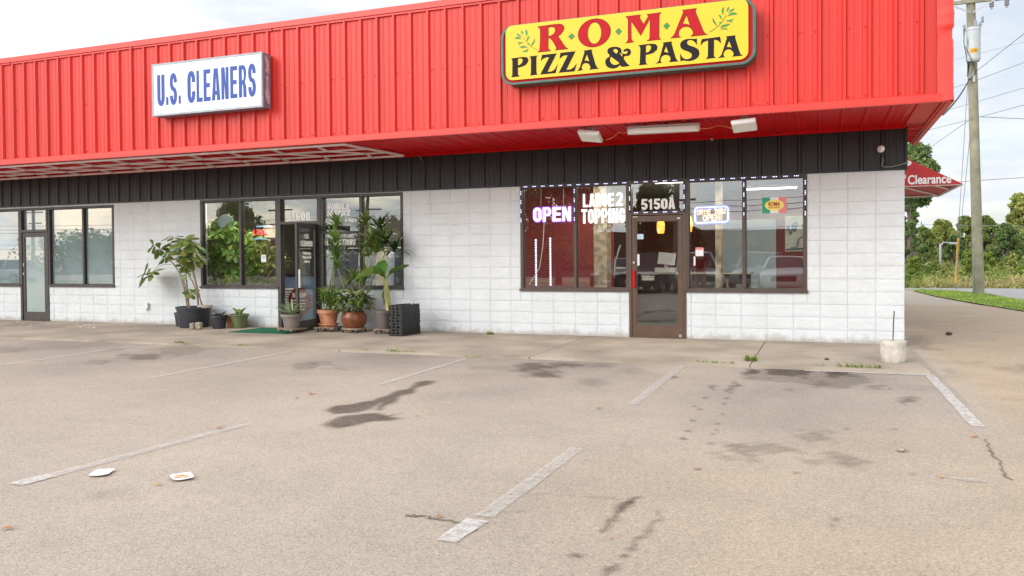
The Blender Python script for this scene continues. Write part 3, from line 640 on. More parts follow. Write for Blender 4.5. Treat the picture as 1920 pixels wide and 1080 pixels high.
# fascia
mb = MB(); ribx = ribbed(mb, -30, XE-.03, 3.40, 5.38, YF, .040)
def side_fn(a, d, z): return (XE+d, a, z)
fas = mb.build('red_fascia', 'red_metal', bld)
mb = MB(); ribbed(mb, YF+.03, 2.05, 3.40, 5.38, 0, .032, fn=lambda a, d, z: (XE-.03+d, a, z)); mb.build('red_fascia', 'red_metal', bld)
mb = MB()
# bottom drip trim, in lengths with lapped joints
xs_ = [-30, -21.2, -17.9, -14.83, -8.2, -5.2, -2.1, XE]
for i, (a, b) in enumerate(zip(xs_[:-1], xs_[1:])):
    e = .002*(i % 2)
    mb.box(a-.02, b, YF-.045-e, YF+.03, 3.325-e, 3.335); mb.box(a-.02, b, YF-.047-e, YF-.040, 3.3352, 3.425+e)
    mb.add([(a-.02, YF-.047-e, 3.4252+e), (b, YF-.047-e, 3.4252+e), (b, YF, 3.445), (a-.02, YF, 3.445)], [(0, 1, 2, 3)])
for i, (a, b) in enumerate(zip([-30, -18.6, -16.2, -13.05, -9.95, -6.4, -3.3], [-18.6, -16.2, -13.05, -9.95, -6.4, -3.3, XE])):
    e = .002*(i % 2)
    mb.box(a-.02, b, YF-.055-e, YF+.05, 5.335-e, 5.43+e); mb.box(a-.02, b, YF-.036, YF+.01, 5.30, 5.333-e)
mb.box(XE-.03, XE+.045, YF+.031, 2.07, 3.325, 3.44); mb.box(XE-.06, XE-.031, YF+.031, 2.05, 3.345, 3.37); mb.box(XE-.05, XE+.05, YF+.051, 2.07, 5.335, 5.43)
mb.build('fascia_trim', 'red_trim', fas)
# bent corner flashing
mb = MB(); nz_ = 60; vs = []
for j in range(nz_+1):
    z = 3.335+(5.335-3.335)*j/nz_; u = z
    w = .13; bulge = 0; tw = 0
    if z < 4.22: bulge = .012*math.sin((4.22-z)/.88*math.pi)+.03*max(0, (3.6-z)/.27); tw = .02*math.sin(z*7)
    if 4.18 < z < 4.62: bulge = .035*math.sin((z-4.18)/.44*math.pi)+.008*math.sin(z*40); tw = .035
    if 4.12 < z < 4.24: bulge -= .03
    bulge *= .5; tw *= .6; row = [(XE-.02-w-.3*tw, -.036), (XE-.02-w*.6, -.040-.3*bulge), (XE-.02-w*.25+tw*.4, -.045-.8*bulge), (XE+.02+.45*bulge, -.046-.9*bulge), (XE+.035+.8*bulge, .02), (XE+.03+.3*bulge, .12)]
    vs += [(a+rnd.uniform(-.003, .003), YF+b, z) for a, b in row]
mb.add(vs, [(j*6+i, j*6+i+1, (j+1)*6+i+1, (j+1)*6+i) for j in range(nz_) for i in range(5)])
mb.build('bent_corner_trim', 'red_trim', fas, smooth=True)
mb = MB()
for k, x in enumerate(ribx):
    for z in (3.475, 4.37):
        dx = .055 if k % 2 else -.055
        for q in ((dx, 0), (dx+.035, .004))[:1+(k % 3 == 0)]: mb.lathe([(0, 0), (.011, 0), (.009, .006), (0, .007)], (0, 0, 0), 6); mb.v[-24:] = [(x+q[0]+v[0], YF-.004-v[2], z+q[1]+v[1]) for v in mb.v[-24:]]
tag(mb.build('screw_heads', 'red_soffit', fas), kind='stuff')
# soffit
mb = MB(); ribbed(mb, -30, XE-.06, YF+.02, -.03, 0, .022, fn=lambda a, d, y: (a, y, BZ+.012-d))
sof = mb.build('red_soffit', 'red_soffit', bld)
mb = MB(); mb.box(-30, .0, -.075, -.03, BZ-.03, BZ+.03); mb.box(-30, XE-.06, YF+.032, YF+.075, BZ-.025, BZ+.03)
mb.build('soffit_trim', 'red_soffit', sof)
mb = MB(); ribbed(mb, -.025, 2.03, .03, XE-.032, 0, .022, fn=lambda a, d, x: (x, a, BZ+.01-d)); mb.box(.031, XE-.062, -.03, .03, BZ-.03, BZ-.005); mb.build('side_soffit', 'red_soffit', bld)
mb = MB(); mb.box(-30, XE-.06, YF+.05, 2.04, 3.42, 5.36); mb.box(-30, -.03, 2.041, 14, 3.41, 5.2); mb.build('roof', 'room_white', bld)

# ---------------------------------------------------------------- storefront glazing
def bars(mb, xs_, zs_, yo=-.012, yi=.115): pass
def glazing(x0, x1, z0, z1, mull, fm, gm, w=.05, name='window', transom=None, sill=True):
    """one window part with its frame and its panes"""
    f = MB(); yo, yi = -.012, .10
    zb = z0+w; zt = z1-w
    f.box(x0, x1, yo, yi, z0+.0, zb); f.box(x0, x1, yo, yi, zt, z1)
    if sill: f.box(x0-.015, x1+.015, yo-.03, yo-.0005, z0-.012, z0+.03)
    edges = [(x0, x0+w)]+[(m-w/2, m+w/2) for m in mull]+[(x1-w, x1)]
    for a, b in edges: f.box(a, b, yo, yi, zb+.0005, zt-.0005)
    wo = bpy.data.objects.new(name, None); COL.objects.link(wo); wo.parent = bld
    f.build('frame', fm, wo)
    for (a, b), (c, d) in zip(edges[:-1], edges[1:]):
        st_ = MB(); q = .012
        st_.box(b+.0005, b+q, .045, .07, zb+.001, zt-.001); st_.box(c-q, c-.0005, .045, .07, zb+.001, zt-.001); st_.box(b+q+.0005, c-q-.0005, .045, .07, zb+.001, zb+q); st_.box(b+q+.0005, c-q-.0005, .045, .07, zt-q, zt-.001)
        st_.build('glazing_bead', fm, wo)
        p = MB(); p.box(b+.006, c-.006, .054, .061, zb+.005, zt-.005); p.build('pane', gm, wo)
    return wo
def door_leaf(parent, w, h, fm, gm, kick=.21, stile=.07, top=.10):
    """leaf in its own coordinates: hinge edge at x=0, width along +x, outside is -y"""
    d = bpy.data.objects.new('door', None); COL.objects.link(d); d.parent = parent
    f = MB(); t = .022
    f.box(0, stile, -t, t, 0.012, h); f.box(w-stile, w, -t, t, .012, h); f.box(stile+.0005, w-stile-.0005, -t+.001, t-.001, .012, kick); f.box(stile+.0005, w-stile-.0005, -t+.001, t-.001, h-top, h)
    f.box(stile+.001, stile+.018, -t+.006, t-.006, kick+.001, h-top-.001); f.box(w-stile-.018, w-stile-.001, -t+.006, t-.006, kick+.001, h-top-.001)
    f.build('door_frame', fm, d)
    g = MB(); g.box(stile+.012, w-stile-.012, -.004, .004, kick-.004, h-top+.004); g.build('pane', gm, d)
    return d
# --- pizza shop: left pair, transom, right pair
wA1 = glazing(-6.31, -4.31, .80, 2.70, [-5.28], 'bronze', 'glass')
wA2 = glazing(-3.335, -1.415, .80, 2.70, [-2.388], 'bronze', 'glass')
jb = MB(); jb.box(-4.3095, -4.265, -.02, .11, .0, 2.70); jb.box(-3.38, -3.3355, -.02, .11, .0, 2.70); jb.box(-4.2645, -3.3805, -.02, .11, 2.11, 2.17); jb.box(-4.2645, -3.3805, -.02, .11, 2.655, 2.70); jb.box(-4.2645, -3.3805, -.03, .12, -.005, .012)
dfA = bpy.data.objects.new('entrance', None); COL.objects.link(dfA); dfA.parent = bld
jb.build('jamb', 'brown_door', dfA)
p = MB(); p.box(-4.26, -3.385, .054, .061, 2.165, 2.66); p.build('transom_pane', 'glass', dfA)
dA = door_leaf(bld, .874, 2.095, 'brown_door', 'glass'); dA.location = (-4.26, .02, 0)
h = MB(); h.box(.012, .062, -.062, -.024, .86, 1.16, .008); h.build('push_grip', 'sign_red', dA)
h = MB(); h.lathe([(0, 0), (.022, 0), (.02, .012), (0, .014)], n=16); h.v = [(v[0]+.035, -.022-v[2], v[1]+1.29) for v in h.v]; h.build('lock', 'steel', dA)
h = MB(); h.box(.80, .85, -.03, -.0225, .02, .07); h.build('door_shoe', 'steel', dA)
h = MB(); h.box(.78, .83, -.034, -.023, 2.03, 2.05, .003); h.box(.02, .1, -.034, -.023, 2.075, 2.085); h.build('door_closer', 'lens_white', dA)
# --- cleaners
wB1 = glazing(-13.59, -11.61, .81, 2.67, [-12.55], 'dark_bronze', 'glass_clear')
wB2 = glazing(-10.57, -8.715, .81, 2.67, [-9.65], 'dark_bronze', 'glass_clear')
mb = MB(); mb.box(-10.5195, -9.6755, -.01, .1, 1.90, 1.945); mb.build('mid_rail', 'dark_bronze', wB2)
jb = MB(); jb.box(-11.6095, -11.53, -.02, .11, 0, 2.67); jb.box(-10.65, -10.5705, -.02, .11, 0, 2.67); jb.box(-11.5295, -10.6505, -.02, .11, 2.11, 2.165); jb.box(-11.5295, -10.6505, -.02, .11, 2.62, 2.67); jb.box(-11.5295, -10.6505, -.03, .12, -.005, .01)
dfB = bpy.data.objects.new('entrance', None); COL.objects.link(dfB); dfB.parent = bld; jb.build('jamb', 'dark_bronze', dfB)
p = MB(); p.box(-11.525, -10.655, .054, .061, 2.16, 2.625); p.build('transom_pane', 'glass_clear', dfB)
dB = door_leaf(bld, .86, 2.095, 'dark_bronze', 'glass_clear'); dB.location = (-10.66, -.03, 0)
vB = at(565, 620, Z=.02)-Vector((-10.66, -.03, 0)); dB.rotation_euler = (0, 0, math.atan2(vB.y, vB.x))
dB['label'] = 'dark door of the cleaners standing open towards the lot'
h = MB(); h.box(.80, .835, .023, .06, .85, 1.2, .006); h.build('pull_handle', 'paper_white', dB)
# --- papered-over shop
wC = glazing(-18.03, -16.02, .815, 2.65, [-16.94], 'dark_bronze', 'frost'); wC2 = glazing(-23.2, -18.94, .815, 2.65, [-20.0, -21.1, -22.1], 'dark_bronze', 'frost')
jb = MB(); jb.box(-18.9395, -18.88, -.02, .11, 0, 2.65); jb.box(-18.09, -18.0305, -.02, .11, 0, 2.65); jb.box(-18.8795, -18.0905, -.02, .11, 2.08, 2.14); jb.box(-18.8795, -18.0905, -.02, .11, 2.60, 2.65)
dfC = bpy.data.objects.new('entrance', None); COL.objects.link(dfC); dfC.parent = bld; jb.build('jamb', 'dark_bronze', dfC)
p = MB(); p.box(-18.875, -18.095, .054, .061, 2.135, 2.605); p.build('transom_pane', 'frost', dfC)
dC = door_leaf(bld, .78, 2.07, 'dark_bronze', 'frost_pale'); dC.location = (-18.875, .02, 0)
h = MB(); h.box(.02, .045, -.03, -.022, 1.28, 1.36); h.box(.012, .05, -.034, -.022, 1.08, 1.13, .004); h.build('lock', 'steel', dC)

# writing on the glass
def letters(parent, fn, m, label=None):
    mb = MB(); fn(mb); o = mb.build('lettering', m, parent)
    if label: o['label'] = label
    return o
GY_ = .050
def g_large(mb, y=GY_, grow=0.):
    zt = at(1130, 374, Y=GY_).z
    p0 = at(1092, 374, Y=GY_); p1 = at(1167, 374, Y=GY_); ph = at(1130, 360, Y=GY_).z-at(1130, 389, Y=GY_).z
    for s, a, b, yc, h in (('LARGE', 1093, 1151, 375.2, ph*.86), ('2', 1155, 1168, 373.2, ph*.88), ('TOPPING', 1090, 1172, 404.8, ph*.93)):
        xa, xb = at(a, yc, Y=GY_).x, at(b, yc, Y=GY_).x; n = sum(.5 if c == 'I' else 1 for c in s); gp = .016; w = (xb-xa-gp*(len(s)-1))/n
        zc = at((a+b)/2, yc, Y=GY_).z
        put_text(mb, s, xa, zc-h/2, w, h, gp, y, .002+grow, .38, .17)
letters(wA1, lambda mb: g_large(mb), 'lit_letter', 'white block capitals reading LARGE 2 TOPPING')
def g_num(px0, px1, pyt, pyb, tx=.40):
    xa = at(px0, (pyt+pyb)/2, Y=GY_).x; xb = at(px1, (pyt+pyb)/2, Y=GY_).x; z1_ = at((px0+px1)/2, pyt, Y=GY_).z; z0_ = at((px0+px1)/2, pyb, Y=GY_).z
    return xa, xb, z0_, z1_
def g_5150(mb, q, last):
    xa, xb, z0_, z1_ = q; gp = .012; w = (xb-xa-gp*4)/4.75
    put_text(mb, '5150'+last, xa, z0_-.006, w, (z1_-z0_)*1.07, gp, GY_, .002, .40, .19)
letters(dfA, lambda mb: g_5150(mb, g_num(1202, 1266, 373, 392), 'A'), 'white_vinyl')
letters(dfB, lambda mb: g_5150(mb, g_num(538, 582.5, 398, 412.5), 'B'), 'white_vinyl')
def g_bundle(mb):
    for s, a, b, t, u, sh in (('BUNDLE', 613, 657, 380, 393, .22), ('SERVICE', 612, 658, 394, 405, .22), ('ALTERATIONS', 606, 668, 448.5, 460, .22)):
        xa, xb, z0_, z1_ = g_num(a, b, t, u); n = sum(.5 if c == 'I' else 1 for c in s); gp = .012; w = (xb-xa-sh*(z1_-z0_)-gp*(len(s)-1))/n
        if 'V' in s or 'B' in s or 1: put_text(mb, s, xa, z0_, w, z1_-z0_, gp, GY_, .002, .40, .21, sh)
    for s, a, b, t, u in (('Wash, Dry & Fold', 607, 668, 410, 417.5), ('Experienced', 610, 663, 436, 446)):
        xa, xb, z0_, z1_ = g_num(a, b, t, u); put_font(mb, s, xa, z0_, z1_-z0_, GY_, xb-xa, .02)
letters(wB2, g_bundle, 'white_vinyl')
def g_door(mb):
    for s, z, h, w in (('US', 1.80, .085, .13), ('CLEANERS', 1.66, .085, .36), ('Tailoring', 1.49, .05, .26), ('wash & fold', 1.42, .04, .28), ('shirts', 1.35, .045, .18), ('251-0000', 1.17, .075, .36)):
        put_font(mb, s, .43-w/2, z, h, 0, w, .02)
    mb.v = [(.86-v[0], v[1]*-1+.006, v[2]) for v in mb.v]
# the open leaf is seen from its outside face (turned to -x after swinging): letter that face
def g_door2(mb):
    for s, z, h, w in (('US', 1.80, .09, .16), ('CLEANERS', 1.65, .10, .50), ('Tailoring', 1.49, .055, .34), ('Wash & Fold', 1.41, .05, .36), ('Shirts', 1.33, .05, .24)):
        put_font(mb, s, .43-w/2, z, h, 0, w, .03)
    mb.v = [(.86-v[0], -v[1]+.007, v[2]) for v in mb.v]
letters(dB, g_door2, 'white_vinyl')
def sticker(parent, px0, py0, px1, py1, m, y=.052, name='sticker'):
    a, b = at(px0, py0, Y=y), at(px1, py1, Y=y); mb = MB(); mb.box(a.x, b.x, y-.0015, y, b.z, a.z); return mb.build(name, m, parent)
for px in ((1193, 439, 1206.5, 448.5, 'paper_blue'), (1193, 477, 1199, 498, 'paper_white')):
    a, b = at(px[0], px[1], Y=.012), at(px[2], px[3], Y=.012); mb = MB(); mb.box(a.x+4.26, b.x+4.26, -.0065, -.005, b.z, a.z); mb.build('sticker', px[4], dA)
a = MB(); a.box(.16, .37, .03, .05, .985, 1.035); a.box(.16, .37, .03, .05, 1.045, 1.06); a.build('push_bar', 'room_beige', dA)
sticker(wA2, 1304, 465, 1319, 480, 'paper_white'); sticker(wA2, 1304, 464, 1318, 468.5, 'flag_red', .0502); sticker(wA2, 1300.5, 481, 1304, 498, 'paper_white')
sticker(wB1, 489.5, 478, 499, 491.5, 'paper_white'); sticker(wB1, 491, 480, 497.5, 485, 'paper_blue', .0502)

# ================================================================== SIGNS ON THE FASCIA
YS = -2.507
us = thing('wall_sign', 'white box sign with blue capitals reading U.S. CLEANERS on the red fascia', 'sign', (-12.385, YF-.035, 3.97))
def lx(mb, t): mb.v = [(v[0]-t.location.x, v[1]-t.location.y, v[2]-t.location.z) for v in mb.v]; return mb
a0, a1, b0, b1 = -12.385, -10.005, 3.97, 4.89
mb = MB(); mb.box(a0, a1, YS+.012, YF-.035, b0, b1); lx(mb, us).build('cabinet', 'sign_side', us)
mb = MB(); e = .028
mb.box(a0-.004, a1+.004, YS-.006, YS+.03, b0-.004, b0+e); mb.box(a0-.004, a1+.004, YS-.006, YS+.03, b1-e, b1+.004); mb.box(a0-.004, a0+e, YS-.006, YS+.03, b0+e+.0005, b1-e-.0005); mb.box(a1-e, a1+.004, YS-.006, YS+.03, b0+e+.0005, b1-e-.0005)
lx(mb, us).build('frame', 'sign_frame', us)
mb = MB(); mb.box(a0+e, a1-e, YS, YS+.008, b0+e, b1-e); lx(mb, us).build('face_panel', 'sign_white', us)
mb = MB()
for c, xa, xb, z0_, z1_ in [('U',-12.272,-12.107,4.137,4.695),('.',-12.074,-12.023,4.15,4.29),('S',-11.986,-11.828,4.137,4.704),('.',-11.793,-11.746,4.15,4.295),('C',-11.594,-11.423,4.141,4.707),('L',-11.393,-11.264,4.15,4.695),('E',-11.240,-11.092,4.15,4.7),('A',-11.063,-10.884,4.151,4.70),('N',-10.857,-10.704,4.153,4.702),('E',-10.668,-10.523,4.158,4.703),('R',-10.489,-10.330,4.158,4.704),('S',-10.293,-10.136,4.151,4.716)]:
    for loops in glyph(c, .42 if c != '.' else 1, .135): put_loops(mb, [[(xa+p[0]*(xb-xa), z0_+p[1]*(z1_-z0_)) for p in L] for L in loops], .003, YS)
lx(mb, us).build('lettering', 'blue_letter', us)
# peeled paint on the end of the cabinet
mb = MB()
for L in ([(-2.43,4.83),(-2.40,4.86),(-2.37,4.84),(-2.33,4.74),(-2.32,4.62),(-2.34,4.55),(-2.39,4.56),(-2.42,4.60),(-2.39,4.66),(-2.41,4.74)], [(-2.41,4.50),(-2.37,4.53),(-2.34,4.49),(-2.36,4.40),(-2.35,4.32),(-2.32,4.22),(-2.31,4.10),(-2.33,4.03),(-2.38,4.06),(-2.42,4.13),(-2.43,4.22),(-2.40,4.30),(-2.40,4.42)]):
    me = fill_mesh([[(a+rnd.uniform(-.006, .006), b) for a, b in L]], .0015); mb.addmesh(me, lambda c: (a1+.001+c.z, c.x, c.y))
lx(mb, us).build('peeled_patch', 'peel_pink', us)

YP = -2.5
ps = thing('wall_sign', 'yellow sign with green rim reading ROMA PIZZA & PASTA on the red fascia', 'sign', (-3.84, YF-.035, 3.97))
def rr(x0, x1, z0, z1, r, n=8):
    return arc(x1-r, z0+r, r, r, -90, 0, n)+arc(x1-r, z1-r, r, r, 0, 90, n)+arc(x0+r, z1-r, r, r, 90, 180, n)+arc(x0+r, z0+r, r, r, 180, 270, n)
ol = at(930+66/6.75, 20+500/6.75, Y=YP); orr = at(1170+1668/6.75, 350/6.75, Y=YP); ob = at(930+300/6.75, 20+932/6.75, Y=YP); ot = at(1170, 20+22/6.75, Y=YP)
yl = at(930+123/6.75, 20+500/6.75, Y=YP-.02); yr = at(1170+1573/6.75, 400/6.75, Y=YP-.02); yt = at(930+1000/6.75, 20+97/6.75, Y=YP-.02); yb = at(930+1000/6.75, 20+808/6.75, Y=YP-.02)
def ring(mb, lo, li, ya, yb_):
    """solid ring between outlines lo and li from depth ya (front) to yb_"""
    n = len(lo); vs = [(p[0], y, p[1]) for y in (ya, yb_) for L in (lo, li) for p in L]; fs = []
    for i in range(n):
        j = (i+1) % n
        fs += [(i, j, n+j, n+i), (2*n+i, 3*n+i, 3*n+j, 2*n+j), (i, 2*n+i, 2*n+j, j), (n+i, n+j, 3*n+j, 3*n+i)]
    mb.add(vs, fs)
O_ = rr(ol.x, orr.x, ob.z, ot.z, .19); I_ = rr(ol.x+.038, orr.x-.038, ob.z+.03, ot.z-.03, .16)
mb = MB(); ring(mb, O_, I_, YP-.012, YF-.033); lx(mb, ps).build('rim', 'sign_green', ps)
mb = MB(); me = fill_mesh([rr(ol.x+.039, orr.x-.039, ob.z+.031, ot.z-.031, .158)], .1); mb.addmesh(me, lambda c: (c.x, -2.39-c.z, c.y)); lx(mb, ps).build('backing', 'sign_red', ps)
mb = MB(); me = fill_mesh([rr(yl.x, yr.x, yb.z, yt.z, .11)], .014); mb.addmesh(me, lambda c: (c.x, -2.506-c.z, c.y)); lx(mb, ps).build('face_panel', 'sign_yellow', ps)
YL = -2.521
def z5(L): return [tuple((lambda q: (q.x, q.z))(at(930+a/6.75, 20+b/6.75, Y=YL))) for a, b in L]
def z6(L): return [tuple((lambda q: (q.x, q.z))(at(1170+a/6.75, b/6.75, Y=YL))) for a, b in L]
def cr_(L, closed=True, n=3):
    """Catmull-Rom rounding of an outline"""
    o = []; k = len(L)
    for i in range(k):
        p0, p1, p2, p3 = (np.array(L[(i+j-1) % k], float) for j in range(4))
        for t in np.linspace(0, 1, n, endpoint=False): o.append(tuple(.5*((2*p1)+(-p0+p2)*t+(2*p0-5*p1+4*p2-p3)*t*t+(-p0+3*p1-3*p2+p3)*t**3)))
    return o
def ell(c, u, v, n=36): return [(c[0]+u[0]*math.cos(2*math.pi*i/n)+v[0]*math.sin(2*math.pi*i/n), c[1]+u[1]*math.cos(2*math.pi*i/n)+v[1]*math.sin(2*math.pi*i/n)) for i in range(n)]
red = [[z5([(528,203),(620,190),(700,179),(790,169),(830,172),(855,190),(862,220),(850,260),(825,292),(787,325),(820,375),(860,435),(885,465),(912,482),(745,500),(765,488),(763,465),(745,430),(715,380),(690,350),(663,343),(660,470),(668,492),(690,503),(690,509),(528,525),(546,510),(554,490),(560,400),(561,250),(552,222)]),
        z5([(662,213),(700,203),(735,208),(752,235),(748,268),(730,296),(700,315),(663,326)])],
       [z5(ell((1245,281), (205,-22), (3,-178))), z5(ell((1247,283), (88,-13), (-4,-138)))],
       [z6([(20,210),(210,187),(199,203),(203,232),(248,305),(306,212),(303,195),(290,182),(470,157),(450,178),(445,205),(443,460),(450,483),(470,497),(290,517),(318,500),(326,480),(328,240),(212,450),(92,270),(92,490),(105,517),(130,530),(20,545),(42,527),(52,495),(52,250),(42,223)])],
       [z6([(918,106),(737,128),(751,142),(748,165),(640,430),(620,458),(592,482),(720,470),(700,460),(690,440),(697,390),(725,352),(770,336),(820,338),(855,362),(874,400),(875,425),(862,446),(845,460),(1055,437),(1025,425),(1003,390),(908,160),(905,122)]), z6([(792,185),(838,323),(805,310),(770,302),(740,303)])]]
blk = [[z5([(190,605),(340,585),(388,588),(411,608),(405,650),(375,688),(325,710),(278,722),(278,805),(300,832),(192,843),(206,820),(208,640),(202,618)]), z5([(278,608),(315,602),(340,622),(328,660),(305,682),(278,693)])],
       [z5([(425,578),(525,567),(513,585),(511,620),(512,775),(517,798),(527,808),(430,822),(441,800),(444,640),(440,600)])],
       [z5([(582,560),(768,540),(652,772),(700,770),(745,742),(783,672),(755,790),(560,808),(674,588),(632,592),(598,608),(567,638)])],
       [z5([(815,533),(1007,513),(891,747),(940,744),(982,718),(1022,668),(995,768),(795,785),(909,563),(862,567),(832,585),(803,613)])],
       [z5([(1215,490),(1110,505),(1121,522),(1060,720),(1046,745),(1025,763),(1105,752),(1089,742),(1083,715),(1097,680),(1120,665),(1160,665),(1185,688),(1196,715),(1190,737),(1178,748),(1302,733),(1280,717),(1262,685),(1213,520)]), z5([(1150,553),(1180,642),(1152,632),(1120,632)])],
       [z5(cr_([(1690,698),(1592,710),(1572,688),(1530,720),(1470,732),(1410,712),(1383,660),(1395,610),(1440,574),(1413,532),(1415,490),(1455,463),(1515,457),(1570,470),(1589,503),(1585,526),(1612,545),(1645,545),(1665,530),(1658,508),(1620,520),(1612,505),(1635,484),(1670,478),(1700,495),(1708,520),(1700,552),(1670,572),(1632,574),(1618,590),(1625,620),(1660,668)])), z5(cr_([(1492,488),(1522,486),(1543,506),(1538,530),(1522,543),(1496,522),(1484,505)])), z5(cr_([(1456,585),(1443,622),(1455,660),(1490,684),(1530,682),(1558,662),(1500,615)])), z5([(1560,532),(1600,549),(1598,583)])],
       [z6([(180,572),(340,552),(395,556),(425,585),(417,628),(375,668),(325,685),(276,695),(275,785),(283,803),(305,813),(183,827),(200,803),(207,610),(198,590)]), z6([(278,578),(318,569),(345,590),(338,627),(313,655),(278,668)])],
       [z6([(607,524),(490,538),(501,556),(440,768),(422,790),(395,805),(485,795),(467,782),(462,755),(480,715),(508,696),(550,695),(578,713),(590,742),(582,772),(563,788),(693,775),(670,760),(653,728),(603,550)]), z6([(533,588),(562,672),(533,658),(505,658)])],
       [z6(cr_([(922,490),(890,493),(840,490),(780,497),(732,523),(711,562),(719,603),(752,632),(812,652),(850,677),(860,708),(840,735),(800,749),(760,741),(730,713),(708,675),(712,730),(716,775),(745,765),(795,772),(860,767),(918,741),(950,700),(952,652),(930,617),(880,591),(830,575),(803,556),(799,530),(817,510),(852,507),(892,527),(925,571),(922,530)], n=2))],
       [z6([(985,495),(1215,465),(1222,490),(1228,550),(1203,525),(1180,508),(1140,502),(1138,695),(1145,718),(1165,732),(1030,747),(1055,727),(1062,695),(1063,512),(1010,530),(967,575),(975,530)])],
       [z6([(1412,446),(1290,460),(1303,478),(1235,690),(1215,715),(1187,735),(1280,723),(1263,708),(1258,685),(1275,645),(1305,625),(1340,625),(1372,648),(1388,680),(1381,705),(1365,718),(1505,703),(1480,690),(1463,655),(1407,475)]), z6([(1330,518),(1363,606),(1332,593),(1300,596)])]]
mb = MB(); mo = MB()
for loops in red:
    put_loops(mb, loops, .002, YL-.001)
    L = loops[0]; c = np.mean(L, 0)
    for L in loops: mo.tube([(p[0], YL-.0018, p[1]) for p in L+[L[0]]], .0042, 4, cap=False)
for L in (z5([(957,287),(995,323),(957,365),(918,328)]), z5([(1553,222),(1592,263),(1552,307),(1513,264)]), z6([(540,287),(580,325),(540,373),(500,330)])):
    mo.tube([(p[0], YL-.0018, p[1]) for p in L+[L[0]]], .0035, 4, cap=False)
lx(mb, ps).build('red_lettering', 'sign_red', ps); lx(mo, ps).build('letter_outline', 'outline', ps)
mb = MB()
for loops in blk: put_loops(mb, loops, .002, YL-.001)
lx(mb, ps).build('black_lettering', 'sign_black', ps)
mb = MB(); kk = 0
for L in (z5([(957,287),(995,323),(957,365),(918,328)]), z5([(1553,222),(1592,263),(1552,307),(1513,264)]), z6([(540,287),(580,325),(540,373),(500,330)])): put_loops(mb, [L], .002, YL-.001)
lx(mb, ps).build('diamond', 'leaf_green', ps)
mb = MB()
def leafm(z, a, b, w, c=.15):
    """almond leaf from a to b, bowed"""
    global kk
    a, b = np.array(a, float), np.array(b, float); d = b-a; n = np.array([-d[1], d[0]])/np.linalg.norm(d); up, dn = [], []
    for t in np.linspace(0, 1, 9):
        m = a+d*t+n*np.linalg.norm(d)*c*math.sin(math.pi*t); h = w/2*math.sin(math.pi*t**.8)
        up.append(tuple(m+n*h)); dn.append(tuple(m-n*h))
    put_loops(mb, [z(up+dn[::-1][1:-1])], .0015+.0003*(kk % 7), YL-.001); kk += 1
for a, b, w, c in [((320,250),(352,302),22,.1),((375,235),(378,328),26,-.12),((258,285),(332,332),24,.08),((232,350),(326,362),30,-.12),((395,387),(425,318),22,-.1),((436,446),(492,345),22,.12),((268,402),(345,398),16,.1),((285,440),(345,400),20,-.2),((295,452),(375,455),18,.15),((305,470),(405,468),26,-.15),((330,512),(412,470),26,.25),((335,510),(400,508),14,.1),((398,412),(425,425),24,0)]: leafm(z5, a, b, w, c)
for a, b, w, c in [((1262,85),(1256,190),26,.1),((1327,83),(1290,152),26,-.08),((1405,110),(1318,172),26,.08),((1437,172),(1308,205),34,.1),((1200,185),(1237,248),24,-.06),((1123,224),(1186,330),26,.1),((1392,237),(1285,262),20,-.1),((1365,290),(1295,262),24,.2),((1345,310),(1275,320),20,.1),((1320,330),(1212,365),32,.2),((1318,375),(1218,378),18,.15),((1203,290),(1230,282),26,0)]: leafm(z6, a, b, w, c)
for z, L in ((z5, [(525,497),(478,472),(430,440),(395,405),(345,340)]), (z6, [(1085,405),(1150,362),(1200,325),(1245,270),(1295,190)])):
    q = z(L); mb.tube([(p[0], YL-.002, p[1]) for p in q], .004, 5)
lx(mb, ps).build('olive_branch', 'leaf_green', ps)

# ================================================================== FIXTURES UNDER THE CANOPY
def pt(px, py, z): return at(px, py, Z=z)
def floodlight(c, label, tilt):
    t = thing('soffit_light', label, 'light', (c.x, c.y, BZ-.01), 0, 'square lamps under the canopy')
    mb = MB(); mb.box(-.05, .05, -.05, .05, -.10, -.0, .006); mb.build('mount', 'grey_plastic', t)
    m = Matrix.Translation((0, -.04, -.14)) @ Matrix.Rotation(tilt, 4, 'Y') @ Matrix.Rotation(R_(-17), 4, 'X')
    b = MB(); b.box(-.165, .165, -.15, .15, -.02, .035, .012); b.v = [tuple(m @ Vector(v)) for v in b.v]; b.build('housing', 'white_paint', t)
    b = MB(); b.box(-.15, .15, -.135, .135, -.028, -.0205, .003); b.v = [tuple(m @ Vector(v)) for v in b.v]; b.build('lens', 'lens_white', t)
    return t
f1 = pt(1108, 258, 3.2); f2 = pt(1396, 238, 3.2)
floodlight(f1, 'square white lamp left of the long tube light under the canopy', R_(8)); floodlight(f2, 'square white lamp right of the long tube light under the canopy', R_(-4))
ta, tb = pt(1176, 248, 3.25), pt(1312, 241, 3.25)
tl = thing('tube_light', 'long white capsule shaped tube light under the canopy', 'light', ((ta.x+tb.x)/2, (ta.y+tb.y)/2, BZ-.01))
L_ = (tb-ta).length/2
def capsule(mb, L, w, z0, z1):
    o = arc(L-w, 0, w, w, -90, 90, 8)+arc(-L+w, 0, w, w, 90, 270, 8); n = len(o)
    i_ = [(x*.985 if abs(x) > L-w else x, y*.72) for x, y in o]
    mb.add([(x, y, z1) for x, y in o]+[(x, y, z0+.03) for x, y in o]+[(x, y, z0) for x, y in i_], [(k, (k+1) % n, n+(k+1) % n, n+k) for k in range(n)]+[(n+k, n+(k+1) % n, 2*n+(k+1) % n, 2*n+k) for k in range(n)]+[tuple(range(2*n, 3*n)), tuple(range(n))[::-1]])
mb = MB(); capsule(mb, L_+.01, .085, -.06, -.03); mb.build('housing', 'grey_plastic', tl)
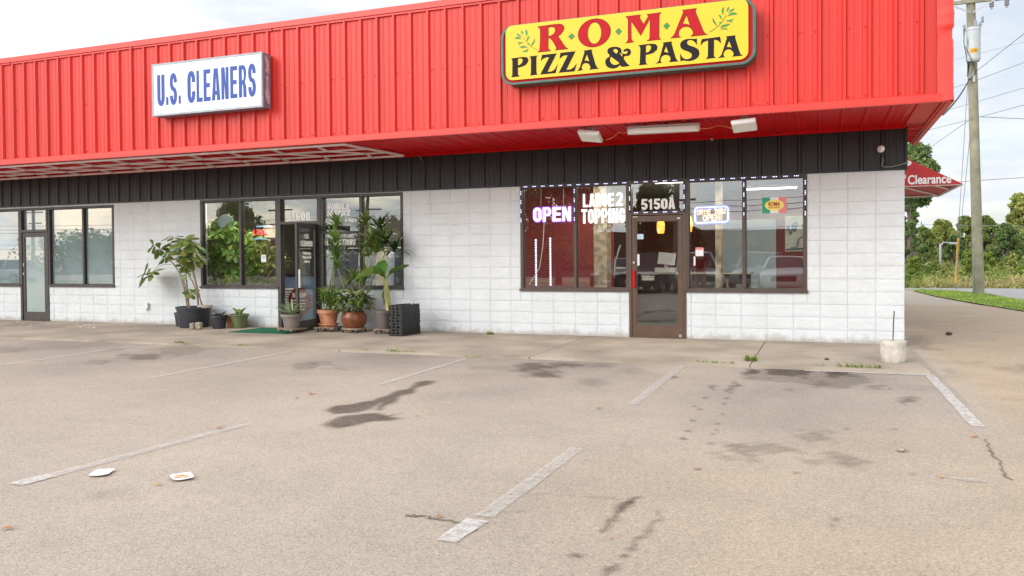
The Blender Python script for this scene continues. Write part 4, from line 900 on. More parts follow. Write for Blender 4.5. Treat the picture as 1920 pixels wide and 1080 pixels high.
mb = MB(); capsule(mb, L_, .078, -.135, -.061); mb.build('lens', 'lens_white', tl)
mb = MB()
for q in (-.7, .7): mb.box(q*L_-.03, q*L_+.03, -.03, .03, -.0295, -.0, .003)
mb.build('mount', 'steel', tl); tl.rotation_euler = (0, 0, math.atan2((tb-ta).y, (tb-ta).x))
for a, b, c, lab in ((pt(1136, 262, 3.22), pt(1158, 250, 3.31), pt(1175, 247, 3.28), 'orange cord from the left square lamp to the tube light'), (pt(1312, 240, 3.26), pt(1343, 236, 3.30), pt(1382, 240, 3.22), 'orange cord from the tube light to the right square lamp')):
    mb = MB(); pts = [a.lerp(b, i/8)+Vector((0, 0, -.02*math.sin(math.pi*i/8))) for i in range(8)]+[b.lerp(c, i/8)+Vector((0, 0, .012*math.sin(2*math.pi*i/8))) for i in range(9)]
    mb.tube(pts, .006, 6); tag(mb.build('power_cord', 'cord_orange'), lab, 'cord', 'orange cords under the canopy')
mb = MB(); a = pt(1215, 255, BZ-.03)
for i in range(9): mb.tube([(a.x+.004*math.cos(i*1.57+q), a.y+.004*math.sin(i*1.57+q), BZ-.03-.027*i-.03*(q/3.14)) for q in (0, 1.57, 3.14)], .003, 5)
mb.tube([(a.x, a.y, BZ-.27), (a.x+.012, a.y, BZ-.285), (a.x, a.y, BZ-.30), (a.x-.01, a.y, BZ-.285)], .003, 5)
tag(mb.build('hanging_chain', 'rust'), 'short rusty chain hanging below the tube light', 'chain')
for px, py, lab in ((1335, 261, 'small mud wasp nest on the band right of the tube light'), (789, 297, 'short bent metal clip where the white lattice ends')):
    a = at(px, py, Y=-.06); mb = MB()
    if px > 1000: mb.lathe([(0, -.03), (.022, -.022), (.03, 0), (.024, .02), (0, .03)], a, 10); tag(mb.build('wasp_nest', 'stone', None, True), lab, 'nest')
    else: mb.tube([a+Vector((-.03, 0, .05)), a+Vector((0, -.02, .02)), a+Vector((.035, -.03, -.035)), a+Vector((.04, -.03, -.05))], .014, 6); tag(mb.build('metal_clip', 'stem_brown'), lab, 'clip')
# white lattice frame lying under the soffit
zt = 3.305; ya_, yb2 = -2.13, -.42; xr = -8.43; tl2 = thing('metal_lattice', 'flat white metal lattice mounted under the left canopy', 'lattice', (xr, ya_, zt))
def lp(u, v): return (u-xr, (ya_+(yb2-ya_)*v)-ya_, 0)
sec = .044
rails = MB(); rails.bar(lp(-30, .0), lp(xr-.2, 0), sec, .030); rails.bar(lp(-30, 1.), lp(xr-.03, 1.), sec, .030); rails.bar(lp(xr-.22, .015), lp(xr-.03, .985), sec, .029)
rails.bar(lp(-30, .36), lp(xr-.16, .36), sec*.85, .026); rails.bar(lp(-30, .69), lp(xr-.10, .69), sec*.85, .025)
rails.build('rail', 'lattice_white', tl2)
x = xr-.95
while x > -27:
    for u0, v0, u1, v1, h_ in ((x, .36, x+.16, .02, .022), (x, .36, x+.44, .69, .023), (x+.44, .69, x+.26, .98, .021)):
        zig = MB(); zig.bar(lp(u0, v0), lp(u1, v1), sec*.9, h_); zig.build('strut', 'lattice_white', tl2)
    for u, v in ((x, .36), (x+.44, .69), (x+.16, .02), (x+.26, .98)): p = lp(u, v); cl = MB(); cl.box(p[0]-.010, p[0]+.010, p[1]-.042, p[1]+.042, -.020, .020); cl.build('clamp', 'grey_plastic', tl2)
    x -= .92


# camera, conduit and outlet on the wall
a = at(1652, 279, Y=-.06)
sc_ = thing('security_camera', 'small white dome security camera on the black band by the corner', 'camera', (a.x, -.04, a.z))
mb = MB(); mb.lathe([(0, 0), (.055, 0), (.055, .02), (.03, .035)], n=20); mb.v = [(v[0], -v[2]+.01, v[1]) for v in mb.v]; mb.build('base', 'lens_white', sc_)
bm = bmesh.new(); bmesh.ops.create_uvsphere(bm, u_segments=18, v_segments=12, radius=.05); mb = MB(); mb.addbm(bm, Matrix.Translation((0, -.055, 0))); mb.build('ball', 'lens_white', sc_, True)
mb = MB(); mb.lathe([(0, 0), (.02, 0), (.022, -.012)], n=14); q = Vector((-.45, -.85, -.25)).to_track_quat('Z', 'Y'); mb.v = [tuple(q @ Vector((v[0], v[1], v[2]+.047))+Vector((0, -.055, 0))) for v in mb.v]; mb.build('lens', 'crate_black', sc_)
cd_ = [at(px, py, Y=-.06) for px, py in ((1655, 296), (1655, 303), (1653, 311), (1660, 313), (1672, 313), (1684, 310), (1695, 305))]; cd_[-1].x = .04; cd_.append(cd_[-1]+Vector((.01, .4, .02)))
mb = MB(); mb.tube(cd_, .009, 6); tag(mb.build('cable_conduit', 'wire_grey'), 'thin grey cable running along the foot of the black band to the corner', 'cable')
a = at(278, 573, Y=0)
ob_ = thing('outlet_box', 'small white outlet box low on the wall left of the leaning plant', 'outlet', (a.x, -.015, a.z))
mb = MB(); mb.box(-.035, .035, -.05, 0, -.06, .06, .006); mb.build('cover', 'white_paint', ob_); mb = MB(); mb.tube([(0, -.02, -.06), (0, -.02, -.11)], .012, 8); mb.build('conduit', 'wire_grey', ob_)

# ================================================================== LED STRIPS ROUND THE PIZZA WINDOWS
def led(p, q, label):
    p, q = Vector(p), Vector(q); t = thing('led_strip', label, 'light strip', p, 0, 'LED strips round the pizza shop windows')
    d = q-p; L = d.length; u = d.normalized(); n = Vector((0, -1, 0)); w = u.cross(n)
    mb = MB(); mb.bar((0, 0, 0), d, .022, .012) if abs(u.z) < .5 else mb.bar((0, 0, 0), d, .012, .022); mb.build('tape', 'led_strip', t)
    mb = MB(); s = .06
    while s < L-.03:
        for k in range(3):
            c = u*(s+k*.026)+n*.009; e = .0065
            if s+k*.026 < L: mb.add([c+u*sx*e+w*sz*e+n*sn*.004 for sn in (0, 1) for sx, sz in ((-1,-1),(1,-1),(1,1),(-1,1))], [(0,1,2,3),(7,6,5,4),(0,4,5,1),(1,5,6,2),(2,6,7,3),(3,7,4,0)])
        s += .165
    mb.build('diode', 'led', t)
yl_ = -.026
for p, q, lab in [((-6.28, yl_, 2.672), (-4.32, yl_, 2.672), 'white and violet LED strip along the top of the left pizza window'), ((-6.285, yl_, 2.65), (-6.285, yl_, 2.02), 'LED strip down the left edge of the left pizza window'), ((-5.28, yl_, 2.65), (-5.28, yl_, 2.0), 'LED strip down the mullion right of the OPEN sign'),
                  ((-4.287, yl_-.01, 2.65), (-4.287, yl_-.01, 2.15), 'LED strip left of the number 5150A'), ((-4.26, yl_-.01, 2.675), (-3.37, yl_-.01, 2.675), 'LED strip along the top above the number 5150A'), ((-4.26, yl_-.01, 2.15), (-3.37, yl_-.01, 2.15), 'LED strip below the number 5150A over the door'),
                  ((-3.358, yl_-.01, 2.65), (-3.358, yl_-.01, 2.15), 'LED strip right of the number 5150A'), ((-3.31, yl_, 2.672), (-1.43, yl_, 2.672), 'LED strip along the top of the right pizza window'), ((-2.388, yl_, 2.65), (-2.388, yl_, 2.05), 'LED strip down the mullion between DRIVE THRU sign and flag poster'), ((-1.44, yl_, 2.65), (-1.44, yl_, 2.03), 'LED strip down the right edge of the right pizza window')]:
    led(p, q, lab)
for px in (1005, 1032):
    a, b = at(px, 448 if px < 1010 else 445, Y=.35), at(px+.8, 536, Y=.35); mb = MB(); t = thing('led_rope', 'row of white LED dots hanging inside the window, %s of the two' % ('left' if px < 1010 else 'right'), 'light strip', a, 0, 'hanging LED rows under the OPEN sign')
    d = b-a; mb.tube([(0, 0, 0), d], .006, 6); mb.build('wire', 'lens_white', t); mb = MB()
    for i in range(19):
        c = d*((i+.5)/19); mb.box(c.x-.016, c.x+.016, c.y-.02, c.y-.008, c.z-.013, c.z+.013)
    mb.build('diode', 'led', t)

# ================================================================== PLANTS
def strap(mb, b, az, el, L, w, droop=1.2, n=6, fold=.25, wp=.35, tip=.0):
    """arching strap leaf from b; el start elevation, droop total bend (rad)"""
    p = Vector(b); q = []; h = Vector((math.cos(az), math.sin(az), 0)); side = Vector((-math.sin(az), math.cos(az), 0))
    for i in range(n+1):
        t = i/n; e = el-droop*t**1.3; d = h*math.cos(e)+Vector((0, 0, math.sin(e)))
        ww = w*.5*(min(1, (t+.08)/wp)**.7)*max(tip, (1-max(0, (t-wp)/(1-wp))**1.8)); u = side.cross(d)*-1
        q.append((p.copy(), side*ww, u*ww*fold)); p = p+d*(L/n)
    vs = []
    for c, s_, u in q: vs += [c-s_+u, c, c+s_+u]
    mb.add(vs, [f for i in range(n) for f in ((3*i, 3*i+1, 3*i+4, 3*i+3), (3*i+1, 3*i+2, 3*i+5, 3*i+4))])
def rosette(mb, b, n, L, w, el=(.2, 1.3), droop=(.8, 1.6), axis=None):
    for i in range(n):
        az = i*2.399+rnd.uniform(-.3, .3); t = i/n
        strap(mb, Vector(b)+Vector((0, 0, -.10*L*(1-t))), az, el[0]+(el[1]-el[0])*t+rnd.uniform(-.15, .15), L*rnd.uniform(.75, 1.1), w*rnd.uniform(.8, 1.15), rnd.uniform(*droop)*(1.1-.5*t))
def palmate(mb, c, d, n, L, w, droop=.5):
    """umbrella of obovate leaflets round direction d"""
    d = Vector(d).normalized(); a = d.orthogonal().normalized(); b = d.cross(a)
    for i in range(n):
        th = 2*math.pi*i/n+rnd.uniform(-.25, .25); out = (a*math.cos(th)+b*math.sin(th)); ll = L*rnd.uniform(.75, 1.12)
        el = rnd.uniform(-.1, .45); p = Vector(c); side = d.cross(out).normalized(); vs = []; m = 6
        for k in range(m+1):
            t = k/m; dirv = (out*math.cos(el)+d*math.sin(el)+Vector((0, 0, -1))*droop*t*1.3).normalized()
            ww = w*.5*(.06 if t < .12 else math.sin(math.pi*min(1, (t-.08)/.92)**1.5)**.75+.02)
            u = dirv.cross(side); vs += [p-side*ww+u*ww*-.2, p.copy(), p+side*ww+u*ww*-.2]; p = p+dirv*(ll/m)
        mb.add(vs, [f for k in range(m) for f in ((3*k, 3*k+1, 3*k+4, 3*k+3), (3*k+1, 3*k+2, 3*k+5, 3*k+4))])
def leafy(mb, c, n, spread, L, w, up=.4):
    """bushy mound of pointed leaves"""
    for i in range(n):
        d = Vector((rng.normal(), rng.normal(), rng.normal()*.8)); d.normalize(); r = rnd.uniform(.35, 1)**.6
        p = Vector(c)+Vector((d.x*spread[0]*r, d.y*spread[1]*r, d.z*spread[2]*r))
        strap(mb, p, math.atan2(d.y, d.x)+rnd.uniform(-.7, .7), rnd.uniform(-.4, up+.4), L*rnd.uniform(.6, 1.15), w*rnd.uniform(.7, 1.15), rnd.uniform(.4, 1.3), 4, .2, .4)
def pot(t, prof, m, rim=.012, soil=.85, n=32, name='pot'):
    """open pot: outer profile [(r,z)...] from the ground up, wall thickness rim"""
    mb = MB(); zt = prof[-1][1]; rt = prof[-1][0]; mb.lathe([(0, .0)]+prof+[(rt-rim, zt), (rt-rim*1.6, zt-.05)], n=n); mb.build(name, m, t, True)
    mb = MB(); rs = rt-rim*1.3; mb.lathe([(0, zt-.035), (rs*.5, zt-.028), (rs, zt-.042)], n=20)
    return mb.build('soil', 'soil', t)
def dolly(x, y, r, label, square=False):
    t = thing('plant_dolly', label, 'plant dolly', (x, y, 0), rnd.uniform(-.3, .3), 'wheeled dollies under the pots'); mb = MB()
    if square:
        for k in (-1, 0, 1): mb.box(-r, r, k*r*.68-r*.30, k*r*.68+r*.30, .07, .088, .003)
        mb.box(-r*.85, -r*.65, -r*.98, r*.98, .052, .0695); mb.box(r*.65, r*.85, -r*.98, r*.98, .052, .0695)
    else: mb.lathe([(0, .055), (r, .055), (r+.004, .062), (r+.004, .085), (r, .09), (0, .09)], n=28)
    mb.build('board', 'wood_board', t)
    for sx, sy in ((-1, -1), (1, -1), (1, 1), (-1, 1)):
        c = MB(); x_, y_ = sx*r*.7, sy*r*.7; q = rnd.uniform(0, 3)
        w = MB(); w.lathe([(0, -.011), (.022, -.011), (.025, -.006), (.025, .006), (.022, .011), (0, .011)], n=14); w.v = [(x_+math.cos(q)*v[2]+math.sin(q)*v[0], y_+math.sin(q)*v[2]-math.cos(q)*v[0], .0255+v[1]) for v in w.v]
        c.box(x_-.018, x_+.018, y_-.018, y_+.018, .046, .0518); c.bar((x_+math.cos(q)*.014, y_+math.sin(q)*.014, .025), (x_+math.cos(q)*.014, y_+math.sin(q)*.014, .047), .005, .02); c.bar((x_-math.cos(q)*.014, y_-math.sin(q)*.014, .025), (x_-math.cos(q)*.014, y_-math.sin(q)*.014, .047), .005, .02)
        co = c.build('caster', 'steel', t); w.build('wheel', 'rubber', co)
    return t
def canes(t, paths, m, r0, r1=None, name='stem'):
    for P in paths:
        P = [Vector(p)-t.location for p in P]; q = []
        for a, b in zip(P[:-1], P[1:]): q += [a.lerp(b, i/3) for i in range(3)]
        q.append(P[-1]); mb = MB(); mb.tube(q, [r0+(((r1 or r0)-r0)*i/(len(q)-1)) for i in range(len(q))], 7); mb.build(name, m, t, True)

# 1. leaning umbrella-leaved plant in the big black planter
c1 = at(373, 606, Z=0); X1, Y1 = -13.42, -.43
t1 = thing('potted_plant', 'tall leaning plant with umbrella leaves in a wide black planter left of the cleaners window', 'potted plant', (X1, Y1, 0))
pl = lambda px, py, dy=0.: at(px, py, Y=Y1+dy)
pot(t1, [(.275, 0), (.285, .03), (.335, .38), (.352, .385), (.352, .43)], 'pot_black', .015)
stems = [[pl(352,580), pl(349,562), pl(345,540), pl(338,515), pl(326,495), pl(316,487)], [pl(357,580), pl(351,560), pl(347,535), pl(337,512), pl(329,500), pl(322,492)], [pl(354,580,.06), pl(353,555,.06), pl(350,530,.06), pl(348,508,.06), pl(345,480,.06)],
         [pl(372,577,.1), pl(371,555,.1), pl(367,530,.1), pl(362,510,.1), pl(358,492,.1), pl(352,470,.1)], [pl(379,574,.05), pl(374,556,.05), pl(369,535,.05), pl(364,515,.05), pl(360,497,.05), pl(356,480,.05)], [pl(372,577,-.03), pl(369,548,-.03), pl(361,528,-.03), pl(354,517,-.03)]]
canes(t1, stems, 'stem_brown', .017, .011)
canes(t1, [[pl(321,496), pl(308,496), pl(296,500), pl(288,508), pl(282,515), pl(276,518)]], 'stem_brown', .006, .004)
fo = MB()
for px, py, dx, dz, n, L, dy in [(325,446,-.1,.9,7,.32,0),(345,452,.2,.9,8,.34,-.1),(356,458,.5,.7,8,.36,0),(366,470,.7,.5,8,.34,.05),(340,470,-.1,.8,8,.36,-.12),(352,480,.3,.6,9,.40,-.08),(362,488,.4,.4,8,.34,.05),(318,472,-.4,.8,8,.32,.05),(300,468,-.7,.5,7,.28,0),(288,462,-.8,.3,6,.24,-.05),(310,482,-.4,.4,7,.26,0),(345,500,.2,.2,7,.26,0),(335,455,0,1,7,.3,.1),(277,520,-.4,.5,9,.42,-.05),(281,512,-.2,.9,7,.32,.05),(270,516,-.8,.3,5,.34,0),(359,550,.5,.5,7,.26,-.05),(330,485,-.1,.6,7,.30,-.1),(350,512,0,.1,6,.2,0)]:
    c = pl(px, py, dy)-t1.location; palmate(fo, c, (dx, rnd.uniform(-.5, .1), dz), n, L*.92, L*.40, .62)
fo.build('foliage', 'fol_ficus', t1)
mb = MB(); q = at(378, 578, Y=Y1-.1)-t1.location; mb.lathe([(0, .0), (.15, .0), (.155, .05), (.13, .055), (.10, .02), (0, .02)], (q.x-.02, .02, .41), 20); mb.build('inner_pot', 'room_beige', t1, True)
for px, w, h, lab in ((361, .12, .16, 'narrow rough stone chunk leaning on the black planter'), (373, .17, .18, 'wide rough stone chunk leaning on the black planter')):
    c = at(px, 606, Y=-.86); bm = bmesh.new(); bmesh.ops.create_icosphere(bm, subdivisions=3, radius=.5)
    for v in bm.verts:
        n = v.co.normalized(); k = max(abs(n.x), abs(n.y), abs(n.z)); v.co = n*.5/k**.7*(1+rng.normal(0, .05)); v.co = Vector((v.co.x*w*.8, v.co.y*.10, (v.co.z+.52)*h*.8))
    mb = MB(); mb.addbm(bm); o = mb.build('stone_chunk', 'stone', loc=(c.x, -.86, 0)); tag(o, lab, 'stone', 'stones in front of the planter')
tb_ = thing('empty_pot', 'empty black nursery pot half hidden behind the wide planter', 'pot', (-13.86, -.28, 0)); pot(tb_, [(.12, 0), (.155, .26), (.165, .265), (.165, .29)], 'pot_black')
# 2. black pot, 3. green pot, 4. tipped brown pot
t2 = thing('potted_plant', 'low seedlings in a small black square-rimmed pot', 'potted plant', (-12.66, -.55, 0)); pot(t2, [(.12, 0), (.125, .01), (.15, .215), (.17, .22), (.172, .27)], 'pot_black')
fo = MB(); leafy(fo, (0, 0, .28), 45, (.12, .12, .05), .10, .04); fo.build('foliage', 'fol_dark', t2)
mb = MB(); mb.box(-.15, -.01, -.05, .05, .30, .312, .003); mb.box(-.12, -.10, -.01, .01, .22, .2995); mb.box(-.06, -.04, -.01, .01, .22, .2995); mb.build('plant_tag', 'wire_grey', t2)
t3 = thing('potted_plant', 'small sprouting plant in an olive green pot', 'potted plant', (-12.33, -.33, 0)); pot(t3, [(.11, 0), (.115, .01), (.175, .245), (.195, .25), (.197, .285)], 'pot_green')
fo = MB()
for az, L, el in ((2.9, .30, 1.0), (2.3, .22, 1.1), (.3, .2, 1.3), (.1, .26, 1.25), (-1.5, .16, 1.0), (3.6, .18, .6), (1.2, .12, .8)): strap(fo, (.03*math.cos(az), .03*math.sin(az), .245), az, el, L, .09, 1.2, 6, .2, .55)
fo.build('foliage', 'fol_ficus', t3)
tc_ = thing('empty_pot', 'brown clay pot tucked behind the olive green pot', 'pot', (-12.62, -.19, 0)); pot(tc_, [(.10, 0), (.15, .20), (.16, .205), (.16, .235)], 'terracotta')
# 5. aloe on dolly by the open door
c = at(547, 626, Z=0.); xa, ya = at(547, 610, Y=c.y+.2).x, c.y+.2
dolly(xa, ya, .20, 'square board dolly under the grey aloe pot', True)
t5 = thing('potted_plant', 'spiky aloe in a light grey pot beside the open door', 'potted plant', (xa, ya, .0885)); pot(t5, [(.13, 0), (.135, .01), (.175, .21), (.20, .215), (.203, .27)], 'pot_grey')
fo = MB()
for i in range(16): strap(fo, (.03*math.cos(i*2.4), .03*math.sin(i*2.4), .23), i*2.4, .25+1.0*i/16, rnd.uniform(.34, .46), .07, rnd.uniform(.1, .9)*(1-.4*i/16), 6, .55, .12)
fo.build('foliage', 'fol_aloe', t5)
# 6. terracotta dracaena
xt, yt_ = at(616, 600, Y=-.46).x, -.46; dolly(xt, yt_, .215, 'square board dolly under the terracotta pot', True)
sau = thing('pot_saucer', 'terracotta saucer under the terracotta pot', 'saucer', (xt, yt_, .0885)); mb = MB(); mb.lathe([(0, 0), (.16, 0), (.188, .045), (.198, .05), (.195, .065), (.176, .06), (.16, .02), (0, .02)], n=32); mb.build('dish', 'terracotta', sau, True)
t6 = thing('potted_plant', 'tall dracaena with three leaf tufts in a terracotta pot', 'potted plant', (xt, yt_, .11)); pot(t6, [(.135, 0), (.14, .02), (.19, .235), (.213, .24), (.218, .31)], 'terracotta', .02)
q = lambda px, py, dy=0.: at(px, py, Y=yt_+dy)
canes(t6, [[q(611,582), q(617,545), q(623,515), q(627,480), q(629,450), q(631,425)], [q(618,582,.05), q(621,550,.05), q(625,520,.05), q(630,500,.05)], [q(607,582,-.05), q(612,556,-.05), q(620,525,-.05), q(626,495,-.05)], [q(626,582,.05), q(637,560,.05), q(645,540,.02), q(636,512,0), q(632,495)]], 'stem_green', .014, .01)
fo = MB()
for px, py, n, L, w in ((631,422,26,.36,.06), (628,452,26,.42,.065), (630,482,26,.36,.06), (628,470,14,.36,.06), (632,500,16,.36,.05)): rosette(fo, q(px, py)-t6.location, n, L, w)
for i in range(11):
    b_ = Vector((rnd.uniform(-.14, .14), rnd.uniform(-.12, .10), .29)); h_ = rnd.uniform(.03, .32)
    fo.tube([b_, b_+Vector((rnd.uniform(-.04, .04), rnd.uniform(-.04, .04), h_+.03))], .007, 5); rosette(fo, b_+Vector((0, 0, h_)), 12, .26, .042, (.1, 1.2), (.4, 1.2))
strap(fo, (-.10, -.05, .3), math.pi+.3, 1.0, .6, .06, 2.6); strap(fo, (-.12, -.1, .28), math.pi+.5, .6, .5, .07, 2.2); strap(fo, (.1, -.1, .3), -.3, 1.1, .5, .05, 2.2)
fo.build('foliage', 'fol_bright', t6)
# 7. brown glazed pot, bushy
xb_, yb3 = at(664, 600, Y=-.50).x, -.50; dolly(xb_, yb3, .22, 'round wooden dolly under the brown glazed pot')
t7 = thing('potted_plant', 'bushy plant with tall canes in a round brown glazed pot', 'potted plant', (xb_, yb3, .0905))
pot(t7, [(.17, 0), (.18, .01), (.215, .07), (.238, .14), (.240, .19), (.226, .25), (.205, .29), (.21, .305)], 'glazed', .018, n=48)
dm = MB()
for r in range(7):
    z = .04+r*.034; R0 = np.interp(z, [0, .01, .07, .14, .19, .25, .29], [.17, .18, .215, .238, .240, .226, .205])
    for k in range(44):
        a = 2*math.pi*(k+.5*(r % 2))/44; cx, cy = R0*math.cos(a), R0*math.sin(a); u = Vector((-math.sin(a), math.cos(a), 0)); n = Vector((math.cos(a), math.sin(a), 0)); cc = Vector((cx, cy, z))
        dm.add([cc+u*.013, cc+Vector((0, 0, .013)), cc-u*.013, cc-Vector((0, 0, .013)), cc+n*.009], [(0, 1, 4), (1, 2, 4), (2, 3, 4), (3, 0, 4)])
dm.build('studs', 'glazed', t7, True)
q = lambda px, py, dy=0.: at(px, py, Y=yb3+dy)
canes(t7, [[q(672,590,.1), q(678,555,.1), q(682,510,.1), q(683,470,.1), q(684,420,.1)], [q(668,588), q(672,565), q(676,545), q(672,528), q(664,520)]], 'stem_brown', .012, .009)
canes(t7, [[q(678,588,.1), q(683,540,.1), q(688,515,.1), q(697,490,.1), q(708,468,.1), q(714,440,.1)], [q(690,510,.05), q(688,486,.05), q(700,470,.05)], [q(684,560,.12), q(700,520,.14), q(716,490,.16), q(722,475,.16), q(716,455,.16)]], 'stem_green', .012, .008)
fo = MB(); leafy(fo, (0, -.04, .52), 330, (.36, .27, .27), .17, .085, .2)
for px, py, n, L, w, dy in ((684,420,20,.34,.055,.1), (684,413,14,.28,.05,.1), (700,452,24,.42,.06,.05), (695,462,22,.4,.06,.1), (716,452,24,.40,.06,.1), (706,470,20,.36,.06,.05), (690,478,18,.34,.055,.05), (664,522,20,.34,.045,0), (686,520,24,.36,.06,0), (672,528,16,.32,.05,.0), (655,530,12,.34,.04,.0)): rosette(fo, q(px, py, dy)-t7.location, n, L, w)
fo.build('foliage', 'fol_ficus', t7)
fo = MB()
for px, py, n, L, w in ((712,432,22,.44,.09), (722,455,18,.42,.09), (740,470,14,.40,.08)): rosette(fo, q(px, py, .2)-t7.location, n, L, w)
fo.build('dark_foliage', 'fol_dark', t7)
# 8. banana
xn, yn = at(721, 600, Y=-.55).x, -.55; dolly(xn, yn, .17, 'square board dolly under the banana pot beside the crates', True)
t8 = thing('potted_plant', 'young banana plant with paddle leaves in a taupe pot beside the black crates', 'potted plant', (xn, yn, .0885)); pot(t8, [(.11, 0), (.115, .01), (.15, .285), (.168, .29), (.17, .345)], 'pot_taupe')
q = lambda px, py, dy=0.: at(px, py, Y=yn+dy)
canes(t8, [[q(729,588), q(727,560), q(725,540), q(723,522)]], 'stem_yellow', .052, .03)
fo = MB()
def paddle(mb, P, w, n=14):
    P = [Vector(p)-t8.location for p in P]; L = []
    for i in range(n+1):
        s = i/n*(len(P)-1); k = min(int(s), len(P)-2); L.append(P[k].lerp(P[k+1], s-k))
    vs = []
    for i, c in enumerate(L):
        t = i/n; d = (L[min(i+1, n)]-L[max(0, i-1)]).normalized(); sd = d.cross(Vector((0, 0, 1))).normalized(); sd = (sd+Vector((0, 0, .75))).normalized() if w[1] else sd; up = sd.cross(d)
        ww = .012 if t < .15 else w[0]*.5*math.sin(math.pi*min(1, (t-.12)/.88)**.85)**.6*(1+rnd.uniform(-.05, .05)); vs += [c-sd*ww+up*ww*.25, c, c+sd*ww+up*ww*.25]
    mb.add(vs, [f for i in range(n) for f in ((3*i, 3*i+1, 3*i+4, 3*i+3), (3*i+1, 3*i+2, 3*i+5, 3*i+4))])
paddle(fo, [q(722,524), q(713,511,-.1), q(700,508,-.2), q(680,516,-.3), q(662,526,-.35)], (.24, 1)); paddle(fo, [q(723,524), q(720,508,.05), q(713,500,.1), q(704,500,.15), q(700,504,.18)], (.3, 1)); paddle(fo, [q(724,524), q(733,510,-.02), q(745,505,-.05), q(757,500,-.06), q(768,497,-.06)], (.12, 1))
paddle(fo, [q(722,530,-.08), q(720,545,-.1), q(719,560,-.1), q(720,575,-.1)], (.09, 0)); paddle(fo, [q(723,524), q(718,510,.1), q(722,500,.2), q(727,497,.3)], (.18, 1))
fo.build('foliage', 'fol_banana', t8)

# ================================================================== CRATES, MAT, BOLLARD, LITTER
CA = at(736, 628, Z=0); CB = at(752, 631, Z=0); CC = at(788, 625, Z=0)
def crate(h, w, d):
    """bread tray: slotted walls, corner feet, handle gaps; base at z=0"""
    b = MB(); b.box(0, w, 0, d, .012, .020)
    wal = MB(); t = .012
    for (ax, ln) in (('x', w), ('y', d)):
        n = int(ln/.072); s = ln/n
        for side in (0, 1):
            off = 0 if side == 0 else ((d if ax == 'x' else w)-t)
            def bx(a0, a1, z0_, z1_, e=0.):
                if ax == 'x': wal.box(a0, a1, off-e, off+t+e, z0_, z1_)
                else: wal.box(off-e, off+t+e, a0+.0125, a1-.0125, z0_, z1_)
            for k in range(n): bx(k*s+.001, k*s+s*.74, .022, h, .0015 if k % 2 else 0)
            bx(0, ln, .0205, .036, -.001); bx(0, ln, h*.56, h*.74, -.0012)
            for k in range(0, n, 2): bx(k*s+s*.46, k*s+s, h*.74, h*.98, -.0015)
    for x in (.0, w-.05):
        for y in (.0, d-.05): wal.box(x, x+.05, y, y+.05, -.004, .0115)
    return b, wal
wd = (Vector((CC.x, CC.y, 0))-Vector((CB.x, CB.y, 0))).length; 
ang = R_(86); L_long = .64; L_sh = .27
hcr = .108; Ncr = 5
base_xy = Vector((-8.21, -1.02, 0))
proto = None
cr_lab = ['bottom black bread crate of the stack right of the banana pot', 'second black bread crate from the ground in the stack', 'third black bread crate from the ground, middle of the stack', 'fourth black bread crate from the ground in the stack', 'fifth black bread crate, just under the topmost in the stack', 'topmost black bread crate of the stack']
for i in range(Ncr):
    if i == 0:
        proto = thing('bread_crate', cr_lab[0], 'crate', (0, 0, 0), 0, 'stacked black bread crates'); b, wl = crate(hcr+.012, L_long, L_sh); b.build('tray_floor', 'crate_black', proto); wl.build('slotted_walls', 'crate_black', proto); o = proto
    else: o = copy_tree(proto); o['label'] = cr_lab[i if i < Ncr-1 else 5]
    o.location = (base_xy.x+rnd.uniform(-.006, .006), base_xy.y+rnd.uniform(-.006, .006), .005+i*hcr); o.rotation_euler = (0, 0, ang+rnd.uniform(-.012, .012))
# green mat
P = [at(447, 622, Z=0), at(525, 627.5, Z=0), at(593, 627, Z=0), at(560, 613, Z=0)]
mb = MB(); x0_, x1_, y0_, y1_ = -11.85, -10.55, -1.22, -.25; nx_, ny_ = 30, 20; vs = []
for j in range(ny_+1):
    for i in range(nx_+1): vs.append((x0_+(x1_-x0_)*i/nx_, y0_+(y1_-y0_)*j/ny_, .008+.003*math.sin(i*.7)*math.cos(j*.9)+(.004 if j in (0, ny_) or i in (0, nx_) else 0)))
mb.add(vs, [(j*(nx_+1)+i, j*(nx_+1)+i+1, (j+1)*(nx_+1)+i+1, (j+1)*(nx_+1)+i) for j in range(ny_) for i in range(nx_)])
for (a, b) in (((x0_, y0_), (x1_, y0_)), ((x1_, y0_), (x1_, y1_)), ((x1_, y1_), (x0_, y1_)), ((x0_, y1_), (x0_, y0_))): mb.bar((*a, .006), (*b, .006), .012, .011)
tag(mb.build('door_mat', 'mat_green', None, True), 'green outdoor mat in front of the open door of the cleaners', 'mat')
# concrete footing with its rod
cb_ = at(1675, 681, Z=0); bo = thing('concrete_footing', 'rough round concrete footing with a thin steel rod at the sidewalk corner', 'concrete block', (at(1675, 660, Y=cb_.y+.155).x, cb_.y+.155, 0))
mb = MB(); n = 40; rows = [(.138, .0), (.145, .012), (.15, .08), (.155, .15), (.15, .18), (.156, .21), (.16, .268), (.156, .276)]; vs = []
for j, (r, z) in enumerate(rows):
    for k in range(n):
        a = 2*math.pi*k/n; rr_ = r*(1+rng.normal(0, .012)); vs.append((rr_*math.cos(a), rr_*math.sin(a), z+(rnd.uniform(-.008, .008) if 0 < j < 7 else 0)))
vs.append((0, 0, .278)); m_ = len(rows)
mb.add(vs, [(j*n+k, j*n+(k+1) % n, (j+1)*n+(k+1) % n, (j+1)*n+k) for j in range(m_-1) for k in range(n)]+[((m_-1)*n+k, (m_-1)*n+(k+1) % n, m_*n) for k in range(n)])
mb.build('concrete_body', 'concrete_block', bo, True)
mb = MB(); mb.tube([(-.005, 0, .28), (.002, 0, .5), (.01, .0, .66)], .0075, 7); mb.build('steel_rod', 'rust', bo)
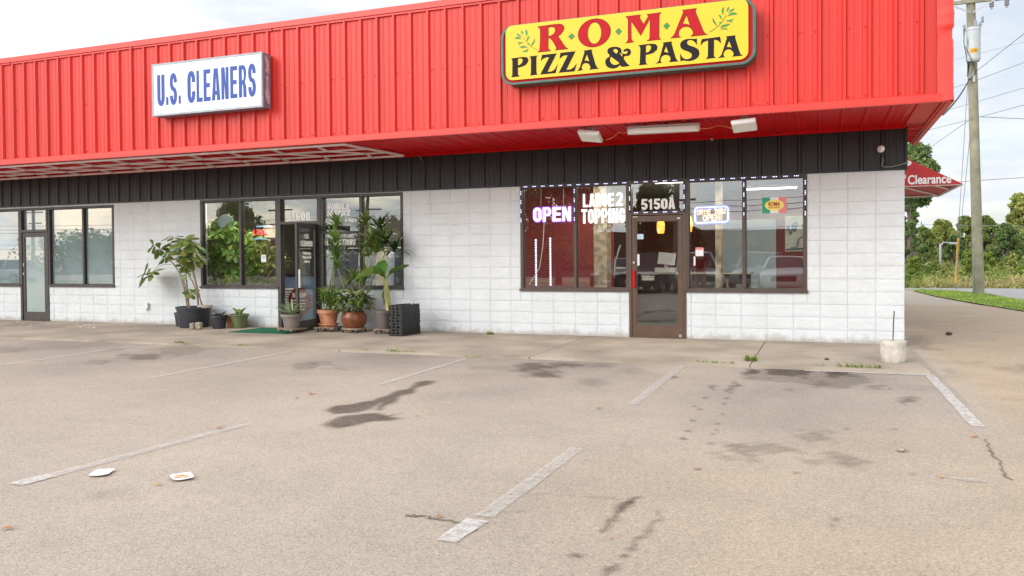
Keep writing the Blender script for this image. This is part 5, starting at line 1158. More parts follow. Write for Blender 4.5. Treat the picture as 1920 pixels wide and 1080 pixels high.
# litter
def flat(name, px, py, w, d, m, label, cat, curl=.02, rz=0., rounded=True, extra=None, group=None):
    c = at(px, py, Z=GZ); t = thing(name, label, cat, (c.x, c.y, GZ+.004), rz, group); mb = MB(); n = 12; vs = []; 
    for j in range(n+1):
        for i in range(n+1):
            u, v = i/n*2-1, j/n*2-1
            if rounded: k = (u**6+v**6)**(1/6); s = min(1, 1/max(k, 1e-6)); u, v = u*s, v*s
            vs.append((u*w/2, v*d/2, .004+curl*(u*u*.6+v*v*.4)*(1+.5*math.sin(3*u+v))+rnd.uniform(0, .002)))
    mb.add(vs, [(j*(n+1)+i, j*(n+1)+i+1, (j+1)*(n+1)+i+1, (j+1)*(n+1)+i) for j in range(n) for i in range(n)]); mb.build('sheet', m, t, True)
    if extra:
        mb = MB()
        for (u, v, a, b) in extra: mb.add([(u-a, v-b, .006+curl*.6*((2*u/w)**2)), (u+a, v-b, .006+curl*.6*((2*u/w)**2)), (u+a*.8, v+b, .007+curl*.6*((2*u/w)**2)), (u-a*.9, v+b, .007+curl*.6*((2*u/w)**2))], [(0, 1, 2, 3)])
        mb.build('print', 'litter_orange' if m == 'paper_white' else 'pale_door', t)
    return t
flat('paper_wrapper', 191, 888, .125, .17, 'paper_white', 'white and blue square paper lid lying on the asphalt by the left parking line', 'litter', .004, .5); 
flat('paper_plate', 341, 896, .135, .17, 'paper_white', 'white paper scrap with orange smears lying on the asphalt', 'litter', .006, .9, True, [(-.01, .03, .03, .015), (.02, .0, .03, .02), (-.03, -.02, .02, .012), (.03, -.04, .02, .01)])
lf = [(293,911,.05,'orange brown scrap just left of the smeared paper plate'), (408,805,.075,'tan dry leaf lying on the left faded parking line'), (585,737,.11,'curled tan leaf standing on the asphalt below the aloe'), (553,747,.05,'pale dry scrap left of the curled tan leaf'), (812,767,.05,'orange leaf right of the tapered oil stain'), (805,773,.045,'orange leaf just in front of another leaf by the oil stain'), (787,780,.04,'small orange leaf nearest the lower oil stain'), (1129,766,.07,'orange leaf alone in the middle of the parking space'), (1437,728,.05,'orange leaf beside the dark stains at the right'), (1672,729,.055,'orange leaf right of the dark stains'), (1834,819,.07,'orange leaf at the foot of the right parking line'), (1766,893,.05,'orange leaf near the white chalk smear'), (1706,846,.03,'brown leaf beside the small grey stone'), (4,993,.06,'pale leaf at the left edge of the asphalt'), (820,971,.05,'tan leaf above the crack'), (1150,1010,.03,'tan fleck below the wet streak'), (1305,880,.04,'brown leaf speck on the open asphalt')]
for px, py, s, lab in lf:
    c = at(px, py, Z=GZ); mb = MB(); strap(mb, (0, 0, .004), rnd.uniform(0, 6), .15, s*.95, s*.55, .4, 5, .4, .45); o = mb.build('dry_leaf', 'litter_orange' if 'orange' in lab else 'leaf_dry', loc=(c.x, c.y, GZ)); tag(o, lab, 'leaf', 'dry leaves on the asphalt')
for px, py, s, lab, m in ((1689, 846, .03, 'small grey stone lying on the asphalt at the right', 'stone'), (1779, 628, .06, 'dark pebble lying on the driveway beside the store', 'rust'), (1550, 675, .03, 'dark pebble on the sidewalk in front of the right wall', 'rust')):
    c = at(px, py, Z=GZ if px != 1550 else 0); bm = bmesh.new(); bmesh.ops.create_icosphere(bm, subdivisions=2, radius=s)
    for v in bm.verts: v.co *= 1+rng.normal(0, .1); v.co.z *= .55
    mb = MB(); mb.addbm(bm); o = mb.build('pebble', m, None, True, loc=(c.x, c.y, (GZ if px != 1550 else 0)+s*.4)); tag(o, lab, 'stone')
mb = MB()
for px, py, w in ((1785, 895, .025), (1796, 898, .04), (1808, 900, .05), (1822, 901, .09), (1832, 902, .06)):
    c = at(px, py, Z=GZ); mb.add([(c.x+w*rnd.uniform(.7, 1.1)*math.cos(i), c.y+w*.45*rnd.uniform(.7, 1.1)*math.sin(i), GZ+.004) for i in np.arange(0, 6.2, .7)], [tuple(range(9))])
struct(mb.build('chalk_smear', 'paint_line'))
mb = MB()
for i in range(46):
    px = rnd.choice([rnd.uniform(0, 60), rnd.uniform(0, 180), rnd.uniform(140, 180)]); c = at(px, rnd.uniform(604, 614)+(2 if px > 130 else 0), Z=0); s = rnd.uniform(.015, .035); a = rnd.uniform(0, 3)
    mb.add([(c.x+s*math.cos(a+k*1.57)*(1 if k % 2 else .6), c.y+s*math.sin(a+k*1.57)*(1 if k % 2 else .6), .003+.012*(k == 1)) for k in range(4)], [(0, 1, 2, 3)])
tag(mb.build('petals', 'paper_white'), 'scattered pale petals on the sidewalk before the papered shop', 'petals', kind='stuff')
# weeds in the joints
wl_ = [(920, 627, .10, 16, 0, 'weed tuft at the wall foot left of the pizza shop windows'), (1408, 677, .14, 22, 0, 'tallest weed in the sidewalk joint right of the pizza door'), (1325, 679, .06, 12, 1, 'low weed tuft at the edge line left of the sidewalk joint'), (1357, 681, .06, 12, 1, 'low weed tuft beside the tallest weed'), (1605, 689, .10, 40, 1, 'long grass tuft at the edge line left of the concrete footing'), (1545, 686, .04, 8, 1, 'tiny yellow weed at the edge line'), (1650, 690, .03, 6, 1, 'tiny weed just left of the footing'), (338, 643, .07, 18, 1, 'yellow weed at the edge line below the planter'), (455, 648, .05, 14, 1, 'weed at the edge line below the mat'), (736, 659, .08, 16, 1, 'weed at the edge line below the crates'), (680, 656, .04, 8, 1, 'small weed at the edge line left of the crates weed'), (885, 666, .04, 10, 1, 'small weed at the top of a parking line'), (1075, 670, .03, 8, 1, 'tiny weed at the edge line below the OPEN sign'), (768, 660, .05, 9, 1, 'small weed at the edge line right of the crates weed')]
for px, py, h_, n, spread, lab in wl_:
    c = at(px, py, Z=0); mb = MB(); h_ *= .6; W_ = .28 if n == 40 else (.13 if spread else .07)
    for i in range(n*2): strap(mb, (rnd.uniform(-W_, W_), rnd.uniform(-.03, .03), 0), rnd.uniform(0, 6.28), rnd.uniform(.6, 1.4), h_*rnd.uniform(.6, 1.3), .014 if spread else .03, rnd.uniform(.3, 1.6), 4, .2, .4)
    tag(mb.build('weed', 'bush_leaf', loc=(c.x, c.y, 0 if c.y > -3.17 else GZ)), lab, 'weed', 'weeds along the sidewalk')

# ================================================================== INSIDE THE SHOPS
def room(x0, x1, y1, zc, wall, floor, side, back):
    mb = MB(); mb.box(x0, x1, .21, y1, -.02, .0); mb.build('interior_floor', floor, bld)
    mb = MB(); mb.box(x0, x1, .21, y1, zc, zc+.03); mb.build('ceiling', 'ceiling_tile', bld)
    mb = MB(); mb.box(x0-.05, x0, .21, y1, 0, zc); mb.build('interior_wall', side, bld)
    mb = MB(); mb.box(x1, x1+.03, .21, y1, 0, zc); mb.build('interior_wall', wall, bld)
    mb = MB(); mb.box(x0, x1, y1, y1+.05, 0, zc); mb.build('interior_wall', back, bld)
room(-7.2, -.24, 6.5, 2.85, 'maroon_wall', 'floor_tile', 'maroon_wall', 'maroon_wall')
room(-14.9, -7.4, 7.5, 2.85, 'room_white', 'floor_tile', 'room_beige', 'room_beige')
mb = MB(); mb.box(-23.5, -15.5, .32, .36, 0, 2.85); mb.build('interior_wall', 'room_white', bld)
def ib(mb, px0, py0, px1, py1, y, d=.05):
    a, b = at(px0, py0, Y=y), at(px1, py1, Y=y); mb.box(a.x, b.x, y, y+d, min(a.z, b.z), max(a.z, b.z)); return mb
# ceiling lights; panels over the right window, plants and rail are added fill
for x, y, w, d, lab in ((-5.4, 1.0, 1.4, .5, 'lit tube light on the ceiling behind the OPEN sign'), (-3.9, 1.2, .55, 1.1, 'lit ceiling panel behind the number 5150A'), (-2.2, 1.2, .8, 1.1, 'added unseen light panel over the right pizza window'), (-12.5, .5, 1.7, .4, 'added unseen light panel over the plants inside the cleaners window'), (-9.6, .5, 1.5, .4, 'added unseen light panel over the clothes rail')):
    t = thing('ceiling_light', lab, 'light', (x, y, 2.85)); mb = MB(); mb.box(-w/2-.03, w/2+.03, -d/2-.03, d/2+.03, -.04, -.001); mb.build('housing', 'white_paint', t); mb = MB(); mb.box(-w/2, w/2, -d/2, d/2, -.05, -.0405); mb.build('diffuser', 'lamp_panel', t)
t = thing('ceiling_light', 'lit tube light on the ceiling before the pale interior door', 'light', (-2.2, 3.9, 2.85)); mb = MB(); mb.box(-.55, .55, -.06, .06, -.04, -.001); mb.build('housing', 'white_paint', t); mb = MB(); mb.box(-.52, .52, -.04, .04, -.06, -.0405); mb.build('diffuser', 'lamp_panel', t)
# pizza shop furniture
mb = MB(); ib(mb, 1113, 415, 1128, 545, 1.6, .3); a = at(1113, 415, Y=1.6); b = at(1128, 415, Y=1.6); mb = MB(); mb.box(a.x, b.x+.1, 1.6, 1.95, 0, 2.849); mb.build('tile_column', 'tile_tan', bld)
a = at(1341, 415, Y=1.5); b = at(1352, 415, Y=1.5); mb = MB(); mb.box(a.x, b.x, 1.5, 1.75, 0, 2.849); mb.build('tile_column', 'tile_tan', bld)
mb = MB(); mb.box(-5.6, -2.6, 3.6, 4.2, 0, 1.02); mb2 = MB(); qa = at(985, 450, Y=2.3); qb = at(1150, 450, Y=2.3); mb2.box(qa.x-.6, qb.x, 2.3, 2.36, 0, 2.849); mb2.build('interior_wall', 'maroon_wall', bld)
ct = thing('counter', 'dark service counter inside the pizza shop behind the entrance door', 'counter', (0, 0, 0)); mb.build('body', 'counter_dark', ct); mb = MB(); mb.box(-5.65, -2.55, 3.55, 4.25, 1.0205, 1.06); mb.build('counter_top', 'room_beige', ct)
P = at(1248, 497, Y=3.75); ps_ = thing('till_screen', 'white till screen on the counter seen through the pizza door', 'till', (P.x, 3.8, 1.06))
mb = MB(); mb.box(-.22, .22, -.14, .14, 0, .10, .01); mb.build('cash_drawer', 'paper_white', ps_); mb = MB(); m = Matrix.Translation((.02, 0, .29)) @ Matrix.Rotation(R_(-12), 4, 'X') @ Matrix.Rotation(R_(6), 4, 'Y'); b = MB(); b.box(-.19, .19, -.02, .02, -.13, .13, .01); b.v = [tuple(m @ Vector(v)) for v in b.v]; b.build('screen', 'paper_white', ps_); mb.box(-.04, .04, -.01, .03, .1, .2); mb.build('stand', 'grey_plastic', ps_)
P = at(1165, 490, Y=2.9); mt = thing('menu_stand', 'white angled frame standing inside behind the LARGE 2 TOPPING lettering', 'stand', (P.x, 2.9, .75)); mb = MB(); mb.bar((-.16, 0, .2), (-.13, 0, .55), .03); mb.bar((-.13, 0, .42), (.16, 0, .42), .035); mb.bar((.16, 0, .42), (.18, 0, .22), .03); mb.bar((-.14, .01, .55), (-.02, .01, .9), .03); mb.build('frame_bars', 'paper_white', mt); mb = MB(); mb.box(-.3, .3, -.2, .3, -.75, .19); mb.build('cabinet', 'counter_dark', mt)
for px, py, lab in ((1239, 423, 'amber glass pendant lamp seen through the pizza door'), (1291, 420, 'amber glass pendant lamp seen at the left edge of the right pizza window')):
    P = at(px, py, Y=2.2); t = thing('pendant_lamp', lab, 'lamp', (P.x, 2.2, P.z), 0, 'amber pendants'); mb = MB(); mb.lathe([(.035, .17), (.06, .12), (.078, .04), (.08, -.04), (.062, -.15), (.05, -.155)], n=18); mb.build('shade', 'amber', t, True); mb = MB(); mb.tube([(0, 0, .16), (0, 0, 2.85-P.z)], .006, 6); mb.lathe([(0, .20), (.03, .19), (.036, .168), (0, .168)], n=12); mb.build('cord', 'wire_black', t)
# pale double door and canvas on the back wall at the right
yb_w = 5.2
mb = MB(); mb.box(-3.4, -.24, yb_w+.06, yb_w+.1, 0, 2.849); mb.build('interior_wall', 'maroon_wall', bld)
dr = bpy.data.objects.new('interior_door', None); COL.objects.link(dr); dr.parent = bld
a, b = at(1355, 413, Y=yb_w), at(1455, 413, Y=yb_w); e = .11
mb = MB(); mb.box(a.x, a.x+e, yb_w, yb_w+.058, 0, a.z); mb.box(b.x-e, b.x, yb_w, yb_w+.058, 0, a.z); mb.box(a.x+e, b.x-e, yb_w, yb_w+.058, a.z-e, a.z); mb.build('casing', 'pale_door', dr)
mb = MB(); mb.box(a.x+e, b.x-e, yb_w+.02, yb_w+.05, 0, a.z-e)
n = 9; w = (b.x-a.x-2*e)/n
for i in range(n): mb.box(a.x+e+i*w+.02, a.x+e+(i+1)*w-.02, yb_w+.005, yb_w+.0195, .1, a.z-e-.1)
mb.build('door_leaf', 'pale_door', dr)
a, b = at(1472, 405, Y=3.2), at(1512, 471, Y=3.2); cv = thing('canvas_picture', 'pale canvas with a dark plant drawing on the maroon wall inside the right pizza window', 'picture', ((a.x+b.x)/2, 3.24, (a.z+b.z)/2)); w, h = (b.x-a.x)/2, (a.z-b.z)/2
mb = MB(); mb.box(-w, w, -.03, .0, -h, h); mb.build('canvas', 'poster', cv)
mb = MB(); mb.tube([(-.5*w, -.032, -.8*h), (.1*w, -.032, -.75*h), (.3*w, -.032, -.3*h), (.7*w, -.032, -.15*h), (.9*w, -.032, -.4*h)], .012, 5); mb.tube([(-.9*w, -.032, -.9*h), (.9*w, -.032, -.85*h)], .02, 5)
for cx, cz, s in ((-.1, .35, .10), (.05, .5, .06), (-.5, .3, .06), (.5, .45, .05), (-.35, .05, .05)): mb.lathe([(0, 0), (s, 0), (0, .004)], n=7); mb.v = mb.v[:-21]+[(cx*w*1.4+v[0]*.6, -.034-v[2], cz*h+v[1]) for v in mb.v[-21:]]
mb.build('drawing', 'poster_ink', cv)
mb = MB(); mb.box(-1.5, -.24, 3.26, 3.3, 0, 2.849); mb.build('interior_wall', 'maroon_wall', bld)
# neon and posters behind the glass
def neon_open():
    y = .12; a, b = at(1000, 402, Y=y), at(1070, 402, Y=y); z0_, z1_ = at(1036, 415, Y=y).z, at(1036, 388.5, Y=y).z
    t = thing('neon_sign', 'pink and violet lit OPEN sign behind the left pizza window', 'neon sign', ((a.x+b.x)/2, y, (z0_+z1_)/2)); gp = .03; w = (b.x-a.x-3*gp)/4
    g = MB()
    for k, ch in enumerate('OPEN'):
        x = a.x+k*(w+gp); me = None
        for loops in glyph(ch, .34, .2):
            L = loops[0]; c = ((x+w/2), (z0_+z1_)/2); put_loops(g, [[(x-.016+p[0]*(w+.032), z0_-.016+p[1]*(z1_-z0_+.032)) for p in L]], .004, y+.02+.0004*k)
    lx(g, t).build('backing', 'neon_violet', t); g = MB(); put_text(g, 'OPEN', a.x, z0_, w, z1_-z0_, gp, y, .01, .34, .2); lx(g, t).build('lettering', 'neon_pink', t)
    g = MB()
    for u in (.2, .8): g.tube([(a.x+(b.x-a.x)*u, y+.02, z1_), (a.x+(b.x-a.x)*u, y+.02, 2.66)], .003, 5)
    g.tube([(a.x+.2, y+.02, z0_), (a.x+.17, y+.03, 1.6), (a.x+.1, y+.03, 1.2), (a.x-.1, y+.03, .9)], .006, 6); lx(g, t).build('cord', 'lens_white', t)
neon_open()
def drive():
    y = .12; C4 = [at(1303, 390.5, Y=y), at(1365, 386, Y=y), at(1365.5, 415, Y=y), at(1305, 419, Y=y)]
    x0_, x1_ = C4[0].x, C4[1].x; z0_, z1_ = (C4[2].z+C4[3].z)/2, (C4[0].z+C4[1].z)/2
    t = thing('neon_sign', 'blue framed neon reading DRIVE THRU OPEN in the right pizza window', 'neon sign', ((x0_+x1_)/2, y, (z0_+z1_)/2)); t.rotation_euler = (0, R_(-1.2), 0)
    r = rr(x0_, x1_, z0_, z1_, .05); g = MB(); g.tube([(p[0], y, p[1]) for p in r+[r[0]]], .008, 7, False); lx(g, t).build('border_tube', 'neon_blue', t)
    g = MB(); r2 = rr(x0_-.03, x1_+.03, z0_-.03, z1_+.03, .07); r3 = rr(x0_+.03, x1_-.03, z0_+.03, z1_-.03, .03); ring(g, r2, r3, y+.02, y+.024); lx(g, t).build('backing', 'neon_glow', t)
    strokes = {'D': [[(0,0),(0,1),(.6,.95),(1,.65),(1,.35),(.6,.05),(0,0)]], 'R': [[(0,0),(0,1),(.8,1),(1,.8),(.8,.55),(0,.5)],[(.5,.5),(1,0)]], 'I': [[(.5,0),(.5,1)]], 'V': [[(0,1),(.5,0),(1,1)]], 'E': [[(1,1),(0,1),(0,0),(1,0)],[(0,.5),(.8,.5)]], 'T': [[(0,1),(1,1)],[(.5,1),(.5,0)]], 'H': [[(0,0),(0,1)],[(1,0),(1,1)],[(0,.5),(1,.5)]], 'U': [[(0,1),(0,.25),(.3,0),(.7,0),(1,.25),(1,1)]], 'O': [arc(.5,.5,.5,.5,0,360,14)], 'P': [[(0,0),(0,1),(.8,1),(1,.77),(.8,.5),(0,.5)]], 'N': [[(0,0),(0,1),(1,0),(1,1)]]}
    for s, xa, xb, za, zb, m, r in (('DRIVE THRU', x0_+.04, x1_-.04, z1_-.118, z1_-.04, 'neon_orange', .0075), ('OPEN', x0_+.13, x1_-.13, z0_+.035, z0_+.125, 'neon_orange', .010)):
        g = MB(); n = len(s); w = (xb-xa)/n
        for k, ch in enumerate(s):
            for L in strokes.get(ch, []): g.tube([(xa+k*w+w*.1+p[0]*w*.76, y, za+p[1]*(zb-za)) for p in L], r, 6)
        lx(g, t).build('lettering', m, t)
    g = MB()
    for u in (.2, .8): g.tube([(x0_+(x1_-x0_)*u, y+.02, z1_), (x0_+(x1_-x0_)*u, y+.02, 2.66)], .003, 5)
    lx(g, t).build('hanger', 'wire_black', t)
drive()
def flag():
    y = .046; a, b = at(1429, 370.5, Y=y), at(1475, 399, Y=y); t = thing('window_poster', 'green white and red poster with yellow oval reading ROMA in the right pizza window', 'poster', ((a.x+b.x)/2, y, (a.z+b.z)/2)); w = (b.x-a.x)/3; z0_, z1_ = b.z, a.z
    for k, m in enumerate(('flag_green', 'paper_white', 'flag_red')): g = MB(); g.box(a.x+k*w, a.x+(k+1)*w, y, y+.003, z0_, z1_); lx(g, t).build('stripe', m, t)
    g = MB(); L = [(a.x+1.5*w+p[0], (z0_+z1_)/2+p[1]) for p in ell((0, 0), (1.16*w, 0), (0, .088))]; put_loops(g, [L], .0015, y-.0015); lx(g, t).build('oval', 'oval_yellow', t)
    g = MB(); put_font(g, 'ROMA', a.x+.78*w, (z0_+z1_)/2-.01, .06, y-.003, 1.44*w, .03); put_font(g, 'PIZZA & PASTA', a.x+.82*w, (z0_+z1_)/2-.05, .026, y-.003, 1.36*w, .02); lx(g, t).build('lettering', 'sign_red', t)
flag()
a, b = at(1362, 440, Y=.075), at(1390, 460, Y=.075)
# cleaners: plants behind the left windows, sign, disc, clothes, counter
for i, (px, top, bot, dens, m, lab) in enumerate(((398, 425, 532, 210, 'fol_indoor', 'bushy green plant behind the left end of the cleaners window'), (428, 412, 532, 260, 'fol_indoor', 'bright bushy plant behind the left pane of the cleaners window'), (470, 440, 532, 200, 'fol_indoor', 'vine plant behind the second pane of the cleaners window'), (504, 455, 532, 120, 'fol_indoor_pale', 'wispy yellowish plant behind the second pane next to the door'))):
    y = .55; P = at(px, bot, Y=y); T_ = at(px, top, Y=y); t = thing('indoor_plant', lab, 'plant', (P.x, y, .0), 0, 'plants inside the cleaners window'); fo = MB(); zc = (.85+T_.z)/2
    leafy(fo, (0, 0, zc), dens*2, (.36, .28, (T_.z-.7)/2*1.05), .20, .085, .2)
    if i in (1, 2):
        for k in range(12): palmate(fo, (rnd.uniform(-.35, .35), rnd.uniform(-.4, -.1), rnd.uniform(.9, T_.z)), (rnd.uniform(-.5, .5), -.8, .6), 6, .22, .08)
    if i == 3:
        for k in range(30): strap(fo, (rnd.uniform(-.3, .2), rnd.uniform(-.35, -.1), rnd.uniform(.9, 1.9)), rnd.uniform(0, 6.3), rnd.uniform(.3, 1.3), .5, .025, 1.6, 6)
    fo.build('foliage', m, t); mb = MB(); mb.lathe([(0, 0), (.17, 0), (.21, .35), (.20, .36), (0, .35)], n=20); mb.build('pot', 'terracotta', t, True)
    mb = MB(); mb.tube([(0, 0, .3), (.05, 0, .8), (-.04, 0, zc+.4)], .018, 6); mb.build('stem', 'stem_brown', t)
a = at(423, 416, Y=.3); ds = thing('round_disc', 'dark round disc hanging in the left pane of the cleaners window', 'disc', (a.x, .3, a.z)); mb = MB(); mb.lathe([(0, -.015), (.19, -.01), (.20, 0), (.19, .012), (0, .02)], n=32); mb.v = [(v[0]*1.05, v[2], v[1]*.8) for v in mb.v]; mb.build('plate', 'sign_frame', ds); mb = MB(); mb.tube([(0, 0, .15), (0, 0, 2.66-a.z)], .004, 5); mb.build('hanger', 'wire_black', ds)
y = .14; a, b = at(474, 437, Y=y), at(509, 437, Y=y); z0_, z1_ = at(490, 440.5, Y=y).z, at(490, 430, Y=y).z
ng = thing('neon_sign', 'red neon reading ALTERATIONS with blue bars in the cleaners window', 'neon sign', ((a.x+b.x)/2, y, z0_)); g = MB(); n = 10.5; gp = .012; w = (b.x-a.x-gp*10)/n; put_text(g, 'ALTERATIONS', a.x, z0_, w, z1_-z0_, gp, y, .006, .26, .12); lx(g, ng).build('lettering', 'neon_red', ng)
g = MB(); g.box(a.x+.1, b.x, y-.008, y+.008, z1_+.05, z1_+.075); g.box(a.x, b.x-.12, y-.008, y+.008, z0_-.09, z0_-.07); lx(g, ng).build('tube', 'neon_dim_blue', ng); g = MB(); g.box(a.x+.05, a.x+.06, y, y+.01, z0_-.07, 2.66); g.box(b.x-.06, b.x-.05, y, y+.01, z1_+.03, 2.66); lx(g, ng).build('hanger', 'wire_black', ng)
# counter with the octagon
cn = thing('counter', 'blue front counter of the cleaners seen through the open door', 'counter', (-11.4, 2.2, 0)); mb = MB(); mb.box(-1.9, 1.2, 0, .6, 0, 1.02); mb.build('body', 'counter_blue', cn); mb = MB(); mb.box(-1.95, 1.25, -.04, .64, 1.0205, 1.06); mb.build('counter_top', 'counter_dark', cn)
P = at(562, 566, Y=2.19)
oc = thing('octagon_notice', 'dark red octagon notice with white text on the blue counter front', 'notice', (P.x, 2.185, P.z)); mb = MB(); me = fill_mesh([[(.33*math.cos(R_(22.5+45*i)), .36*math.sin(R_(22.5+45*i))) for i in range(8)]], .006); mb.addmesh(me, lambda c: (c.x, -c.z, c.y)); mb.build('plate', 'octagon_red', oc)
mb = MB(); put_text(mb, 'STOP', -.20, .10, .085, .11, .02, -.006, .003, .3, .18)
for k in range(4): mb.box(-.2+.03*k, .2-.02*k, -.010, -.0065, .02-.07*k, .045-.07*k)
mb.build('lettering', 'white_vinyl', oc)
P = at(540, 556, Y=2.19); nt_ = thing('paper_notice', 'white typed notice on the counter front left of the octagon', 'notice', (P.x, 2.18, P.z)); mb = MB(); mb.box(-.2, .2, 0, .01, -.2, .2); mb.build('sheet', 'paper_white', nt_); mb = MB()
for k in range(6): mb.box(-.16, .16-.05*(k % 3), -.004, -.0005, .13-.06*k, .15-.06*k)
mb.build('text_line', 'sign_black', nt_)
mb = MB(); mb.box(-11.9, -9.9, 3.6, 3.66, 0, 2.849); mb.build('interior_wall', 'room_beige', bld)
gb = [('clothes_grey', 615, 'plastic covered grey garment at the left of the rail'), ('clothes_grey', 628, 'pale covered garment second from the left on the rail'), ('clothes_dark', 646, 'dark coat on the rail behind the mullion'), ('clothes_dark', 662, 'dark jacket on the rail right of the coat'), ('clothes_grey', 690, 'grey shirt on the rail right of the mullion'), ('room_beige', 722, 'tan garment on the rail at the right'), ('clothes_grey', 738, 'blue grey garment near the right end of the rail'), ('clothes_dark', 750, 'dark garment at the right end of the rail')]
rl = thing('clothes_rail', 'steel rail of cleaned garments inside the cleaners right window', 'rail', (-9.6, 1.2, 0)); mb = MB(); mb.tube([(-1.1, 0, 0), (-1.1, 0, 1.62), (1.2, 0, 1.62), (1.2, 0, 0)], .016, 8); mb.build('tube_frame', 'steel', rl)
for m, px, lab in gb:
    P = at(px, 500, Y=1.2); t = thing('hanging_garment', lab, 'garment', (P.x, 1.2, 1.6), rnd.uniform(-.4, .4), 'garments on the rail'); mb = MB(); rows = [(.03, 0), (.06, -.03), (.2, -.09), (.22, -.3), (.23, -.7), (.25, -1.05)]; n = 24; vs = []
    for j, (r, z) in enumerate(rows):
        for k in range(n): a_ = 2*math.pi*k/n; f = 1+.12*math.sin(5*a_+j)*(j/5); vs.append((r*math.cos(a_)*f, .38*r*math.sin(a_)*f, z))
    mb.add(vs, [(j*n+k, j*n+(k+1) % n, (j+1)*n+(k+1) % n, (j+1)*n+k) for j in range(5) for k in range(n)]); mb.build('cloth', m, t, True); mb = MB(); mb.tube([(0, 0, -.02), (0, 0, .03), (.015, 0, .045), (.02, 0, .03)], .004, 5); mb.build('hanger_hook', 'steel', t)

# ================================================================== DRIVE-THROUGH AWNING
ay0, ay1, axx, azb, azt = 3.74, 7.05, 1.345, 2.74, 3.48
aw = thing('awning', 'red drive through awning with white Clearance lettering on the side of the store', 'awning', (0, ay0, azb))
mb = MB(); V8 = [(0.012, 0, 0), (axx, 0, 0), (.012, 0, azt-azb), (.012, ay1-ay0, 0), (axx, ay1-ay0, 0), (.012, ay1-ay0, azt-azb)]
mb.add(V8, [(0, 1, 2), (3, 5, 4), (1, 4, 5, 2)]); mb.build('canopy', 'awning_red', aw)
mb = MB(); mb.add([(.012, .01, .035), (axx-.05, .01, .035), (axx-.05, ay1-ay0-.01, .035), (.012, ay1-ay0-.01, .035)], [(0, 1, 2, 3)]); mb.build('lining', 'awning_under', aw)
mb = MB(); L = ay1-ay0
mb.bar((.02, .03, .0), (axx, .03, 0), .03); mb.bar((.02, L-.03, .0), (axx, L-.03, 0), .035); mb.bar((axx-.02, .046, 0), (axx-.02, L-.048, 0), .035); mb.bar((.2, .046, .012), (axx-.04, L-.05, .012), .03, .022); mb.bar((axx-.55, .046, .012), (axx-.04, L*.45, .012), .03, .022)
mb.build('frame_tube', 'lattice_white', aw)
mb = MB(); a, b = at(1702, 338, Y=ay0), at(1783.5, 338, Y=ay0); zt_, zb2 = at(1740, 327.5, Y=ay0).z, at(1740, 344, Y=ay0).z
put_font(mb, "Clearance", a.x, zb2, zt_-zb2, ay0-.004, b.x-a.x, .025); put_font(mb, "8'", a.x-.27, zb2, (zt_-zb2), ay0-.004, .24, .025); mb.v = [(v[0], v[1]-ay0, v[2]-azb) for v in mb.v]; mb.build('lettering', 'white_vinyl', aw)
mb = MB(); c = at(1701, 306, Y=ay0); me = fill_mesh([ell((c.x-.02, c.z-azb), (.095, 0), (0, .055))], .003); mb.addmesh(me, lambda q: (q.x, -.004-q.z, q.y)); mb.build('oval_mark', 'white_vinyl', aw)

# ================================================================== BEYOND THE STORE
def sheet(name, P, z, m, n=1):
    mb = MB(); mb.add([(a, b, z) for a, b in P], [tuple(range(len(P)))]); return struct(mb.build(name, m))
mk('road_grey', (.34, .33, .32), .9, .08, .5, .3, 30)
G1 = [(2.25, 22.4), (2.5, 17.2), (2.95, 13.2), (3.5, 9.45), (6, 4), (12, -2), (40, -3), (40, 8), (12, 8.8), (5.2, 11.8), (4.6, 14), (4.35, 17.2), (4.3, 19.5), (3.6, 21.8), (2.7, 22.9)]
sheet('grass_verge', G1, GZ+.02, 'grass_soil')
def inside(P, x, y):
    c = False
    for i in range(len(P)):
        a, b = P[i], P[i-1]
        if (a[1] > y) != (b[1] > y) and x < (b[0]-a[0])*(y-a[1])/(b[1]-a[1])+a[0]: c = not c
    return c
mb = MB()
k = 0
while k < 9000:
    x, y = rnd.uniform(2.2, 7), rnd.uniform(6, 23)
    if not inside(G1, x, y): continue
    k += 1; a = rnd.uniform(0, 6.28); h = rnd.uniform(.03, .085); w = rnd.uniform(.006, .012)*1.6; dx, dy = math.cos(a), math.sin(a)
    mb.add([(x-dy*w, y+dx*w, GZ+.02), (x+dy*w, y-dx*w, GZ+.02), (x+dx*h*.5, y+dy*h*.5, GZ+.02+h)], [(0, 1, 2)])
tag(mb.build('grass', 'grass_strip'), 'bright mown grass on the narrow verge by the utility pole', 'grass', kind='stuff')
sheet('cross_road', [(-60, 23.1), (2.6, 23.1), (4.5, 20.2), (4.6, 14.2), (12, 9.2), (80, 8.2), (80, 25.4), (-60, 25.4)], GZ+.006, 'road_grey')
sheet('field', [(-200, 25.4), (200, 25.4), (200, 300), (-200, 300)], GZ+.012, 'field_soil')
mb = MB()
for c_ in range(520):
    yy = 25.7+(rnd.random()**1.5)*14; xx = 1.0+rnd.uniform(-1.5, 13)+(yy-25)*.14; front = min(1, .38+(yy-25.5)*.22); hh = rnd.uniform(.55, 1.25)*front; rr0 = rnd.uniform(.35, .8)
    for i in range(75):
        d = Vector((rng.normal(), rng.normal(), abs(rng.normal())*.9)).normalized()*rnd.uniform(.3, 1)**.5; p = Vector((xx+d.x*rr0, yy+d.y*rr0, GZ+d.z*hh)); u = Vector((rng.normal(), rng.normal(), rng.normal()+.4)).normalized(); w = u.orthogonal().normalized(); l = rnd.uniform(.05, .13); k = rnd.uniform(.012, .035)
        mb.add([p-u*l, p+w*k, p+u*l, p-w*k], [(0, 1, 2, 3)])
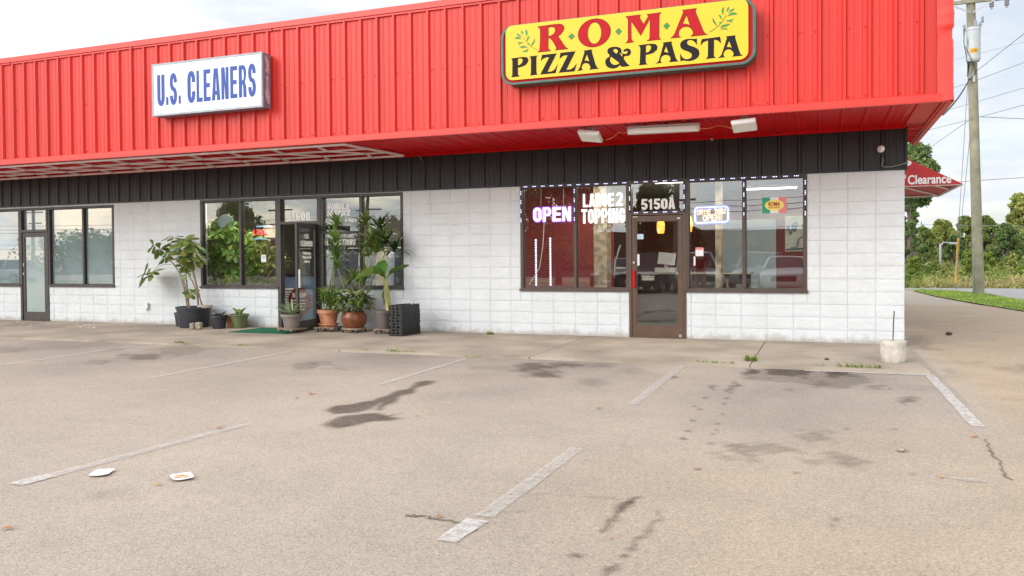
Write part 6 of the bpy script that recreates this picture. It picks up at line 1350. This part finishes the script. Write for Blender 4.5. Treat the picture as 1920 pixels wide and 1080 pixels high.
for i in range(9000):
    y = 25.45+(rnd.random()**1.4)*13; x = 1.5+rnd.uniform(-1.5, 11)+(y-25)*.12; h = rnd.uniform(.25, .6)*min(1.5, .6+(y-25.4)*.2); a = rnd.uniform(0, 6.28); w = rnd.uniform(.008, .02); dx, dy = math.cos(a), math.sin(a); l = h*rnd.uniform(.1, .5); z = GZ+.01+rnd.uniform(0, .6)*h
    mb.add([(x-dy*w, y+dx*w, z), (x+dy*w, y-dx*w, z), (x+dx*l, y+dy*l, z+h)], [(0, 1, 2)])
tag(mb.build('tall_weeds', 'weeds'), 'tall mixed weeds and pinkish grass along the far side of the road', 'weeds', kind='stuff')

# ---------------------------------------------------------------- trees
def tree(name, label, cat, x, y, h, r, m, n=5200, trunk=.18, base=.25, clumps=26, leaf=.16, sy=.8, group=None, z0=GZ, lean=0., elong=1.):
    t = thing(name, label, cat, (x, y, z0), 0, group); tr = MB(); cs = []
    tr.tube([(0, 0, -.05), (lean*.2, 0, h*.2), (lean*.5, 0, h*.45), (lean, 0, h*.8)], [trunk*1.25, trunk, trunk*.75, trunk*.2], 8)
    for i in range(clumps):
        u = (i+.5)/clumps; zz = h*(base+(1-base)*u**.9); prof = math.sin(math.pi*min(1, (u*.86+.12)))**.7; az = i*2.4+rnd.uniform(-.5, .5); rr_ = r*prof*rnd.uniform(.35, .85)
        c = Vector((lean*zz/h+rr_*math.cos(az), sy*rr_*math.sin(az), zz-.04*h)); s = r*rnd.uniform(.26, .46)*(1-.3*u); cs.append((c, s))
        if i % 2 == 0: q = Vector((lean*.5, 0, h*min(.75, max(.15, zz/h-.22)))); tr.tube([q, q.lerp(c, .5)+Vector((0, 0, .05*h)), c], [trunk*.4, trunk*.25, trunk*.08], 5)
    tr.build('trunk', 'bark', t)
    n = int(n*2.1); leaf *= .68; per = n//clumps; pts = []; sz = []
    for c, s in cs:
        d = rng.normal(size=(per, 3)); d /= np.linalg.norm(d, axis=1)[:, None]; rad = rng.uniform(.3, 1.0, per)**.6*np.where(rng.random(per) < .12, rng.uniform(1., 1.35, per), 1.)
        pts.append(np.array(c)+d*(rad*s)[:, None]*np.array([1.1*elong, 1., .75])); 
    pts = np.concatenate(pts); k = len(pts)
    a = rng.normal(size=(k, 3)); a /= np.linalg.norm(a, axis=1)[:, None]; b = np.cross(a, rng.normal(size=(k, 3))); b /= np.linalg.norm(b, axis=1)[:, None]
    L = leaf*rng.uniform(.6, 1.3, k)[:, None]; a *= L; b *= L*.55
    vs = np.stack([pts-a, pts-a*.2+b, pts+a*.4+b*.8, pts+a, pts+a*.4-b*.8, pts-a*.2-b], 1).reshape(-1, 3); fs = np.arange(k*6).reshape(k, 6)
    me = bpy.data.meshes.new('crown'); me.from_pydata(vs.tolist(), [], fs.tolist()); me.materials.append(M[m]); o = bpy.data.objects.new('crown', me); COL.objects.link(o); o.parent = t
    return t
def tr_px(px, top, Y, rpx, m, label, name='tree', cat='tree', **k):
    P = at(px, top, Y=Y); q = at(px+rpx, top, Y=Y); return tree(name, label, cat, P.x, Y, P.z-GZ, q.x-P.x, m, **k)
G_ = 'trees beyond the cross road'
tr_px(1712, 262, 34, 50, 'tree_leaf_dark', 'tallest dark tree rising behind the awning', n=7000, base=.60, clumps=30, leaf=.15, group=G_, elong=1.25)
tr_px(1706, 352, 31, 22, 'tree_leaf_dark', 'dark ivy clad tree right at the store corner', n=5200, base=.08, leaf=.14, group=G_)
tr_px(1735, 425, 36, 26, 'tree_leaf', 'mid green tree between the store corner and the street lamp', n=6000, base=.08, leaf=.12, group=G_)
tr_px(1768, 412, 44, 34, 'tree_leaf_yellow', 'yellow green tree behind the street lamp', n=7000, base=.12, leaf=.18, group=G_)
tr_px(1813, 405, 50, 32, 'tree_leaf', 'broad tree behind the yellow guy wire guard', n=7000, base=.1, leaf=.18, group=G_)
tr_px(1852, 404, 48, 30, 'tree_leaf', 'tree just right of the utility pole', n=7000, base=.1, leaf=.17, group=G_)
tr_px(1890, 418, 38, 36, 'tree_leaf_dark', 'dark rounded tree near the right edge', n=8000, base=.1, leaf=.15, group=G_)
tr_px(1918, 363, 52, 42, 'tree_leaf_yellow', 'tall pale green tree at the right edge', n=9000, base=.15, leaf=.19, group=G_)
tr_px(1960, 400, 42, 46, 'tree_leaf', 'broad tree just past the right edge', n=5000, base=.1, leaf=.2, group=G_)
tr_px(1790, 440, 38, 24, 'tree_leaf_dark', 'small dark tree left of the yellow guard', n=3800, base=.08, leaf=.13, group=G_)
tr_px(1680, 400, 46, 40, 'tree_leaf', 'tree mostly hidden behind the store corner', n=3000, base=.1, leaf=.2, group=G_)
for px, top, Y, rpx, m, lab in ((1818, 470, 29, 24, 'bush_leaf', 'bright yellow green bush behind the utility pole'), (1852, 472, 30, 22, 'bush_leaf', 'bright bush just right of the utility pole'), (1728, 458, 29.5, 18, 'tree_leaf_dark', 'dark round shrub near the store corner'), (1712, 482, 27.5, 16, 'bush_leaf', 'low light shrub at the store corner'), (1752, 488, 29, 18, 'tree_leaf', 'low shrub below the street lamp'), (1895, 478, 31, 26, 'weeds', 'reddish shrub among the weeds at the right'), (1915, 500, 28, 18, 'bush_leaf', 'low green shrub at the right edge'), (1775, 495, 28, 14, 'weeds', 'low tan shrub left of the yellow guard')):
    tr_px(px, top, Y, rpx, m, lab, 'bush', 'bush', n=2600, base=.02, clumps=14, leaf=.10, trunk=.04, group='bushes along the weeds')
# far treeline behind everything
mb = MB()
for i in range(5200):
    x = rnd.uniform(-40, 110); y = rnd.uniform(78, 100); z = rnd.uniform(0, 4.2+1.0*math.sin(x*.31)+.5*math.sin(x*.83)); s = rnd.uniform(.25, .45); d = Vector((rng.normal(), rng.normal(), rng.normal())).normalized(); u = d.orthogonal().normalized()
    p = Vector((x, y, z)); w = d.cross(u); mb.add([p-u*s, p+w*s*.6, p+u*s, p-w*s*.6], [(0, 1, 2, 3)])
tag(mb.build('far_wood', 'tree_leaf'), 'far wood closing the view behind the trees', 'wood', kind='stuff')

# ---------------------------------------------------------------- utility pole
PB = at(1835, 553, Z=GZ); PT = at(1820, 0, Y=PB.y); PX = lambda py: PB.lerp(PT, (PB.z-at(1830, py, Y=PB.y).z)/(PB.z-PT.z))
up = thing('utility_pole', 'grey wooden utility pole with transformer and crossarm on the grass verge', 'utility pole', PB)
top = PB+(PT-PB)*1.16
mb = MB(); mb.tube([PB-PB+(top-PB)*t for t in (0, .12, .4, .7, 1)], [.185, .175, .16, .15, .135], 18); mb.build('post', 'pole_wood', up, True)
mb = MB(); z = [(.0, .02), (.02, 1.6)]; mb.box(-.20, -.165, -.12, -.08, .0, 1.9); mb.build('ground_molding', 'wire_grey', up)
c = PX(4)-PB; mb = MB(); mb.box(c.x-1.35, c.x+1.35, -.20, -.10, c.z-.06, c.z+.06, .008); arm = mb.build('crossarm', 'pole_wood', up)
v = PX(27)-PB
for sx in (-1, 1):
    mb = MB()
    for k in (0, .06): mb.bar((v.x+.02*sx, -.18-.01*k, v.z+k), (c.x+.78*sx, -.22, c.z-.02+k*.4), .025, .02)
    mb.build('brace', 'steel', up)
mb = MB()
for dx in (.62, 1.08):
    for k, (r, z) in enumerate(((.05, 0), (.075, -.04), (.05, -.07), (.075, -.11), (.05, -.14), (.03, -.2))): pass
    mb = MB(); mb.lathe([(0, 0), (.05, -.01), (.085, -.05), (.05, -.08), (.085, -.12), (.05, -.15), (.085, -.19), (.03, -.22), (.03, -.28), (0, -.29)], (c.x+dx, -.15, c.z-.06), 14); mb.build('insulator', 'porcelain', up, True); mb = MB()
    mb.lathe([(0, .2), (.04, .18), (.06, .14), (.04, .1), (.06, .06), (.02, 0)], (c.x+dx-.9, -.15, c.z+.06), 12); mb.build('insulator', 'porcelain', up, True)
a, b = PX(57)-PB, PX(120)-PB; tx_ = -.04; tfy = -.42
tf = MB(); tf.lathe([(0, b.z), (.20, b.z), (.215, b.z+.06), (.225, b.z+.07), (.225, a.z-.12), (.235, a.z-.11), (.235, a.z-.05), (.20, a.z), (.1, a.z+.03), (0, a.z+.035)], (b.x-.04, tfy, 0), 28); tfo = tf.build('transformer', 'transformer', up, True)
mb = MB(); mb.box(b.x-.09, b.x+.05, -.30, -.14, b.z+.2, b.z+.3); mb.box(b.x-.09, b.x+.05, -.30, -.14, a.z-.3, a.z-.2); mb.build('bracket', 'steel', tfo)
mb = MB()
for dx, dz in ((-.28, .02), (.20, .06), (.28, .25)): mb = MB(); mb.lathe([(0, -.12), (.03, -.1), (.05, -.05), (.035, 0), (.05, .05), (.035, .1), (0, .13)], (b.x-.04+dx, tfy, a.z+dz), 10); mb.build('bushing', 'porcelain', tfo, True)
mb = MB()
mb.lathe([(0, -.02), (.05, 0), (.05, .22), (.03, .26), (0, .28)], (b.x+.02, tfy, a.z), 10); mb.tube([(b.x-.32, tfy, a.z-.02), (b.x-.04, tfy-.2, a.z+.01), (b.x+.24, tfy, a.z+.08)], .012, 6)
mb.build('bushing', 'porcelain', tfo)
mb = MB(); n = 7; vs = []
for j in (0, 1):
    for i in range(n+1):
        an = R_(-125+62*i/n); w = 1. if j else 1.0; vs.append((b.x-.04+.228*math.cos(an), tfy+.228*math.sin(an), b.z+.26+.17*j))
mb.add(vs, [(i, i+1, n+2+i, n+1+i) for i in range(n)]); mb.build('warning_decal', 'orange_decal', tfo)
mb = MB()
for i in range(5):
    an = R_(-118+11.5*i); x_, y_ = b.x-.04+.231*math.cos(an), tfy+.231*math.sin(an); mb.tube([(x_, y_, b.z+.29), (x_+.012, y_, b.z+.40)], .008, 4)
mb.build('decal_mark', 'sign_black', tfo)
mb = MB()
for k, (x0_, x1_) in enumerate(((-.32, -.06), (-.20, -.10), (-.10, -.13), (.05, -.10))): mb.tube([(b.x+x0_, tfy-.05, a.z-.05), (b.x+x0_-.03, tfy-.12-.03*k, a.z-.5), (b.x-.22+.02*k, tfy-.05, b.z-.1), (b.x-.20, tfy+.1, b.z-.5)], .012, 5)
mb.tube([(b.x-.35, tfy-.1, a.z-.1), (b.x-.34, tfy-.12, a.z-.6), (b.x-.15, tfy-.28, b.z+.05), (b.x+.06, -.2, b.z-.22)], .012, 5)
mb.build('lead_wire', 'wire_black', tfo)
mb = MB(); q = PX(150)-PB; mb.box(q.x-.03, q.x+.04, -.2, -.15, q.z-.1, q.z+.12); mb.tube([(b.x-.15, -.3, b.z-.55), (b.x, -.2, b.z-.4), (b.x+.05, -.17, b.z-.3)], .03, 6); mb.build('clamp', 'steel', up)

def wire(name, pts, r, m, label, sag=0.):
    pts = [Vector(p) for p in pts]; q = []
    for a, b in zip(pts[:-1], pts[1:]):
        for i in range(10): t = i/10; q.append(a.lerp(b, t)+Vector((0, 0, -sag*4*t*(1-t))))
    q.append(pts[-1]); mb = MB(); mb.tube(q, r, 5); return tag(mb.build(name, m), label, 'wire', 'overhead wires')
YPp = PB.y; A = lambda px, py, Y=None: at(px, py, Y=YPp-.2 if Y is None else Y)
wire('overhead_wire', [A(1830, 134), A(2000, 0, 6)], .010, 'wire_grey', 'thin wire rising from below the transformer to the upper right')
wire('overhead_wire', [A(1700, 193, 24), A(1833, 150), A(2050, 68, 10)], .010, 'wire_grey', 'wire crossing the pole just below the transformer')
wire('overhead_wire', [A(1700, 228, 30), A(1834, 190, 24), A(2050, 127, 14)], .010, 'wire_grey', 'second wire below the transformer, rising to the right')
wire('overhead_wire', [A(1640, 270, 34), A(1838, 219), A(2050, 162, 12)], .010, 'wire_grey', 'third wire below the transformer, rising to the right')
wire('overhead_wire', [A(1838, 219), A(2050, 229, 26)], .012, 'wire_grey', 'nearly level wire running right from the pole')
wire('overhead_wire', [A(1822, 222), A(1742, 278, 30), A(1640, 350, 42)], .010, 'wire_grey', 'wire descending left from the pole towards the trees')
wire('overhead_wire', [A(1640, 352, 34), A(1838, 338), A(2050, 325, 14)], .012, 'wire_grey', 'level wire at the height of the awning tip')
wire('overhead_wire', [A(1640, 420, 60), A(1838, 423, 45), A(2050, 427, 40)], .016, 'wire_grey', 'lowest level wire in front of the trees')
wire('overhead_wire', [A(1600, 60, 24), A(1838, -5, 22), A(2050, -60, 18)], .007, 'wire_grey', 'faint wire passing by the crossarm')
wire('overhead_wire', [A(1600, 160, 34), A(1838, 100, 30), A(2050, 45, 24)], .007, 'wire_grey', 'faint wire passing behind the transformer')
wire('service_drop', [A(1831, 131), A(1817, 150), A(1797, 183, 12), A(1768, 215, 6), Vector((XE+.02, 1.6, 4.0))], .022, 'wire_black', 'thick black service cable from the pole down to the store', .02)
gA = at(1791, 543, Z=GZ)
wire('guy_wire', [A(1815, 147), at(1796, 447, Y=gA.y-.5), gA], .010, 'wire_grey', 'left steel guy wire from the pole to the ground')
wire('guy_wire', [A(1822, 222), at(1800, 440, Y=gA.y-.5), gA+Vector((.06, 0, 0))], .010, 'wire_grey', 'right steel guy wire from the pole to the ground')
yg = [at(1796.5, 447, Y=gA.y-.4), at(1791.5, 530, Y=gA.y-.05)]; mb = MB(); mb.tube([yg[0], yg[0].lerp(yg[1], .5), yg[1]], .036, 9); tag(mb.build('guy_guard', 'yellow_guard'), 'yellow plastic guard on the foot of the guy wires', 'guard')
lp0 = at(1763, 505, Y=30); lp1 = at(1763, 457, Y=30); lp2 = at(1786, 456, Y=30); sl_ = thing('street_lamp', 'grey street lamp with curved arm among the trees', 'street lamp', (lp0.x, 30, GZ)); d = lambda p: p-sl_.location
mb = MB(); mb.tube([(0, 0, 0), d(lp1)], [.09, .06], 8); mb.build('post', 'steel', sl_); mb = MB(); mb.tube([d(lp1)+Vector((0, 0, -.15)), d(lp1).lerp(d(lp2), .25)+Vector((0, 0, .05)), d(lp2)], .035, 6); mb.build('arm', 'steel', sl_); mb = MB(); e = d(lp2); mb.box(e.x-.15, e.x+.2, -.1, .1, e.z-.06, e.z+.04, .02); mb.build('lamp_head', 'steel', sl_)

# ================================================================== ACROSS THE LOT (seen mirrored in the windows)
def mir(px, py, D): p = at(px, py, Y=D); return p   # point D behind the glass; the real one stands at -D
def car(x, y, rz, paint, label, suv=True):
    t = thing('parked_car', label, 'car', (x, y, GZ), rz, 'cars parked across the lot'); L, Wd, H = 4.6, 1.84, 1.62 if suv else 1.42
    sec = [(-2.30, .42, .62, .80), (-2.22, .30, .80, .86), (-1.6, .24, .92, .92), (-1.0, .22, 1.0, .92), (0, .22, 1.02, .92), (1.2, .22, 1.03, .92), (2.0, .26, 1.02, .90), (2.26, .36, .96, .84)]
    mb = MB(); n = 12; vs = []
    for xx, zb, zt, hw in sec:
        for k in range(n): a = 2*math.pi*(k+.5)/n; ca_, sa = math.cos(a), math.sin(a); u = np.sign(ca_)*abs(ca_)**.45; w = np.sign(sa)*abs(sa)**.5; vs.append((xx, u*hw, (zb+zt)/2+w*(zt-zb)/2))
    m = len(sec); mb.add(vs, [(j*n+k, j*n+(k+1) % n, (j+1)*n+(k+1) % n, (j+1)*n+k) for j in range(m-1) for k in range(n)]+[tuple(range(n))[::-1], tuple((m-1)*n+k for k in range(n))])
    roof = [(-.55, .70), (-.1, .66), (1.4 if suv else .8, .66), (1.9 if suv else 1.35, .70)]
    mb.add([(-.25, -.60, H-.04), (-.25, .60, H-.04), (1.75 if suv else 1.0, .60, H-.04), (1.75 if suv else 1.0, -.60, H-.04), (-.05, -.5, H), (-.05, .5, H), (1.6 if suv else .9, .5, H), (1.6 if suv else .9, -.5, H)], [(4, 5, 6, 7), (0, 1, 5, 4), (1, 2, 6, 5), (2, 3, 7, 6), (3, 0, 4, 7)])
    rb = 2.1 if suv else 1.75
    for sy in (-1, 1):
        for p, q in (((-.98, .80*sy, .97), (-.25, .59*sy, H-.03)), ((.55, .84*sy, 1.0), (.6, .60*sy, H-.03)), ((rb, .80*sy, 1.0), (1.75 if suv else 1.0, .59*sy, H-.03))): mb.bar(p, q, .09, .07)
    mb.build('body', paint, t, True)
    mb = MB(); mb.add([(-.95, -.80, .98), (-.95, .80, .98), (rb, .80, .98), (rb, -.80, .98), (-.25, -.575, H-.05), (-.25, .575, H-.05), (1.74 if suv else .99, .575, H-.05), (1.74 if suv else .99, -.575, H-.05)], [(0, 1, 5, 4), (1, 2, 6, 5), (2, 3, 7, 6), (3, 0, 4, 7)]); mb.build('window', 'car_glass', t)
    for sx in (-1.42, 1.42):
        for sy in (-1, 1):
            mb = MB(); mb.lathe([(0, -.11), (.30, -.11), (.34, -.08), (.34, .08), (.30, .11), (0, .11)], n=22); mb.v = [(sx+v[0], sy*.86+v[2], .34+v[1]) for v in mb.v]; wh = mb.build('wheel', 'rubber', t)
            mb = MB(); mb.lathe([(0, .0), (.2, .0), (.22, .01), (0, .02)], n=14); mb.v = [(sx+v[0], sy*(.973+v[2]), .34+v[1]) for v in mb.v]; mb.build('rim', 'steel', wh)
    for sy in (-1, 1):
        mb = MB(); mb.box(-2.27, -2.10, sy*.62-.17, sy*.62+.17, .68, .79, .03); mb.build('headlight', 'car_lamp', t); mb = MB(); mb.box(2.1, 2.29, sy*.62-.15, sy*.62+.15, .74, .9, .03); mb.build('tail_light', 'octagon_red', t); mb = MB(); mb.box(-.75, -.6, sy*.98-.09, sy*.98+.09, 1.0, 1.12, .03); mb.build('mirror', paint, t)
    mb = MB(); mb.box(-2.315, -2.2, -.42, .42, .52, .72, .02); mb.build('grille', 'crate_black', t); mb = MB(); mb.box(-2.325, -2.3, -.26, .26, .40, .50); mb.build('number_plate', 'paper_white', t)
H2 = math.pi/2
for px, py, D, rz, pa, lab, suv in ((1474, 520, 19.5, -H2, 'car_white', 'white car facing the store, mirrored at the right end of the pizza windows', False), (1424, 520, 23, -H2+.1, 'car_silver', 'silver car mirrored left of the white car', True), (1300, 520, 19.3, -H2-.3, 'car_silver', 'silver car mirrored just right of the pizza door', True), (1222, 520, 20, -H2+.2, 'car_black', 'black car mirrored in the pizza door', True), (1165, 525, 20.5, -H2, 'car_black', 'dark car mirrored below the LARGE 2 TOPPING lettering', False), (8, 520, 26, -.2, 'car_white', 'white wagon mirrored in the far left window', True), (735, 520, 27, .3, 'car_black', 'black wagon mirrored low in the cleaners right window', True)):
    p = mir(px, py, D); car(p.x, -D, rz, pa, lab, suv)
def mtree(px, top, D, rpx, m, lab, **k):
    P = at(px, top, Y=D); q = at(px+rpx, top, Y=D); tree('shade_tree', lab, 'tree', P.x, -D, P.z-GZ, q.x-P.x, m, group='trees mirrored in the shop windows', **k)
mtree(440, 380, 36, 62, 'tree_leaf', 'round tree mirrored in the cleaners left windows', n=4200, leaf=.2, base=.15)
mtree(1045, 318, 27, 115, 'tree_leaf_dark', 'large dark tree mirrored in the left pizza windows', n=6500, leaf=.16, base=.30, clumps=34)
mtree(1225, 330, 29, 62, 'tree_leaf_dark', 'dark tree mirrored in the pizza door', n=4200, leaf=.15, base=.34)
mtree(1302, 425, 29, 24, 'tree_leaf_dark', 'small tree mirrored right of the pizza door', n=2200, leaf=.13, base=.25)
mtree(745, 415, 34, 34, 'tree_leaf_dark', 'tree mirrored at the right edge of the cleaners window', n=2600, leaf=.17, base=.2)
mtree(180, 452, 60, 110, 'tree_leaf', 'far broad tree mirrored in the papered windows', n=3000, leaf=.35, base=.1)
def mpole(px, top, D, lab):
    P = at(px, top, Y=D); t = thing('utility_pole', lab, 'utility pole', (P.x, -D, GZ), 0, 'poles across the road'); mb = MB(); mb.tube([(0, 0, 0), (0, 0, P.z-GZ)], [.17, .12], 10); mb.build('post', 'pole_wood', t); mb = MB(); mb.box(-1.0, 1.0, -.2, -.12, P.z-.9, P.z-.8); mb.box(-.8, .8, -.2, -.12, P.z-1.9, P.z-1.8); mb.build('crossarm', 'pole_wood', t)
mpole(687, 368, 32, 'wooden pole mirrored in the cleaners right window'); mpole(1268, 300, 25, 'wooden pole mirrored in the pizza door'); mpole(60, 380, 40, 'leaning pole mirrored in the far left window'); mpole(520, 370, 34, 'pole mirrored beside the cleaners door')
for k, (py, r) in enumerate(((367, .012), (378, .016), (388, .016), (422, .014), (434, .012))):
    z = at(1450, py, Y=25).z; wire('overhead_wire', [(-60, -27, z-.1), (-30, -26, z-.35), (0, -25, z), (30, -24, z+.3)], r, 'wire_black', ['topmost', 'second', 'third', 'fourth', 'lowest'][k]+' road wire mirrored in the pizza windows', .15)
st = thing('roadside_store', 'long brown roadside store with red and white stripe across the road', 'building', (-20, -46, 0))
mb = MB(); mb.box(-45, 45, -8, 0, -.1, 3.3); mb.build('wall', 'store_brown', st); mb = MB(); mb.box(-45.2, -6, .001, .35, 2.35, 3.4); mb.build('fascia', 'store_white', st); mb = MB(); mb.box(-45.3, -5.9, .351, .40, 2.7, 3.15); mb.build('stripe', 'store_red', st)
mb = MB()
for k in range(14): mb.box(-42+6*k, -39+6*k, .001, .06, .5, 2.1)
mb.build('window', 'car_glass', st)
sheet('far_lawn', [(-90, -33), (60, -33), (60, -29.5), (-90, -29.5)], GZ+.004, 'grass_soil')

# person by the camera, mirrored in the right pizza window
def skinned(name, m, nodes, edges, root, parent, sub=2):
    me = bpy.data.meshes.new(name); me.from_pydata([n[0] for n in nodes], edges, []); o = bpy.data.objects.new(name, me); COL.objects.link(o); o.parent = parent
    sk = o.modifiers.new('skin', 'SKIN'); sk.use_smooth_shade = True
    for i, n in enumerate(nodes): me.skin_vertices[0].data[i].radius = n[1] if isinstance(n[1], tuple) else (n[1], n[1])
    for i in range(len(nodes)): me.skin_vertices[0].data[i].use_root = (i == root)
    ss = o.modifiers.new('sub', 'SUBSURF'); ss.levels = ss.render_levels = sub; me.materials.append(M[m]); return o
def add_skin_layer(me):
    bm = bmesh.new(); bm.from_mesh(me); bm.verts.layers.skin.verify(); bm.to_mesh(me); bm.free()
def skinned(name, m, nodes, edges, root, parent, sub=2):
    me = bpy.data.meshes.new(name); me.from_pydata([n[0] for n in nodes], edges, []); add_skin_layer(me); o = bpy.data.objects.new(name, me); COL.objects.link(o); o.parent = parent
    sk = o.modifiers.new('skin', 'SKIN'); sk.use_smooth_shade = True; d = me.skin_vertices[0].data
    for i, n in enumerate(nodes): d[i].radius = n[1] if isinstance(n[1], tuple) else (n[1], n[1]); d[i].use_root = (i == root)
    ss = o.modifiers.new('sub', 'SUBSURF'); ss.levels = ss.render_levels = sub; me.materials.append(M[m]); return o
pp = mir(1312, 500, 13.6); pe = thing('person', 'person in dark red top and tan trousers mirrored in the right pizza window', 'person', (pp.x, -13.6, GZ), math.pi)
# faces local -y turned to the store (+y world)
B = [((0, 0, .93), (.15, .10)), ((0, 0, 1.08), (.135, .095)), ((0, 0, 1.25), (.155, .105)), ((0, .0, 1.40), (.12, .08)), ((0, 0, 1.47), .055), ((0, -.01, 1.53), .052), ((0, -.015, 1.60), (.075, .09)), ((0, -.012, 1.67), (.07, .085)),
     ((-.17, 0, 1.38), .058), ((-.36, .03, 1.16), .042), ((-.20, -.08, 1.02), .030), ((-.15, -.10, .99), (.035, .02)),
     ((.17, 0, 1.38), .058), ((.24, .01, 1.12), .042), ((.25, -.05, .88), .030), ((.25, -.06, .80), (.02, .035)),
     ((-.09, 0, .86), .088), ((-.11, -.01, .48), .058), ((-.11, .01, .10), .04), ((-.11, -.12, .035), (.04, .032)), ((.09, 0, .86), .088), ((.11, -.01, .48), .058), ((.11, .01, .10), .04), ((.11, -.12, .035), (.04, .032))]
E_ = [(0,1),(1,2),(2,3),(3,4),(4,5),(5,6),(6,7),(3,8),(8,9),(9,10),(10,11),(3,12),(12,13),(13,14),(14,15),(0,16),(16,17),(17,18),(18,19),(0,20),(20,21),(21,22),(22,23)]
for hi, (hx_, hy_, hz), s in ((11, (-.15, -.10, .99), -1), (15, (.25, -.06, .80), 1)):
    for f in range(5):
        i = len(B); off = (f-2)*.017
        if hi == 15: p = [(hx_, hy_+off, hz-.02), (hx_, hy_+off, hz-.055), (hx_-.012, hy_+off, hz-.085+abs(off)*.5)] if f < 4 else [(hx_-.015, hy_-.045, hz+.02), (hx_-.02, hy_-.06, hz-.01), (hx_-.02, hy_-.055, hz-.035)]
        else: p = [(hx_+.02, hy_-.01, hz+off), (hx_+.05, hy_-.005, hz+off*1.1), (hx_+.07, hy_+.01, hz+off)] if f < 4 else [(hx_, hy_-.0, hz+.045), (hx_+.015, hy_+.02, hz+.06), (hx_+.02, hy_+.045, hz+.055)]
        for q_ in p: B.append((q_, .0085))
        E_ += [(hi, i), (i, i+1), (i+1, i+2)]
skinned('body', 'skin', B, E_, 0, pe)
skinned('shirt', 'shirt_red', [((0, 0, .95), (.165, .115)), ((0, 0, 1.08), (.15, .11)), ((0, 0, 1.25), (.17, .12)), ((0, 0, 1.40), (.135, .095)), ((-.17, 0, 1.39), .072), ((-.28, .02, 1.25), .062), ((.17, 0, 1.39), .072), ((.22, .01, 1.22), .062)], [(0,1),(1,2),(2,3),(3,4),(4,5),(3,6),(6,7)], 0, pe)
skinned('trousers', 'trousers_tan', [((0, 0, .93), (.16, .115)), ((-.09, 0, .84), .102), ((-.11, -.01, .48), .075), ((-.11, .01, .10), .065), ((.09, 0, .84), .102), ((.11, -.01, .48), .075), ((.11, .01, .10), .065)], [(0,1),(1,2),(2,3),(0,4),(4,5),(5,6)], 0, pe)
skinned('hair', 'hair_brown', [((0, .02, 1.72), (.075, .09)), ((0, .055, 1.66), (.085, .05)), ((0, .06, 1.58), (.07, .035))], [(0,1),(1,2)], 0, pe)
mb = MB(); bm = bmesh.new(); bmesh.ops.create_cone(bm, segments=8, radius1=.014, radius2=.006, depth=.04, cap_ends=True); mb.addbm(bm, Matrix.Translation((0, -.105, 1.605)) @ Matrix.Rotation(R_(70), 4, 'X')); mb.build('nose', 'skin', pe)
mb = MB()
for sx in (-1, 1): mb.box(sx*.03-.012, sx*.03+.012, -.100, -.088, 1.632, 1.642)
mb.build('eye', 'hair_brown', pe); mb = MB(); mb.box(-.022, .022, -.103, -.09, 1.565, 1.572); mb.build('mouth', 'octagon_red', pe)
for sx in (-1, 1):
    mb = MB(); mb.box(sx*.11-.045, sx*.11+.045, -.19, .07, 0, .075, .02); mb.build('shoe', 'crate_black', pe)
import OpenImageIO as oiio
a=oiio.ImageBuf('/workdir/render_main.png').get_pixels(oiio.UINT8)[:,:,:3]
for n,y,x in (('wall top',200,850),('wall mid',250,850),('wall low',300,850),('wallL top',215,160),('wallL low',300,250),('ground',450,700),('groundL',540,300),('ground near sw',380,600),('drive',330,960),('sidewalk',350,600),('fascia',100,400),('fascia',100,900),('soffit',140,560),('sky L',20,60),('sky R',150,1000),('5150A',200,651)): print(n,a[y-1:y+2,x-1:x+2].reshape(-1,3).mean(0).round())
